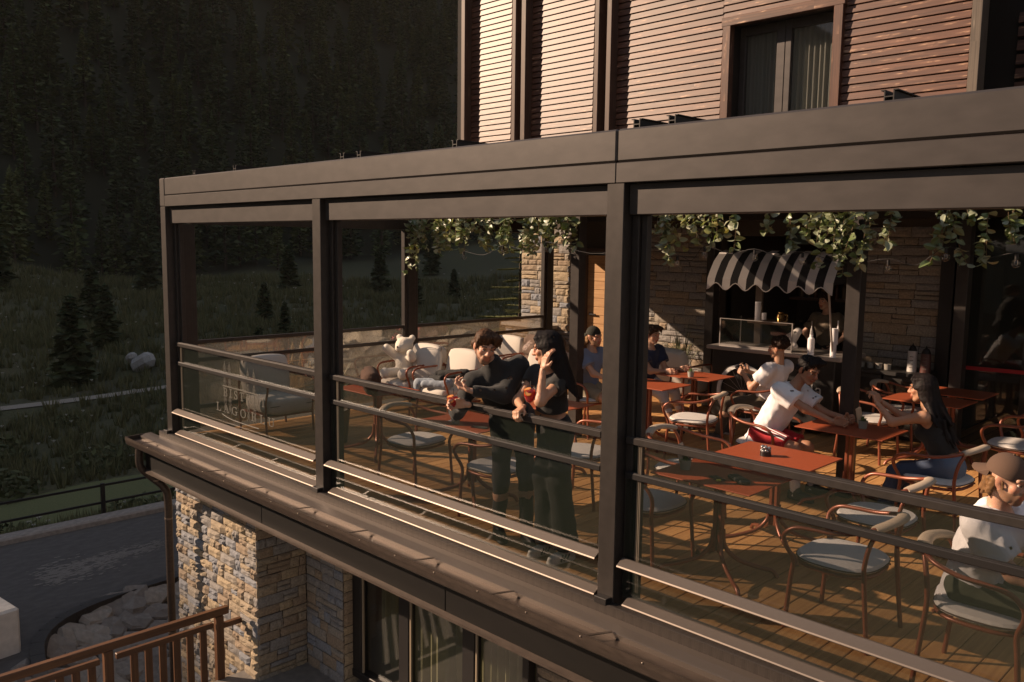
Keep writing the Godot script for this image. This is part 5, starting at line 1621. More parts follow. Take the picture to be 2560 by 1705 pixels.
func greenery():
	var needle := tinted(0.85)
	needle.backlight_enabled = true; needle.backlight = Color(0.03, 0.04, 0.01)
	var crowns := []
	for q in 6: crowns.append(conifer_mesh(200 + q, [13.0, 15.0, 11.0, 16.5, 12.0, 14.0][q], [2.7, 2.9, 2.5, 3.1, 3.0, 2.6][q], [Color(0.046, 0.060, 0.020), Color(0.036, 0.048, 0.018), Color(0.064, 0.076, 0.024), Color(0.033, 0.045, 0.018), Color(0.050, 0.060, 0.020), Color(0.042, 0.058, 0.019)][q]))
	var tm := Mb.new(); tm.tube([Vector3(0, -1.5, 0), Vector3(0, 4, 0), Vector3(0, 11, 0)], [0.24, 0.19, 0.05], 6)
	var trunk := tm.mesh(plain(0.05, 0.035, 0.025, 0.9))
	# where the forest stands: only where it can be seen, or throws its shade on what can
	var spots := []
	var r := RandomNumberGenerator.new(); r.seed = 77
	var eye := Vector3(10.1, 2.3, 4.2)
	var x := -114.0
	while x > -262.0:
		var z := 40.0
		while z > -330.0:
			var p := Vector3(x + r.randf_range(-2.2, 2.2), 0, z + r.randf_range(-2.4, 2.4))
			var a := rad_to_deg(atan2(p.z - eye.z, -(p.x - eye.x)))   # 0 towards -x, negative towards -z
			if a < -9.0 and a > -56.0 and r.randf() < 0.93:
				p.y = ground_y(p.x, p.z)
				var elev := (p.y + 14.0 - eye.y) / Vector2(p.x - eye.x, p.z - eye.z).length()
				if (p.y - eye.y) / Vector2(p.x - eye.x, p.z - eye.z).length() < 0.40:
					spots.append([Vector2(p.x - eye.x, p.z - eye.z).length(), p, r.randi() % 6, r.randf_range(0.62, 1.25), r.randf() * TAU])
			z -= 4.5
		x -= 4.2
	spots.sort_custom(func(a, b): return a[0] < b[0])
	var first: Array = []
	first.resize(6)
	var label := "dark green conifer standing in the shaded forest slope"
	var group := "conifers of the forest slope"
	for i in mini(290, spots.size()):
		var q: Array = spots[i]
		var o: Node3D
		if first[q[2]] == null:
			o = thing("conifer_tree", label, "tree", q[1], q[4], group)
			part("crown", crowns[q[2]], o, needle); part("trunk", trunk, o)
			first[q[2]] = o
		else:
			o = dup(first[q[2]], "conifer_tree", label, q[1], q[4], group)
		o.scale = Vector3.ONE * q[3]
	for k in 6:
		var mine := spots.slice(290).filter(func(q): return q[2] == k)
		if mine.is_empty(): continue
		var mm := MultiMesh.new(); mm.transform_format = MultiMesh.TRANSFORM_3D; mm.mesh = crowns[k]; mm.instance_count = mine.size()
		for i in mine.size():
			mm.set_instance_transform(i, Transform3D(Basis(Vector3.UP, mine[i][4]).scaled(Vector3.ONE * mine[i][3]), mine[i][1]))
		var mi := MultiMeshInstance3D.new(); mi.multimesh = mm; mi.material_override = needle
		mi.name = numbered("far_forest"); add_child(mi, true); mi.set_meta("kind", "stuff")
		tag(mi, "far conifer forest reading as one dark mass up the slope", "forest", "far forest")
	# small firs and bushes in the meadow
	var sap := conifer_mesh(301, 4.2, 1.15, Color(0.030, 0.040, 0.014), 1.3)
	var firs := [[-47.0, -16.0, 1.0], [-52.0, -30.0, 0.8], [-72.0, -44.0, 1.3], [-38.5, -11.2, 1.25], [-80.0, -62.0, 1.5], [-64.0, -21.0, 1.2], [-90.0, -36.0, 1.6], [-30.0, -17.5, 0.7], [-58.0, -50.0, 1.1], [-96.0, -84.0, 1.7], [-84.0, -19.0, 1.7], [-70.0, -66.0, 1.0], [-42.0, -26.0, 0.6]]
	var f0: Node3D = null
	for q in firs:
		var p := Vector3(q[0], ground_y(q[0], q[1]) - 0.1, q[1])
		if f0 == null:
			f0 = thing("young_fir", "young fir growing by itself in the dark meadow", "tree", p, 0.0, "young firs in the meadow")
			part("crown", sap, f0, needle)
			f0.scale = Vector3.ONE * q[2]
		else: dup(f0, "young_fir", "young fir growing by itself in the dark meadow", p, q[0], "young firs in the meadow").scale = Vector3.ONE * q[2]
	var bushes := []
	for k in 3: bushes.append(leaf_blob(310 + k, 420, Vector3(0.9, 0.75, 0.9), 0.10, Color(0.030, 0.040, 0.012), Color(0.075, 0.080, 0.028)))
	var spotsb := [[-8.2, -3.2, 1.2], [-8.6, -0.6, 1.0], [-9.2, 0.8, 1.3], [-8.4, -5.6, 1.3], [-10.6, -3.5, 1.1], [-11.0, 0.2, 1.4], [-10.2, -6.8, 1.2], [-12.4, -1.2, 1.1], [-12.0, -9.0, 1.3], [-18.0, -2.4, 1.6], [-19.5, -6.0, 1.5], [-20.0, -9.5, 1.4], [-17.6, 0.8, 1.5], [-25.0, -4.0, 1.7], [-24.0, -12.0, 1.3], [-22.5, -15.5, 1.4], [-29.5, -8.0, 1.0], [-14.6, -12.8, 1.2], [-33.0, -19.0, 1.2], [-29.0, -3.2, 1.6]]
	for i in spotsb.size():
		var q: Array = spotsb[i]
		var o := thing("meadow_bush", "leafy green bush growing beyond the road fence", "bush", Vector3(q[0], ground_y(q[0], q[1]) - 0.15, q[1]), q[0], "bushes beyond the fence")
		part("foliage", bushes[i % 3], o, needle); o.scale = Vector3(q[2], q[2] * 0.85, q[2])
	# grass and herbs
	var gm := Mb.new()
	for i in 14:
		var a := r.randf() * TAU
		var d := Vector3(cos(a), 0, sin(a))
		var h := r.randf_range(0.16, 0.34)
		var o := d * r.randf() * 0.16
		gm.col = Color(0.050, 0.058, 0.018).lerp(Color(0.12, 0.11, 0.045), r.randf())
		var p := Vector3(-d.z, 0, d.x) * 0.018
		gm.tri(o - p, o + d * h * 0.35 + Vector3(0, h, 0), o + p)
	var blade := gm.mesh()
	var fl := Mb.new(); fl.col = Color(0.30, 0.29, 0.24)
	for k in 6:
		var a := TAU * k / 6
		fl.tri(Vector3(0, 0.28, 0), Vector3(cos(a) * 0.035, 0.32, sin(a) * 0.035), Vector3(cos(a + 0.8) * 0.035, 0.32, sin(a + 0.8) * 0.035))
	for q in [["meadow_grass", blade, 9000, "tufted meadow grass on the dark slope"], ["meadow_flowers", fl.mesh(), 420, "tiny pale flowers scattered in the meadow"]]:
		var mm := MultiMesh.new(); mm.transform_format = MultiMesh.TRANSFORM_3D; mm.mesh = q[1]
		var tr := []
		while tr.size() < q[2]:
			var a := deg_to_rad(r.randf_range(8.0, 54.0))
			var dist := 17.0 + pow(r.randf(), 1.5) * 110.0
			var p := Vector3(eye.x - cos(a) * dist, 0, eye.z - sin(a) * dist)
			if p.x > -7.2 or p.x < -113.0 or absf(p.x + 34.4) < 0.8 or (p.x < -12.8 and p.x > -17.6 and p.z < 2.0 and p.z > -13.0): continue
			p.y = ground_y(p.x, p.z)
			var s := (0.8 + dist * 0.022) * r.randf_range(0.7, 1.4)
			tr.append(Transform3D(Basis(Vector3.UP, r.randf() * TAU).scaled(Vector3(s, s, s)), p))
		mm.instance_count = tr.size()
		for i in tr.size(): mm.set_instance_transform(i, tr[i])
		var mi := MultiMeshInstance3D.new(); mi.multimesh = mm; mi.material_override = needle
		mi.name = numbered(q[0]); add_child(mi, true); mi.set_meta("kind", "stuff"); tag(mi, q[3], "grass" if q[0] == "meadow_grass" else "flowers")
	# pale rock by the path
	var rk := Mb.new()
	rk.box(Vector3.ZERO, Vector3(1.5, 0.9, 0.9), Basis(Vector3.UP, 0.5) * Basis(Vector3.BACK, 0.5), 0.28); rk.box(Vector3(-0.9, 0.25, 0.3), Vector3(0.8, 0.5, 0.5), Basis(Vector3.BACK, 0.3), 0.15)
	var rock := put("boulder", rk, mottled(0.30, 0.29, 0.28, 0.7, 1.2, 0.9, 0.04, Vector3(1, 1, 1), 84)); rock.position = Vector3(-39.5, ground_y(-39.5, -15.3) + 0.5, -15.3)
	tag(rock, "pale boulder lying above the footpath", "boulder")
	# the sunlit fir just behind the end wall
	var t := thing("spruce", "sunlit young spruce just behind the end of the terrace", "tree", Vector3(-2.15, -0.9, -8.3))
	var mb := Mb.new(); mb.tube([Vector3(0, -2, 0), Vector3(0, 3.6, 0)], [0.06, 0.012], 6); put("trunk", mb, plain(0.06, 0.04, 0.028, 0.9), t)
	mb = Mb.new()
	var spr := RandomNumberGenerator.new(); spr.seed = 5
	for i in 46:
		var y := 0.05 + i * 0.076
		var len := lerpf(1.25, 0.12, y / 3.6) * spr.randf_range(0.75, 1.15)
		var a := i * 2.4
		var d := Vector3(cos(a), -0.10, sin(a)).normalized()
		var side := d.cross(Vector3.UP).normalized()
		for j in 13:
			var s := (j + 1) / 13.0 * len
			var o := Vector3(0, y, 0) + d * s + Vector3(0, s * s * 0.10, 0)
			for e in [-1, 1]:
				var tip = o + side * e * (len - s + 0.10) * 0.42 + d * 0.09
				for m in 5:
					var b0 := o.lerp(tip, m / 5.0)
					mb.col = Color(0.060, 0.075, 0.018).lerp(Color(0.13, 0.13, 0.035), spr.randf())
					for n in 2:
						var nd = (tip - o).normalized() * 0.075 + Vector3(spr.randfn(0, 0.022), 0.012 + spr.randf() * 0.02, spr.randfn(0, 0.022))
						mb.tri(b0 - d * 0.022, b0 + nd, b0 + d * 0.022)
	var nm := tinted(0.7); nm.backlight_enabled = true; nm.backlight = Color(0.12, 0.14, 0.03)
	put("branches", mb, nm, t)
	garland()
	# ornamental grasses
	grass_planter("spiky planter grass with yellow flowers beside the second front bay", Vector3(1.62, DECK, -1.30), 0.75, true)
	grass_planter("tall spiky plant in a dark pot against the stone wall", Vector3(2.86, DECK + 0.05, -6.72), 0.95, false)
	var o := thing("flower_bed", "grasses and pink flowers outside the glass end wall", "flower bed", Vector3(-1.0, -0.55, -5.2))
	mb = Mb.new()
	for i in 260:
		var b := Vector3(r.randfn(0, 0.5), 0, r.randfn(0, 0.9))
		var tip := b + Vector3(r.randfn(0, 0.25), r.randf_range(0.7, 1.35), r.randfn(0, 0.25))
		mb.col = Color(0.10, 0.105, 0.04).lerp(Color(0.22, 0.20, 0.10), r.randf())
		mb.tri(b - Vector3(0.006, 0, 0.006), tip, b + Vector3(0.006, 0, 0.006))
	put("grass_blades", mb, needle, o)
	mb = Mb.new()
	for i in 46:
		mb.col = Color(0.42, 0.11, 0.12); var p := Vector3(r.randfn(0, 0.10), 1.36 + r.randfn(0, 0.06), 0.75 + r.randfn(0, 0.16))
		for k in 4: mb.tri(p, p + Vector3(r.randfn(), r.randfn(), r.randfn()) * 0.03, p + Vector3(r.randfn(), r.randfn(), r.randfn()) * 0.03)
	put("pink_flowers", mb, needle, o)

func grass_planter(label: String, at: Vector3, h: float, flowers: bool):
	var t := thing("planter", label, "plant", at)
	var mb := Mb.new(); mb.lathe(Vector3.ZERO, [Vector2(0, 0), Vector2(0.16, 0), Vector2(0.20, 0.40), Vector2(0.185, 0.40), Vector2(0.18, 0.36), Vector2(0, 0.36)], 18)
	put("pot", mb, plain(0.05, 0.035, 0.022, 0.4), t)
	var r := RandomNumberGenerator.new(); r.seed = int(h * 100)
	mb = Mb.new()
	for i in 150:
		var a := r.randf() * TAU
		var lean := r.randf_range(0.10, 0.95)
		var d := Vector3(cos(a), 0, sin(a))
		var l := h * r.randf_range(0.55, 1.05)
		var p := Vector3(-d.z, 0, d.x) * r.randf_range(0.004, 0.008)
		var b := d * 0.05 + Vector3(0, 0.37, 0)
		var m := b + (d * lean * 0.42 + Vector3.UP * (1.0 - lean * 0.35)) * l * 0.55
		var e := m + (d * lean * 0.9 + Vector3.UP * (0.95 - lean)) * l * 0.5
		mb.col = Color(0.10, 0.115, 0.05).lerp(Color(0.22, 0.22, 0.13), r.randf())
		mb.tri(b - p, m + p, b + p); mb.tri(b - p, m - p, m + p); mb.tri(m - p, e, m + p)
	var gm := tinted(0.6); gm.backlight_enabled = true; gm.backlight = Color(0.10, 0.11, 0.04)
	put("blades", mb, gm, t)
	if flowers:
		for i in 7:
			mb = Mb.new()
			var c := Vector3(r.randfn(0, 0.09) + 0.05, 0.60 + r.randf() * 0.14, r.randfn(0, 0.09) + 0.06)
			mb.col = Color(0.62, 0.38, 0.02)
			for k in 8:
				var a := TAU * k / 8
				mb.tri(c, c + Vector3(cos(a) * 0.03, 0.012, sin(a) * 0.03), c + Vector3(cos(a + 0.6) * 0.03, 0.012, sin(a + 0.6) * 0.03))
			mb.col = Color(0.25, 0.12, 0.02); mb.ball(c + Vector3(0, 0.004, 0), Vector3.ONE * 0.009, Basis(), 8)
			put("flower", mb, gm, t)

func garland():
	var leaves := []
	for k in 4:
		var mb := Mb.new()
		var w: float = [0.026, 0.031, 0.022, 0.028][k]
		var l: float = [0.080, 0.072, 0.084, 0.066][k]
		var rows := [[0.0, 0.004], [0.15, 0.6], [0.40, 1.0], [0.70, 0.82], [0.9, 0.4], [1.0, 0.02]]
		for i in rows.size() - 1:
			for e in [-1.0, 1.0]:
				var P := []
				for q in [rows[i], rows[i + 1]]:
					P.append(Vector3(0, q[0] * l, -pow(q[0], 2.0) * l * [0.30, 0.12, 0.42, 0.2][k])); P.append(Vector3(e * w * q[1], q[0] * l, -pow(q[0], 2.0) * l * [0.30, 0.12, 0.42, 0.2][k] + 0.010 * q[1]))
				if e > 0: mb.quad(P[0], P[1], P[3], P[2])
				else: mb.quad(P[1], P[0], P[2], P[3])
		leaves.append(mb.mesh())
	var mats := []
	for q in [[0.115, 0.155, 0.062], [0.20, 0.23, 0.125], [0.26, 0.29, 0.20], [0.085, 0.12, 0.045], [0.36, 0.37, 0.29], [0.17, 0.16, 0.06]]:
		var m := plain(q[0], q[1], q[2], 0.36)
		m.backlight_enabled = true; m.backlight = lin(q[0] * 0.8, q[1] * 0.8, q[2] * 0.4)
		mats.append(m)
	var stem := plain(0.16, 0.105, 0.055, 0.7)
	var defs := [
		["leafy eucalyptus garland hanging in the middle bay behind the couple", [[0.45, 2.62, 4], [0.7, 2.6, 5], [1.0, 2.6, 5], [1.3, 2.6, 5], [1.6, 2.6, 5], [1.9, 2.6, 6], [2.2, 2.6, 6], [2.5, 2.6, 5], [2.8, 2.6, 6], [3.1, 2.6, 5], [3.3, 2.6, 4]], 0.46, [[0.40, 0.80]]],
		["leafy eucalyptus garland hanging in the right bay before the awning", [[4.0, 2.62, 5], [4.35, 2.6, 5], [4.7, 2.6, 6], [5.05, 2.6, 5], [5.4, 2.6, 5], [5.8, 2.6, 3], [6.2, 2.6, 4], [6.55, 2.6, 6], [6.9, 2.6, 6], [7.3, 2.6, 2], [7.65, 2.6, 3], [8.05, 2.6, 3], [8.4, 2.6, 2]], 0.36, [[6.70, 0.56], [6.86, 0.50], [4.72, 0.50], [6.6, 0.48], [7.6, 0.45], [7.95, 0.42]]]]
	var r := RandomNumberGenerator.new(); r.seed = 31
	for d in defs:
		var t := thing("leaf_garland", d[0], "garland")
		var strands := []
		for q in d[1]:
			for k in q[2]:
				var x: float = q[0] + r.randf_range(-0.18, 0.18)
				var z := -3.56 + r.randf_range(-0.05, 0.14)
				var l: float = d[2] * r.randf_range(0.35, 1.0)
				strands.append([Vector3(x, q[1] + r.randf_range(0.0, 0.12), z), l])
		for q in d[3]:
			for k in 2: strands.append([Vector3(q[0] + r.randf_range(-0.05, 0.05), 2.62, -3.52 + r.randf_range(0, 0.1)), q[1] * r.randf_range(0.8, 1.0)])
		var sm := Mb.new()
		var n := 0
		var rest := Mb.new()
		for q in strands:
			var p: Vector3 = q[0]
			var sway := Vector3(r.randfn(0, 0.22), 0, r.randfn(0, 0.16))
			var pts := []
			var steps := int(q[1] / 0.045) + 2
			for i in steps: pts.append(p + Vector3(0, -q[1] * i / (steps - 1), 0) + sway * q[1] * pow(i / float(steps), 1.5))
			sm.tube(pts, 0.0022, 4)
			for i in steps:
				for k in (2 if i < steps - 1 else 3):
					if r.randf() < 0.12: continue
					var a := r.randf() * TAU
					var dir := Vector3(cos(a), r.randf_range(-0.9, 0.35), sin(a)).normalized()
					var side := dir.cross(Vector3(r.randfn(), r.randfn(), r.randfn())).normalized()
					var b := Basis(side, dir, side.cross(dir)).scaled_local(Vector3.ONE * r.randf_range(0.75, 1.35))
					if n < 295:
						part("leaf", leaves[r.randi() % 4], t, mats[r.randi() % 6], pts[i]).basis = b
					else:
						var src: ArrayMesh = leaves[r.randi() % 4]
						var arr := src.surface_get_arrays(0)
						rest.col = [Color(0.115, 0.155, 0.062), Color(0.20, 0.23, 0.125), Color(0.26, 0.29, 0.20)][r.randi() % 3]
						for v in arr[Mesh.ARRAY_VERTEX].size():
							rest.v.append(pts[i] + b * arr[Mesh.ARRAY_VERTEX][v]); rest.n.append((b * arr[Mesh.ARRAY_NORMAL][v]).normalized()); rest.t.append(Vector2.ZERO); rest.c.append(rest.col)
					n += 1
		put("stems", sm, stem, t)
		if rest.v.size():
			var lm := tinted(0.36); lm.backlight_enabled = true; lm.backlight = lin(0.14, 0.16, 0.05)
			put("more_leaves", rest, lm, t).set_meta("kind", "stuff")
	# bulbs of the string light hanging among the leaves
	var at := [[1.55, 2.12], [2.3, 2.2], [3.05, 2.25], [4.42, 2.17], [4.95, 2.12], [5.28, 2.22], [5.85, 2.20], [6.35, 2.18], [7.15, 2.13], [7.62, 2.24], [8.15, 2.20], [8.5, 2.28]]
	var wire := Mb.new()
	var wp := []
	for i in at.size():
		wp.append(Vector3(at[i][0], at[i][1] + 0.10, -3.42)); 
		if i < at.size() - 1: wp.append(Vector3((at[i][0] + at[i + 1][0]) * 0.5, minf(at[i][1], at[i + 1][1]) + 0.05, -3.44))
	var t := thing("string_lights", "string of clear glass bulbs hanging among the garland leaves", "string lights")
	wire.tube(spline(wp, 4), 0.003, 5); put("wire", wire, M.alu_dark, t)
	for q in at:
		var mb := Mb.new(); mb.lathe(Vector3(q[0], q[1] + 0.045, -3.42), [Vector2(0, 0.0), Vector2(0.014, 0.0), Vector2(0.014, 0.045), Vector2(0, 0.045)], 8); put("socket", mb, M.alu_dark, t)
		mb = Mb.new(); mb.ball(Vector3(q[0], q[1] + 0.012, -3.42), Vector3.ONE * 0.036, Basis(), 16); put("bulb", mb, M.clear_glass, t)
		mb = Mb.new(); mb.tube(spline([Vector3(q[0] - 0.008, q[1] + 0.04, -3.42), Vector3(q[0] - 0.012, q[1] + 0.005, -3.42), Vector3(q[0] + 0.012, q[1] + 0.005, -3.42), Vector3(q[0] + 0.008, q[1] + 0.04, -3.42)], 3), 0.0015, 4); put("filament", mb, plain(0.5, 0.4, 0.3, 0.3, 0.8), t)

# ---------------------------------------------------------------- people
func bend(a: Vector3, c: Vector3, l1: float, l2: float, pole: Vector3) -> Vector3:
	var d := c - a
	var L := minf(d.length(), (l1 + l2) * 0.995)
	var u := d.normalized()
	var x := (l1 * l1 - l2 * l2 + L * L) / (2.0 * L)
	var h := sqrt(maxf(l1 * l1 - x * x, 0.0))
	var p := (pole - u * pole.dot(u)).normalized()
	return a + u * x + p * h

func head_basis(yaw: float, pitch: float, roll: float) -> Basis:
	return Basis(Vector3.UP, deg_to_rad(yaw)) * Basis(Vector3.RIGHT, deg_to_rad(pitch)) * Basis(Vector3.BACK, deg_to_rad(roll))

# five fingers and a thumb on a palm; d towards the fingers, s towards the thumb, nr out of the palm
func hand(mb: Mb, W: Vector3, d: Vector3, s: Vector3, curl, cols: Array, scale := 1.0, thumb := 0.4):
	d = d.normalized(); s = (s - d * s.dot(d)).normalized()
	var nr := d.cross(s).normalized()
	if curl is Array and curl.size() > 5 and curl[5] < 0: nr = -nr
	var f := Sdf.new(); f.cell = 0.0042; f.k = 0.009
	var k := scale
	f.cap(W - d * 0.02 * k, W + d * 0.02 * k, 0.024 * k, 0.026 * k, 0, 0, nr, 1.35)
	var off := [0.030, 0.010, -0.010, -0.028]
	var ln := [0.088, 0.092, 0.088, 0.078]
	var seg := [[0.044, 0.027, 0.021], [0.048, 0.030, 0.022], [0.045, 0.028, 0.021], [0.035, 0.021, 0.018]]
	for i in 4:
		var c: float = curl[i] if curl is Array else curl
		var p: Vector3 = W + (d * ln[i] + s * off[i]) * k
		f.cap(W + (d * 0.02 + s * off[i] * 0.7) * k, p, 0.0135 * k, 0.0118 * k)
		var dir = (d + s * off[i] * 2.2).normalized()
		var a := 0.0
		for j in 3:
			a += c * [1.15, 1.35, 0.8][j]
			var e: Vector3 = p + (dir * cos(a) + nr * sin(a)) * seg[i][j] * k
			f.cap(p, e, [0.0102, 0.0092, 0.0082][j] * k, [0.0092, 0.0082, 0.0068][j] * k)
			p = e
	var tp := W + (d * 0.022 + s * 0.026) * k
	var t1 := tp + (d * 0.55 + s * (0.78 - thumb * 0.5) + nr * (0.25 + thumb * 0.6)).normalized() * 0.040 * k
	var t2 := t1 + (d * 0.8 + s * (0.4 - thumb * 0.7) + nr * (0.15 + thumb * 0.6)).normalized() * 0.030 * k
	f.cap(W + (d * 0.012 + s * 0.012) * k, tp, 0.015 * k, 0.0135 * k)
	f.cap(tp, t1, 0.0128 * k, 0.0108 * k); f.cap(t1, t2, 0.0108 * k, 0.0082 * k)
	f.build(); f.add_to(mb, cols)

# a whole figure. Keys: P hips, N base of the neck, yaw (way the chest faces), H head centre, hy hp hr head turn, wl wr wrists, pl pr elbow poles, al ar ankles, kl kr knee poles,
# skin, hair, female, beard, sleeve (0 none, 0.5 short, 1 long), top, legs ...
func person(label: String, c: Dictionary) -> Node3D:
	var t := thing("person", label, "person")
	var skin: Color = c.skin
	var hairc: Color = c.get("hair", Color(0.02, 0.014, 0.010))
	var fem: bool = c.get("female", false)
	var P: Vector3 = c.P
	var N: Vector3 = c.N
	var up := (N - P).normalized()
	var f := Vector3(sin(deg_to_rad(c.yaw)), 0, cos(deg_to_rad(c.yaw)))
	f = (f - up * f.dot(up)).normalized()
	var l := up.cross(f).normalized()         # towards the person's left
	var sh := deg_to_rad(c.get("twist", 0.0))
	var ls := (l * cos(sh) + f * sin(sh)).normalized()
	var tl := (N - P).length()
	var sw := 0.160 if fem else 0.185
	var k := 0.92 if fem else 1.0
	var SL = N - up * 0.055 + ls * sw + up * c.get("liftl", 0.0)
	var SR = N - up * 0.055 - ls * sw + up * c.get("liftr", 0.0)
	var HL := P + l * 0.085
	var HR := P - l * 0.085
	var EL := bend(SL, c.wl, 0.285 * k, 0.25 * k, c.get("pl", -f - up))
	var ER := bend(SR, c.wr, 0.285 * k, 0.25 * k, c.get("pr", -f - up))
	var KL := bend(HL, c.al, 0.43 * k, 0.41 * k, c.get("kl", f + Vector3.UP * 0.3))
	var KR := bend(HR, c.ar, 0.43 * k, 0.41 * k, c.get("kr", f + Vector3.UP * 0.3))
	var H: Vector3 = c.H
	var B := head_basis(c.hy, c.get("hp", 0.0), c.get("hr", 0.0))
	# ---- the body, one surface
	var mb := Mb.new()
	var cols := [skin, skin * Color(0.80, 0.50, 0.47), hairc.lerp(skin, 0.35), hairc, Color(0.62, 0.58, 0.54), Color(0.012, 0.009, 0.008), skin * Color(1.04, 0.88, 0.84)]
	var s := Sdf.new(); s.cell = 0.0135; s.k = 0.04
	s.cap(P - l * 0.06, P + l * 0.06, 0.115 * k, 0.115 * k, 0, 0, f, 1.1)
	s.cap(P + up * 0.06, P + up * tl * 0.5, 0.118 * k, 0.115 * k, 0, 0, f, 1.3)
	s.cap(P + up * tl * 0.5, N - up * 0.12, 0.13 * k, 0.13 * k, 0, 0, f, 1.25)
	s.cap(N - up * 0.075, SL, 0.068 * k, 0.052 * k); s.cap(N - up * 0.075, SR, 0.068 * k, 0.052 * k)
	s.cap(N - up * 0.05, H + B * Vector3(0, -0.05, -0.02), 0.058 * k, 0.053 * k)
	for q in [[SL, EL, c.wl], [SR, ER, c.wr]]:
		s.cap(q[0], q[1], 0.048 * k, 0.038 * k); s.cap(q[1], q[2], 0.039 * k, 0.025 * k)
	for q in [[HL, KL, c.al], [HR, KR, c.ar]]:
		s.cap(q[0], q[1], 0.082 * k, 0.054 * k); s.cap(q[1], q[1].lerp(q[2], 0.35), 0.053 * k, 0.055 * k); s.cap(q[1].lerp(q[2], 0.35), q[2], 0.054 * k, 0.036 * k)
	s.build(); s.add_to(mb, cols)
	# head
	var h := Sdf.new(); h.cell = c.get("hcell", 0.0052); h.k = 0.016
	var hsz: float = c.get("size", 1.0)
	var X := func(x: float, y: float, z: float) -> Vector3: return H + B * Vector3(x, y, z) * hsz
	h.ell(X.call(0, 0.034, -0.014), Vector3(0.073, 0.082, 0.092), B)
	h.ell(X.call(0, -0.030, 0.024), Vector3(0.058, 0.078, 0.062), B)
	h.ell(X.call(0, -0.094, 0.060), Vector3(0.024, 0.019, 0.022), B, 2 if c.get("beard", false) else 0)
	for e in [-1.0, 1.0]:
		h.cap(X.call(e * 0.050, -0.050, 0.0), X.call(e * 0.020, -0.096, 0.056), 0.018, 0.017, 2 if c.get("beard", false) else 0)
		h.ell(X.call(e * 0.038, -0.022, 0.060), Vector3(0.022, 0.02, 0.020), B, 6)
		h.cap(X.call(e * 0.012, 0.027, 0.084), X.call(e * 0.046, 0.026, 0.070), 0.010, 0.009)
		h.cap(X.call(e * 0.016, 0.0275, 0.0905), X.call(e * 0.047, 0.0285, 0.0765), 0.0042, 0.0034, 3)
		h.ell(X.call(e * 0.075, -0.006, -0.012), Vector3(0.010, 0.031, 0.019), B * Basis(Vector3.UP, e * -0.35), 6)
		h.ell(X.call(e * 0.012, -0.030, 0.095), Vector3(0.009, 0.008, 0.010), B, 6)
	h.cap(X.call(0, 0.016, 0.088), X.call(0, -0.026, 0.110), 0.0085, 0.0125, 6)
	h.cap(X.call(-0.019, -0.0585, 0.083), X.call(0.019, -0.0585, 0.083), 0.0060, 0.0060, 1); h.ell(X.call(0, -0.058, 0.088), Vector3(0.014, 0.006, 0.008), B, 1)
	h.cap(X.call(-0.014, -0.070, 0.083), X.call(0.014, -0.070, 0.083), 0.0070, 0.0070, 1)
	if c.get("beard", false):
		h.cap(X.call(-0.022, -0.046, 0.085), X.call(0.022, -0.046, 0.085), 0.006, 0.006, 2)
		h.cap(X.call(-0.022, -0.075, 0.072), X.call(0.022, -0.075, 0.072), 0.012, 0.012, 2); h.ell(X.call(0, -0.100, 0.062), Vector3(0.026, 0.019, 0.024), B, 2)
		if c.get("fullbeard", false):
			h.ell(X.call(0, -0.064, 0.026), Vector3(0.0585, 0.044, 0.058), B, 2)
			for e in [-1.0, 1.0]: h.cap(X.call(e * 0.060, -0.03, 0.0), X.call(e * 0.038, -0.085, 0.040), 0.010, 0.014, 2)
	h.cap(X.call(0, -0.06, -0.022), N - up * 0.0, 0.050 * k, 0.056 * k)
	for e in [-1.0, 1.0]:
		h.hole(X.call(e * 0.0315, 0.004, 0.094), 0.0135)
	h.build(); h.add_to(mb, cols)
	# eyes lie in their sockets
	for e in [-1.0, 1.0]:
		mb.col = cols[4]; mb.ball(X.call(e * 0.0315, 0.004, 0.0735), Vector3.ONE * 0.0118, B, 10)
		mb.col = cols[5]; mb.ball(X.call(e * 0.0315 + c.get("gaze", 0.0), 0.003, 0.0825), Vector3(0.0062, 0.0062, 0.0042), B, 8)
		mb.col = skin * Color(0.8, 0.7, 0.66); mb.ball(X.call(e * 0.0315, 0.0095, 0.0755), Vector3(0.0145, 0.0078, 0.0118), B, 8)
		mb.col = cols[3]; mb.tube([X.call(e * 0.019, 0.0055, 0.083), X.call(e * 0.0315, 0.0062, 0.0885), X.call(e * 0.044, 0.0045, 0.079)], 0.0017, 4)
	mb.col = Color.WHITE
	# hands
	var hc := [skin]
	var dl: Array = c.get("hl", [(c.wl - EL), f, 0.5])
	var dr: Array = c.get("hr_", [(c.wr - ER), f, 0.5])
	hand(mb, c.wl, dl[0], dl[1], dl[2], hc, k, dl[3] if dl.size() > 3 else 0.4)
	hand(mb, c.wr, dr[0], dr[1], dr[2], hc, k, dr[3] if dr.size() > 3 else 0.4)
	var sk := tinted(0.52)
	sk.subsurf_scatter_enabled = true; sk.subsurf_scatter_strength = 0.12
	put("body", mb, sk, t)
	# ---- garments
	var folds := FastNoiseLite.new(); folds.seed = int(absf(P.x) * 37); folds.frequency = 7.5; folds.fractal_octaves = 2
	var sl: float = c.get("sleeve", 0.5)
	var g := Sdf.new(); g.cell = 0.0125; g.k = 0.045; g.noise = folds; g.amp = c.get("crumple", 0.009); g.nscale = Vector3(1.2, 0.8, 1.2)
	var hem: float = c.get("hem", -0.08)
	var q0 = 0.012 + c.get("loose", 0.006)
	g.cap(N - up * 0.13, P + up * tl * 0.5, 0.136 * k + q0, 0.128 * k + q0, 0, 0, f, 1.24)
	g.cap(P + up * tl * 0.55, P + up * hem, 0.128 * k + q0, 0.130 * k + q0 * 1.4, 0, 1, f, 1.22)
	g.cap(N - up * 0.085, N - up * 0.045, 0.074 * k, 0.070 * k)
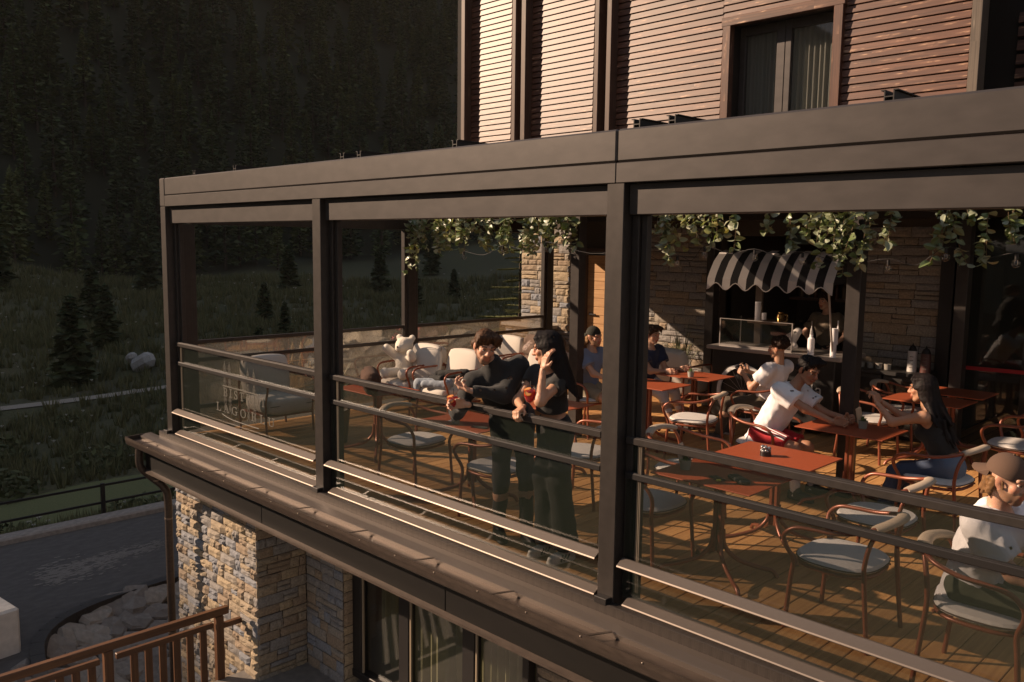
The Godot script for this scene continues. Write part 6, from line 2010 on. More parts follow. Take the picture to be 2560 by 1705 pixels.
	if fem:
		for e in [-1.0, 1.0]: g.ell(P + up * tl * 0.66 + f * 0.085 + l * e * 0.062, Vector3(0.062, 0.058, 0.056), Basis(), 0)
	for q in [[SL, EL, c.wl, 1.0], [SR, ER, c.wr, -1.0]]:
		if sl > 0.0 or not c.get("halter", false): g.cap(N - up * 0.085, q[0], 0.074 * k + q0 * 0.4, (0.058 if sl > 0.0 else 0.047) * k + q0 * 0.6, 0, 0 if sl > 0.0 else 1)
		if sl >= 1.0:
			g.cap(q[0], q[1], 0.056 * k + q0 * 0.7, 0.046 * k + q0 * 0.6); g.cap(q[1], q[1].lerp(q[2], 0.97), 0.046 * k + q0 * 0.6, 0.032 * k + q0 * 0.4, 0, 1)
		elif sl > 0.0:
			g.cap(q[0], q[0].lerp(q[1], 0.30 + sl * 0.62), 0.060 * k + q0 * 0.8, 0.054 * k + q0 * 1.5, 0, 1)
	if c.get("collar", false):
		g.cap(N - up * 0.03, N + (H - N) * 0.42, 0.072 * k, 0.068 * k, 0, 1)
	else:
		g.hole(N + up * 0.055 + f * 0.028, 0.092 * k)
	if c.get("halter", false):
		for e in [-1.0, 1.0]: g.hole(N - up * 0.075 + ls * e * 0.205 + f * 0.02, 0.105)
	g.build()
	var gm := Mb.new(); g.add_to(gm, [c.top])
	if c.has("shirt_detail"): c.shirt_detail.call(gm, N, up, f, l)
	put(c.get("top_name", "shirt"), gm, tinted(0.88, 0.25), t)
	var tr := Sdf.new(); tr.cell = 0.0135; tr.k = 0.05; tr.noise = folds; tr.amp = 0.008
	var w: float = c.get("flare", 0.0)
	var topy: float = c.get("waist", 0.06)
	tr.cap(P - l * 0.05, P + l * 0.05, 0.126 * k, 0.126 * k, 0, 0, f, 1.08)
	tr.cap(P, P + up * topy, 0.128 * k, 0.122 * k, 0, 1, f, 1.2)
	for q in [[HL, KL, c.al], [HR, KR, c.ar]]:
		if c.get("shorts", false):
			tr.cap(q[0], q[0].lerp(q[1], 0.80), 0.095 * k, 0.092 * k, 0, 1)
		else:
			tr.cap(q[0], q[1], 0.093 * k, 0.067 * k + w * 0.4)
			tr.cap(q[1], q[1].lerp(q[2], 0.97 if not c.get("cropped", false) else 0.6), 0.066 * k + w * 0.4, 0.052 * k + w, 0, 1)
	tr.build()
	gm = Mb.new(); tr.add_to(gm, [c.legs])
	if c.has("leg_detail"): c.leg_detail.call(gm, HL, KL, HR, KR, l, f)
	put("shorts" if c.get("shorts", false) else "trousers", gm, tinted(0.85, 0.15), t)
	# shoes
	for q in [[c.al, KL], [c.ar, KR]]:
		var a: Vector3 = q[0]
		var td: Vector3 = c.get("toe", f)
		td.y = 0; td = td.normalized()
		var sd := Vector3.UP.cross(td)
		var sb := Basis(sd, Vector3.UP, td)
		var so := Sdf.new(); so.cell = 0.0085; so.k = 0.03
		var base := Vector3(a.x, DECK, a.z)
		so.ell(base + td * 0.07 + Vector3(0, 0.048, 0), Vector3(0.044, 0.040, 0.125) , sb, 0)
		so.cap(base + td * -0.02 + Vector3(0, 0.06, 0), base + td * 0.02 + Vector3(0, 0.095, 0), 0.042, 0.040, 0)
		so.cap(base + td * -0.03 + Vector3(0, 0.016, 0), base + td * 0.155 + Vector3(0, 0.014, 0), 0.040, 0.040, 1, 0, Vector3.UP, 2.3)
		so.cuts = [[Vector3.DOWN, -(DECK + 0.002)]]
		so.build()
		gm = Mb.new(); so.add_to(gm, [c.get("shoe", Color(0.02, 0.02, 0.02)), c.get("sole", Color(0.03, 0.03, 0.03))])
		if c.get("stripes", false):
			for z in [0.045, 0.075, 0.105]:
				for e in [-1.0, 1.0]:
					gm.col = Color(0.03, 0.04, 0.04); gm.bar(base + td * z + sd * e * 0.047 + Vector3(0, 0.028, 0), base + td * (z - 0.03) + sd * e * 0.041 + Vector3(0, 0.072, 0), 0.006, 0.013, td)
		put("shoe", gm, tinted(0.55), t)
		if c.get("socks", false):
			gm = Mb.new(); gm.tube([a.lerp(q[1], 0.02) - Vector3(0, 0.05, 0), a, a.lerp(q[1], 0.30)], [0.046, 0.045, 0.052], 12)
			put("sock", gm, plain(0.70, 0.66, 0.62, 0.95), t)
	# hair
	var hs := Sdf.new(); hs.cell = 0.0065; hs.k = 0.014
	var hn := FastNoiseLite.new(); hn.seed = 21; hn.frequency = 42.0; hn.fractal_octaves = 2
	hs.noise = hn; hs.amp = 0.0025 if c.get("style", "short") == "long" else 0.006
	var style: String = c.get("style", "short")
	if style == "curly":
		hn.frequency = 34.0; hs.amp = 0.010
		hs.ell(X.call(0, 0.062, -0.030), Vector3(0.098, 0.088, 0.105), B)
		for i in 60:
			var a := rng.randf() * TAU
			var e := rng.randf_range(-0.35, 1.0)
			var d := Vector3(cos(a) * sqrt(1 - e * e), e, sin(a) * sqrt(1 - e * e))
			if d.z > 0.55 and d.y < 0.45: continue
			hs.ell(X.call(d.x * 0.092, 0.058 + d.y * 0.082, -0.030 + d.z * 0.10), Vector3.ONE * rng.randf_range(0.015, 0.024), B)
		hs.cuts = [[B * Vector3(0, -0.62, 0.78), (B * Vector3(0, -0.62, 0.78)).dot(X.call(0, 0.046, 0.090))]]
	elif style == "cap":
		for i in 16:
			var a := PI * (0.02 + 0.96 * i / 15.0)
			hs.cap(X.call(cos(a) * 0.078, -0.005, -0.022 - sin(a) * 0.080), X.call(cos(a) * 0.076 + rng.randfn(0, 0.006), -0.055 - rng.randf() * 0.03 - sin(a) * 0.03, -0.026 - sin(a) * 0.086), 0.014, 0.009)
		hs.cap(X.call(-0.076, 0.0, 0.012), X.call(-0.074, -0.035, 0.02), 0.008, 0.005); hs.cap(X.call(0.076, 0.0, 0.012), X.call(0.074, -0.035, 0.02), 0.008, 0.005)
	else:
		var pl := B * Vector3(0, -0.50, 0.866)
		hs.ell(X.call(0, 0.046, -0.024), Vector3(0.085, 0.088, 0.100), B)
		if style == "short" or style == "wavy":
			hs.cap(X.call(-0.066, 0.0, -0.055), X.call(0.066, 0.0, -0.055), 0.034, 0.034)
			hs.cap(X.call(0, 0.03, -0.07), X.call(0, -0.055, -0.066), 0.060, 0.040)
			for e in [-1.0, 1.0]: hs.cap(X.call(e * 0.074, 0.035, 0.020), X.call(e * 0.076, -0.012, 0.016), 0.014, 0.007)
			# swept locks over the brow
			for i in 15:
				var x0 := -0.066 + i * 0.0094
				var side := -1.0 if x0 < c.get("part", 0.0) else 1.0
				hs.cap(X.call(x0 * 0.75, 0.118, 0.028), X.call(x0 * 1.05 + side * 0.012, 0.098, 0.085), 0.016, 0.013)
				hs.cap(X.call(x0 * 1.05 + side * 0.012, 0.098, 0.085), X.call(x0 * 1.1 + side * 0.022, 0.098 - c.get("fringe", 0.042) * (0.6 + 0.4 * absf(sin(i * 1.7))), 0.092 - absf(x0) * 0.38), 0.012, 0.005)
		else:
			# long hair, parted, falling behind the shoulders
			var down: Vector3 = c.get("fall", Vector3(0, -0.42, -0.06))
			for i in 22:
				var a := PI * (-0.12 + 1.24 * i / 21.0)
				var p0: Vector3 = X.call(cos(a) * 0.078, 0.03, -0.020 - sin(a) * 0.082)
				var p1: Vector3 = X.call(cos(a) * 0.086, -0.085, -0.034 - sin(a) * 0.084)
				var p2 := p1 + (down + B * Vector3(cos(a) * 0.035, 0, -sin(a) * 0.02)) * rng.randf_range(0.42, 0.56)
				var p3 := p1 + (down + B * Vector3(cos(a) * 0.045, 0, -sin(a) * 0.02)) * rng.randf_range(0.85, 1.1)
				var wv: float = c.get("wave", 0.0)
				hs.cap(p0, p1, 0.020, 0.020); hs.cap(p1, p2 + Vector3(rng.randfn(0, wv), 0, rng.randfn(0, wv)), 0.021, 0.019); hs.cap(p2 + Vector3(rng.randfn(0, wv), 0, rng.randfn(0, wv)), p3, 0.019, 0.007)
			for e in [-1.0, 1.0]:
				for i in 5:
					hs.cap(X.call(e * 0.006, 0.124 - i * 0.004, 0.050 - i * 0.02), X.call(e * 0.058, 0.085, 0.062 - i * 0.022), 0.014, 0.013)
					hs.cap(X.call(e * 0.058, 0.085, 0.062 - i * 0.022), X.call(e * 0.083, 0.01, 0.040 - i * 0.02), 0.013, 0.012)
		hs.cuts = [[pl, pl.dot(X.call(0, 0.052 if style != "long" else 0.070, 0.090))]]
		if style != "long": hs.carve = []
	hs.build()
	gm = Mb.new(); hs.add_to(gm, [hairc])
	# paler and darker strands
	for i in gm.v.size():
		var u := B.inverse() * (gm.v[i] - H)
		var a := sin(atan2(u.x, -u.z) * 26.0 + u.y * 18.0) * 0.5 + 0.5
		gm.c[i] = hairc * Color(0.75 + a * 0.55, 0.75 + a * 0.52, 0.75 + a * 0.48)
	var hm := tinted(0.6); hm.metallic_specular = 0.3
	put("hair", gm, hm, t)
	if style == "cap": cap(t, X, B, c.cap)
	return t

# a cap worn backwards
func cap(t: Node, X: Callable, B: Basis, col: Color):
	var mb := Mb.new()
	var prof := []
	for i in 9: prof.append(Vector2(cos(i / 8.0 * PI / 2) if i < 8 else 0.0, sin(i / 8.0 * PI / 2)))
	var o: Vector3 = X.call(0, 0.028, -0.016)
	var Bt := B * Basis(Vector3.RIGHT, 0.10) * Basis.from_scale(Vector3(0.086, 0.108, 0.104))
	for i in 8:
		for k in 24:
			var q := []
			for e in [[i, k], [i, k + 1], [i + 1, k + 1], [i + 1, k]]:
				var a: float = TAU * e[1] / 24.0
				var seam := 1.0 + 0.012 * absf(sin(a * 3.0))
				q.append(o + Bt * (Vector3(cos(a) * prof[e[0]].x, pow(prof[e[0]].y, 0.9), -sin(a) * prof[e[0]].x) * seam))
			var nn := []
			for j in 4: nn.append((q[j] - o).normalized())
			mb.tri(q[0], q[1], q[2], nn[0], nn[1], nn[2])
			if i < 7: mb.tri(q[0], q[2], q[3], nn[0], nn[2], nn[3])
	mb.ball(o + Bt * Vector3(0, 1.01, 0), Vector3.ONE * 0.007, B, 8)
	var m := mottled(col.r, col.g, col.b, 0.8, 1.15, 0.95, 0.4, Vector3(5, 5, 5), 81)
	put("cap_crown", mb, m, t)
	mb = Mb.new()
	var prev := []
	for i in 13:
		var a := PI * (0.16 + 0.68 * i / 12.0)
		var inn: Vector3 = o + Bt * Vector3(cos(a) * 0.99, -0.02, -sin(a) * 0.99)
		var ln := 0.072 * pow(sin((a - 0.5) / (PI - 1.0) * PI), 0.45) if a > 0.5 and a < PI - 0.5 else 0.0
		var out: Vector3 = inn + B * Vector3(cos(a) * 0.25 * ln, -0.016 - 0.10 * ln - absf(cos(a)) * 0.016, -ln)
		if i > 0:
			mb.quad(prev[0], prev[1], out, inn); mb.quad(inn + B * Vector3(0, 0.006, 0), out + B * Vector3(0, 0.005, 0), prev[1] + B * Vector3(0, 0.005, 0), prev[0] + B * Vector3(0, 0.006, 0))
			mb.quad(prev[1], prev[1] + B * Vector3(0, 0.005, 0), out + B * Vector3(0, 0.005, 0), out)
		prev = [inn, out]
	put("cap_brim", mb, m, t)

func people():
	var pale := Color(0.50, 0.285, 0.19)
	var tan := Color(0.37, 0.19, 0.115)
	var black := Color(0.012, 0.012, 0.013)
	var white := Color(0.74, 0.72, 0.74)
	# the couple leaning on the rail
	person("man in black zip jacket leaning on the rail with a red drink", {
		"P": Vector3(5.43, 0.93, -0.47), "N": Vector3(5.485, 1.375, -0.215), "yaw": 50.0, "H": Vector3(5.49, 1.545, -0.11), "hy": 62.0, "hp": 14.0, "hr": -8.0, "gaze": 0.003,
		"wl": Vector3(5.485, 1.225, 0.02), "wr": Vector3(5.435, 1.115, 0.03), "pl": Vector3(0.8, -0.9, -0.1), "pr": Vector3(-0.9, -0.6, -0.3),
		"hl": [Vector3(-0.85, 0.18, 0.35), Vector3(-0.1, 0.2, 0.9), [0.55, 0.62, 0.7, 0.75, 0, 1], 0.7], "hr_": [Vector3(-0.78, 0.05, 0.62), Vector3(0.1, 0.9, 0.2), [0.62, 0.62, 0.62, 0.62, 0, -1], 0.5],
		"al": Vector3(5.56, 0.03, -0.52), "ar": Vector3(5.34, 0.03, -0.42), "skin": pale, "hair": Color(0.062, 0.031, 0.016), "style": "wavy", "part": 0.01, "fringe": 0.074, "beard": true, "sleeve": 1.0, "collar": true, "top": black, "top_name": "jacket", "legs": Color(0.016, 0.015, 0.016), "shoe": Color(0.010, 0.010, 0.010), "hem": -0.10, "loose": 0.010, "hcell": 0.0045})
	person("woman with long black hair holding a hand to her head at the rail", {
		"P": Vector3(5.90, 0.94, -0.46), "N": Vector3(5.90, 1.39, -0.36), "yaw": -18.0, "twist": -6.0, "H": Vector3(5.935, 1.56, -0.315), "hy": -62.0, "hp": 10.0, "hr": 4.0, "female": true,
		"wl": Vector3(6.045, 1.435, -0.155), "wr": Vector3(5.905, 1.145, -0.09), "pl": Vector3(0.1, -1.0, 0.9), "pr": Vector3(-0.8, -0.6, 0.0),
		"hl": [Vector3(0.05, 0.95, -0.22), Vector3(0.75, 0.25, 0.1), [0.28, 0.32, 0.38, 0.45, 0, 1], 0.0], "hr_": [Vector3(0.15, -0.25, 0.8), Vector3(0.9, 0.2, -0.1), [0.75, 0.8, 0.8, 0.85, 0, -1], 0.5],
		"al": Vector3(6.06, 0.03, -0.44), "ar": Vector3(5.86, 0.03, -0.44), "toe": Vector3(-0.1, 0, 1), "skin": Color(0.46, 0.25, 0.155), "hair": Color(0.008, 0.006, 0.006), "style": "long", "fall": Vector3(0.10, -0.40, -0.07), "sleeve": 0.12, "top": black, "top_name": "cropped_top", "hem": 0.16, "waist": 0.08, "loose": 0.0, "crumple": 0.006, "legs": Color(0.013, 0.013, 0.013), "flare": 0.05, "shoe": Color(0.62, 0.60, 0.56), "sole": Color(0.55, 0.53, 0.5), "stripes": true, "hcell": 0.0045})
	# seated guests
	person("man in a blue t-shirt with a dark backwards cap seated in profile", {
		"P": Vector3(3.27, 0.52, -3.98), "N": Vector3(3.34, 1.0, -3.98), "yaw": 90.0, "H": Vector3(3.375, 1.175, -3.985), "hy": 88.0, "hp": 2.0,
		"wl": Vector3(3.75, 0.66, -4.1), "wr": Vector3(3.78, 0.70, -3.80), "al": Vector3(3.75, 0.03, -4.12), "ar": Vector3(3.78, 0.03, -3.82), "skin": pale, "hair": Color(0.22, 0.13, 0.065), "style": "cap", "cap": Color(0.020, 0.020, 0.014), "beard": true, "fullbeard": true, "sleeve": 0.5, "top": Color(0.15, 0.19, 0.29), "legs": Color(0.27, 0.22, 0.15), "shorts": true, "hem": -0.10, "loose": 0.016})
	person("man in a navy shirt and white trousers half hidden by the post", {
		"P": Vector3(3.42, 0.50, -5.02), "N": Vector3(3.50, 0.97, -5.0), "yaw": 84.0, "H": Vector3(3.54, 1.15, -5.0), "hy": 84.0, "hp": 8.0,
		"wl": Vector3(3.9, 0.72, -5.12), "wr": Vector3(3.90, 0.72, -4.8), "al": Vector3(3.98, 0.03, -5.12), "ar": Vector3(4.02, 0.03, -4.82), "skin": pale, "hair": Color(0.05, 0.03, 0.02), "sleeve": 0.5, "top": Color(0.012, 0.02, 0.055), "legs": Color(0.55, 0.51, 0.50), "cropped": true, "shoe": Color(0.03, 0.03, 0.03), "loose": 0.014})
	person("curly haired man in a white t-shirt leaning back with his phone", {
		"P": Vector3(5.20, 0.50, -5.0), "N": Vector3(5.37, 0.955, -4.97), "yaw": -88.0, "twist": 8.0, "H": Vector3(5.355, 1.145, -4.95), "hy": -84.0, "hp": 4.0,
		"wl": Vector3(4.98, 0.80, -4.86), "wr": Vector3(4.95, 0.815, -5.03), "pl": Vector3(0.6, -1, 0.7), "pr": Vector3(0.6, -1, -0.7),
		"hl": [Vector3(-0.8, 0.45, -0.2), Vector3(0, 0.9, -0.2), 0.7, 0.3], "hr_": [Vector3(-0.8, 0.4, 0.3), Vector3(0, 0.9, 0.2), 0.6, 0.3],
		"al": Vector3(4.72, 0.03, -4.78), "ar": Vector3(4.62, 0.03, -5.2), "skin": Color(0.44, 0.24, 0.15), "hair": Color(0.026, 0.014, 0.009), "style": "curly", "sleeve": 0.5, "top": white, "legs": Color(0.075, 0.055, 0.036), "shoe": Color(0.04, 0.036, 0.034), "sole": Color(0.42, 0.38, 0.34), "hem": -0.10, "loose": 0.016, "crumple": 0.013})
	person("man in a white t-shirt and red shorts leaning on his forearms", {
		"P": Vector3(6.08, 0.50, -3.36), "N": Vector3(6.34, 0.985, -3.40), "yaw": 88.0, "twist": 4.0, "H": Vector3(6.475, 1.165, -3.40), "hy": 72.0, "hp": 20.0, "size": 1.10,
		"wl": Vector3(6.80, 0.735, -3.52), "wr": Vector3(6.80, 0.735, -3.27), "pl": Vector3(-0.4, -1, -0.6), "pr": Vector3(-0.4, -1, 0.6),
		"hl": [Vector3(0.9, 0.1, 0.25), Vector3(0, 0.9, 0.1), 0.6], "hr_": [Vector3(0.9, 0.05, -0.3), Vector3(0, 0.9, 0), 0.6],
		"al": Vector3(6.52, 0.03, -3.52), "ar": Vector3(6.50, 0.03, -3.20), "kr": Vector3(1, 0.4, 0.25), "skin": tan, "hair": Color(0.010, 0.008, 0.008), "style": "wavy", "part": -0.02, "fringe": 0.035, "sleeve": 0.55, "top": white, "legs": Color(0.34, 0.008, 0.016), "shorts": true, "socks": true, "shoe": Color(0.014, 0.014, 0.014), "hem": -0.12, "loose": 0.020, "crumple": 0.012,
		"leg_detail": func(gm: Mb, HL: Vector3, KL: Vector3, HR: Vector3, KR: Vector3, l: Vector3, f: Vector3):
			var a := (KR - HR).normalized()
			var up := a.cross(l).normalized()
			if up.y < 0: up = -up
			for k in 3:
				var w := (-l * cos(0.55 + k * 0.22) + up * sin(0.55 + k * 0.22)).normalized()
				var pts := []
				for j in 8: pts.append(HR + a * (-0.05 + j * 0.055) + w * (0.113 - j * 0.0012))
				gm.col = Color(0.72, 0.70, 0.70)
				gm.tube(pts, 0.006, 6)
			gm.col = Color.WHITE})
	person("woman in a black sleeveless top and jeans with elbows on the table", {
		"P": Vector3(7.80, 0.50, -3.30), "N": Vector3(7.60, 0.945, -3.31), "yaw": -88.0, "H": Vector3(7.545, 1.135, -3.31), "hy": -84.0, "hp": 6.0, "female": true,
		"wl": Vector3(7.20, 0.965, -3.24), "wr": Vector3(7.18, 0.955, -3.40), "pl": Vector3(0.05, -1, 0.45), "pr": Vector3(0.05, -1, -0.4), "liftl": 0.02,
		"hl": [Vector3(-0.35, 0.85, -0.35), Vector3(0.2, 0.1, -0.9), [0.5, 0.55, 0.75, 0.85, 0, 1], 0.3], "hr_": [Vector3(-0.5, 0.8, 0.2), Vector3(0, 0.2, 0.9), [0.35, 0.5, 0.65, 0.8, 0, -1], 0.2],
		"al": Vector3(7.36, 0.03, -3.12), "ar": Vector3(7.32, 0.03, -3.44), "skin": Color(0.43, 0.23, 0.14), "hair": Color(0.010, 0.007, 0.007), "style": "long", "fall": Vector3(0.16, -0.36, 0.0), "wave": 0.02, "sleeve": 0.0, "halter": true, "top": black, "top_name": "sleeveless_top", "hem": 0.10, "waist": 0.07, "loose": 0.0, "crumple": 0.008, "legs": Color(0.030, 0.045, 0.085), "flare": 0.03, "shoe": Color(0.02, 0.02, 0.02),
		"leg_detail": func(gm: Mb, HL: Vector3, KL: Vector3, HR: Vector3, KR: Vector3, l: Vector3, f: Vector3):
			for i in gm.v.size():
				var d := (gm.v[i] - HL).dot(KL - HL) / (KL - HL).length_squared()
				gm.c[i] = Color(0.030, 0.045, 0.085).lerp(Color(0.13, 0.17, 0.24), clampf(0.5 - d * 1.6, 0, 1))})
	person("man in a brown backwards cap and white t-shirt at the front right", {
		"P": Vector3(8.74, 0.50, -0.74), "N": Vector3(8.86, 0.965, -0.68), "yaw": 92.0, "twist": 12.0, "H": Vector3(8.905, 1.135, -0.625), "hy": 76.0, "hp": 10.0,
		"wl": Vector3(9.25, 0.66, -0.92), "wr": Vector3(9.22, 0.60, -0.56), "al": Vector3(9.24, 0.03, -0.92), "ar": Vector3(9.26, 0.03, -0.56), "skin": pale, "hair": Color(0.16, 0.085, 0.038), "style": "cap", "cap": Color(0.105, 0.062, 0.042), "beard": true, "fullbeard": true, "sleeve": 0.62, "top": white, "legs": Color(0.050, 0.052, 0.034), "shorts": true, "hem": -0.14, "loose": 0.022, "crumple": 0.014, "hcell": 0.0045})
	person("waitress in a khaki shirt with hands on hips behind the counter", {
		"P": Vector3(4.92, 0.93, -7.2), "N": Vector3(4.90, 1.41, -7.2), "yaw": -6.0, "H": Vector3(4.885, 1.585, -7.17), "hy": -20.0, "hp": 2.0, "female": true,
		"wl": Vector3(5.06, 0.98, -7.10), "wr": Vector3(4.74, 0.98, -7.10), "pl": Vector3(1, 0, -0.3), "pr": Vector3(-1, 0, -0.3),
		"al": Vector3(5.0, 0.03, -7.2), "ar": Vector3(4.84, 0.03, -7.2), "skin": Color(0.46, 0.26, 0.17), "hair": Color(0.022, 0.012, 0.009), "style": "long", "fall": Vector3(0.0, -0.17, 0.02), "wave": 0.015, "sleeve": 0.7, "top": Color(0.115, 0.090, 0.062), "legs": black, "hem": -0.05})

# ---------------------------------------------------------------- small things on tables and rail
func small_things():
	var top := DECK + 0.740
	var pot := func(label: String, p: Vector3, card: bool, turn: float, tone := 0.0):
		var t := thing("succulent_pot", label, "plant pot", p, turn)
		var mb := Mb.new(); mb.lathe(Vector3.ZERO, [Vector2(0, 0), Vector2(0.034, 0), Vector2(0.044, 0.072), Vector2(0.040, 0.072), Vector2(0.038, 0.062), Vector2(0, 0.060)], 18)
		put("pot", mb, plain(0.24 + tone, 0.24 + tone, 0.205 + tone, 0.7), t)
		var r := RandomNumberGenerator.new(); r.seed = int(p.x * 100)
		for i in 16:
			var a := i * 2.4
			var e := 0.25 + i * 0.07
			var d := Vector3(cos(a) * (1.3 - e), e, sin(a) * (1.3 - e)).normalized()
			mb = Mb.new(); mb.tube([Vector3(0, 0.062, 0) + d * 0.004, Vector3(0, 0.062, 0) + d * 0.028, Vector3(0, 0.062, 0) + d * 0.052], [0.006, 0.0095, 0.001], 6, true, 0.5)
			put("leaf", mb, plain(0.11 + r.randf() * 0.12, 0.14 + r.randf() * 0.1, 0.075, 0.5), t)
		if card:
			for k in 2:
				mb = Mb.new(); mb.box(Vector3(-0.03 - 0.012 * k, 0.115, 0.012 - 0.03 * k), Vector3(0.062, 0.145, 0.0035), Basis(Vector3.UP, 0.9 + 0.15 * k) * Basis(Vector3.BACK, 0.28), 0.001)
				put("menu_card", mb, plain(0.58, 0.47, 0.33, 0.8), t)
	pot.call("succulent pot with menu cards behind the sangria glass", Vector3(4.40, top, -0.78), true, 0.4)
	pot.call("succulent pot with menu cards on the front right table", Vector3(6.72, top, -0.98), true, 0.2)
	pot.call("grey green succulent pot with cream cards between the seated pair", Vector3(7.02, top, -3.40), true, 0.3)
	pot.call("succulent pot without cards on the table before the bar", Vector3(4.28, top, -4.80), false, 0.0, 0.05)
	pot.call("succulent pot with a tall card behind the woman's hair", Vector3(6.86, top, -5.72), true, 0.3)
	# ash bowl with crumpled foil
	var t := thing("ash_bowl", "clear crumpled glass bowl on a dark base on the middle table", "bowl", Vector3(6.92, top, -1.80))
	var mb := Mb.new(); mb.lathe(Vector3.ZERO, [Vector2(0, 0), Vector2(0.044, 0), Vector2(0.042, 0.035), Vector2(0, 0.035)], 18); put("base", mb, plain(0.016, 0.014, 0.014, 0.3), t)
	for i in 26:
		var a := i * 2.4
		mb = Mb.new(); mb.ball(Vector3(cos(a) * 0.03, 0.055 + 0.016 * sin(i * 1.9), sin(a) * 0.03), Vector3(0.015, 0.012, 0.013), Basis(Vector3.UP, a), 6)
		put("foil", mb, plain(0.34, 0.35, 0.36, 0.25, 0.5), t)
	# case and yellow tag
	mb = Mb.new(); mb.box(Vector3(7.16, top + 0.016, -0.98), Vector3(0.19, 0.03, 0.085), Basis(Vector3.UP, -0.55), 0.01)
	tag(put("glasses_case", mb, plain(0.014, 0.013, 0.013, 0.45)), "black glasses case on the front right table", "case")
	mb = Mb.new(); mb.box(Vector3(7.02, top + 0.004, -0.93), Vector3(0.13, 0.007, 0.07), Basis(Vector3.UP, -0.5), 0.003)
	tag(put("phone", mb, plain(0.012, 0.012, 0.012, 0.15)), "black phone lying beside the glasses case", "phone")
	mb = Mb.new(); mb.box(Vector3(7.07, top + 0.012, -0.86), Vector3(0.035, 0.012, 0.028), Basis(Vector3.UP, 0.4), 0.004)
	tag(put("lighter_tag", mb, plain(0.42, 0.38, 0.04, 0.5)), "small yellow tag beside the black phone", "tag")
	mb = Mb.new(); mb.box(Vector3(4.68, top + 0.004, -0.82), Vector3(0.15, 0.007, 0.075), Basis(Vector3.UP, 0.3), 0.003)
	tag(put("phone", mb, plain(0.03, 0.032, 0.03, 0.15)), "dark phone lying on the table beneath the leaning man", "phone")
	mb = Mb.new(); mb.box(Vector3(4.885, 0.855, -4.95), Vector3(0.035, 0.085, 0.15), Basis(Vector3.BACK, 0.9) , 0.005)
	tag(put("phone", mb, plain(0.02, 0.02, 0.022, 0.12)), "phone in the hands of the curly haired man", "phone")
	# lantern on the deck by the bear's chair
	t = thing("lantern", "small black lantern on the corner by the teddy bear's chair", "lantern", Vector3(0.52, 0.36, -2.72))
	mb = Mb.new(); mb.box(Vector3(0, 0.005, 0), Vector3(0.10, 0.01, 0.10)); mb.box(Vector3(0, 0.10, 0), Vector3(0.10, 0.012, 0.10)); mb.box(Vector3(0, 0.115, 0), Vector3(0.06, 0.02, 0.06))
	for q in [[1, 1], [1, -1], [-1, 1], [-1, -1]]: mb.box(Vector3(q[0] * 0.044, 0.052, q[1] * 0.044), Vector3(0.009, 0.09, 0.009))
	put("frame", mb, M.alu_dark, t)
	mb = Mb.new(); mb.lathe(Vector3(0, 0.01, 0), [Vector2(0, 0), Vector2(0.022, 0), Vector2(0.022, 0.05), Vector2(0, 0.05)], 12); put("candle", mb, M.cream, t)
	mb = Mb.new(); mb.box(Vector3(0, -0.02, 0), Vector3(0.5, 0.03, 0.4), Basis(), 0.005); mb.box(Vector3(0, -0.21, 0), Vector3(0.06, 0.38, 0.06))
	tag(put("side_table", mb, M.copper), "low side table under the black lantern", "side table")
	get_child(get_child_count() - 1).position = t.position - Vector3(0, 0.0, 0)
	drink("red drink with orange slices held out over the rail by the man", Vector3(5.345, 0.985, 0.085))
	drink("dark red drink with an orange slice in front of the leaning woman", Vector3(5.985, 1.105, -0.085))

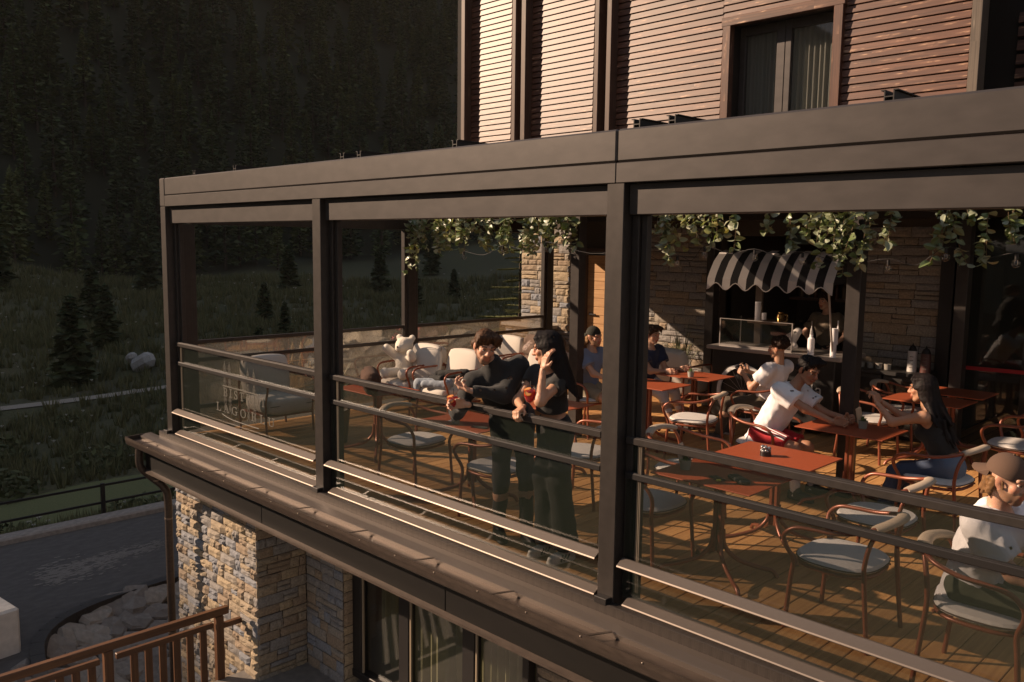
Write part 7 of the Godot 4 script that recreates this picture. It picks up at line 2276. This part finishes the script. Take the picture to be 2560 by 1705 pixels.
func drink(label: String, p: Vector3):
	var t := thing("wine_glass", label, "drink", p)
	var mb := Mb.new()
	mb.lathe(Vector3.ZERO, [Vector2(0, 0.0), Vector2(0.034, 0.0), Vector2(0.035, 0.002), Vector2(0.008, 0.008), Vector2(0.004, 0.02), Vector2(0.004, 0.078), Vector2(0.010, 0.088)], 20)
	put("stem", mb, M.clear_glass, t)
	mb = Mb.new()
	mb.lathe(Vector3(0, 0.086, 0), [Vector2(0.008, 0.0), Vector2(0.030, 0.018), Vector2(0.044, 0.052), Vector2(0.044, 0.082), Vector2(0.036, 0.125)], 22)
	put("bowl", mb, M.clear_glass, t)
	mb = Mb.new()
	mb.lathe(Vector3(0, 0.088, 0), [Vector2(0.0, 0.001), Vector2(0.007, 0.002), Vector2(0.0285, 0.019), Vector2(0.042, 0.052), Vector2(0.042, 0.082), Vector2(0.0395, 0.094), Vector2(0.0, 0.094)], 22)
	var liq := plain(0.50, 0.008, 0.016, 0.08)
	liq.backlight_enabled = true; liq.backlight = Color(0.75, 0.05, 0.06)
	put("liquid", mb, liq, t)
	for q in [[Vector3(0.016, 0.165, 0.036), 0.9, 0.25], [Vector3(-0.012, 0.185, 0.012), 0.3, -0.7]]:
		var B := Basis(Vector3.UP, 0.5 + q[2]) * Basis(Vector3.RIGHT, q[1])
		mb = Mb.new(); mb.lathe(q[0], [Vector2(0, -0.003), Vector2(0.024, -0.003), Vector2(0.024, 0.003), Vector2(0.0, 0.003)], 18, B); put("orange_slice", mb, plain(0.80, 0.36, 0.10, 0.5), t)
		mb = Mb.new(); mb.lathe(q[0], [Vector2(0.022, -0.004), Vector2(0.026, -0.004), Vector2(0.026, 0.004), Vector2(0.022, 0.004)], 18, B); put("orange_peel", mb, plain(0.75, 0.20, 0.02, 0.5), t)
	for q in [Vector3(0.02, 0.18, -0.01), Vector3(-0.015, 0.178, -0.02), Vector3(0.0, 0.186, 0.0)]:
		mb = Mb.new(); mb.box(q, Vector3(0.024, 0.02, 0.024), Basis(Vector3.UP, q.x * 60) * Basis(Vector3.RIGHT, 0.4), 0.005); put("ice_cube", mb, M.clear_glass, t)
	mb = Mb.new(); mb.tube([Vector3(0.0, 0.13, 0.0), Vector3(-0.012, 0.24, -0.02)], 0.003, 6); put("straw", mb, plain(0.02, 0.02, 0.02, 0.5), t)
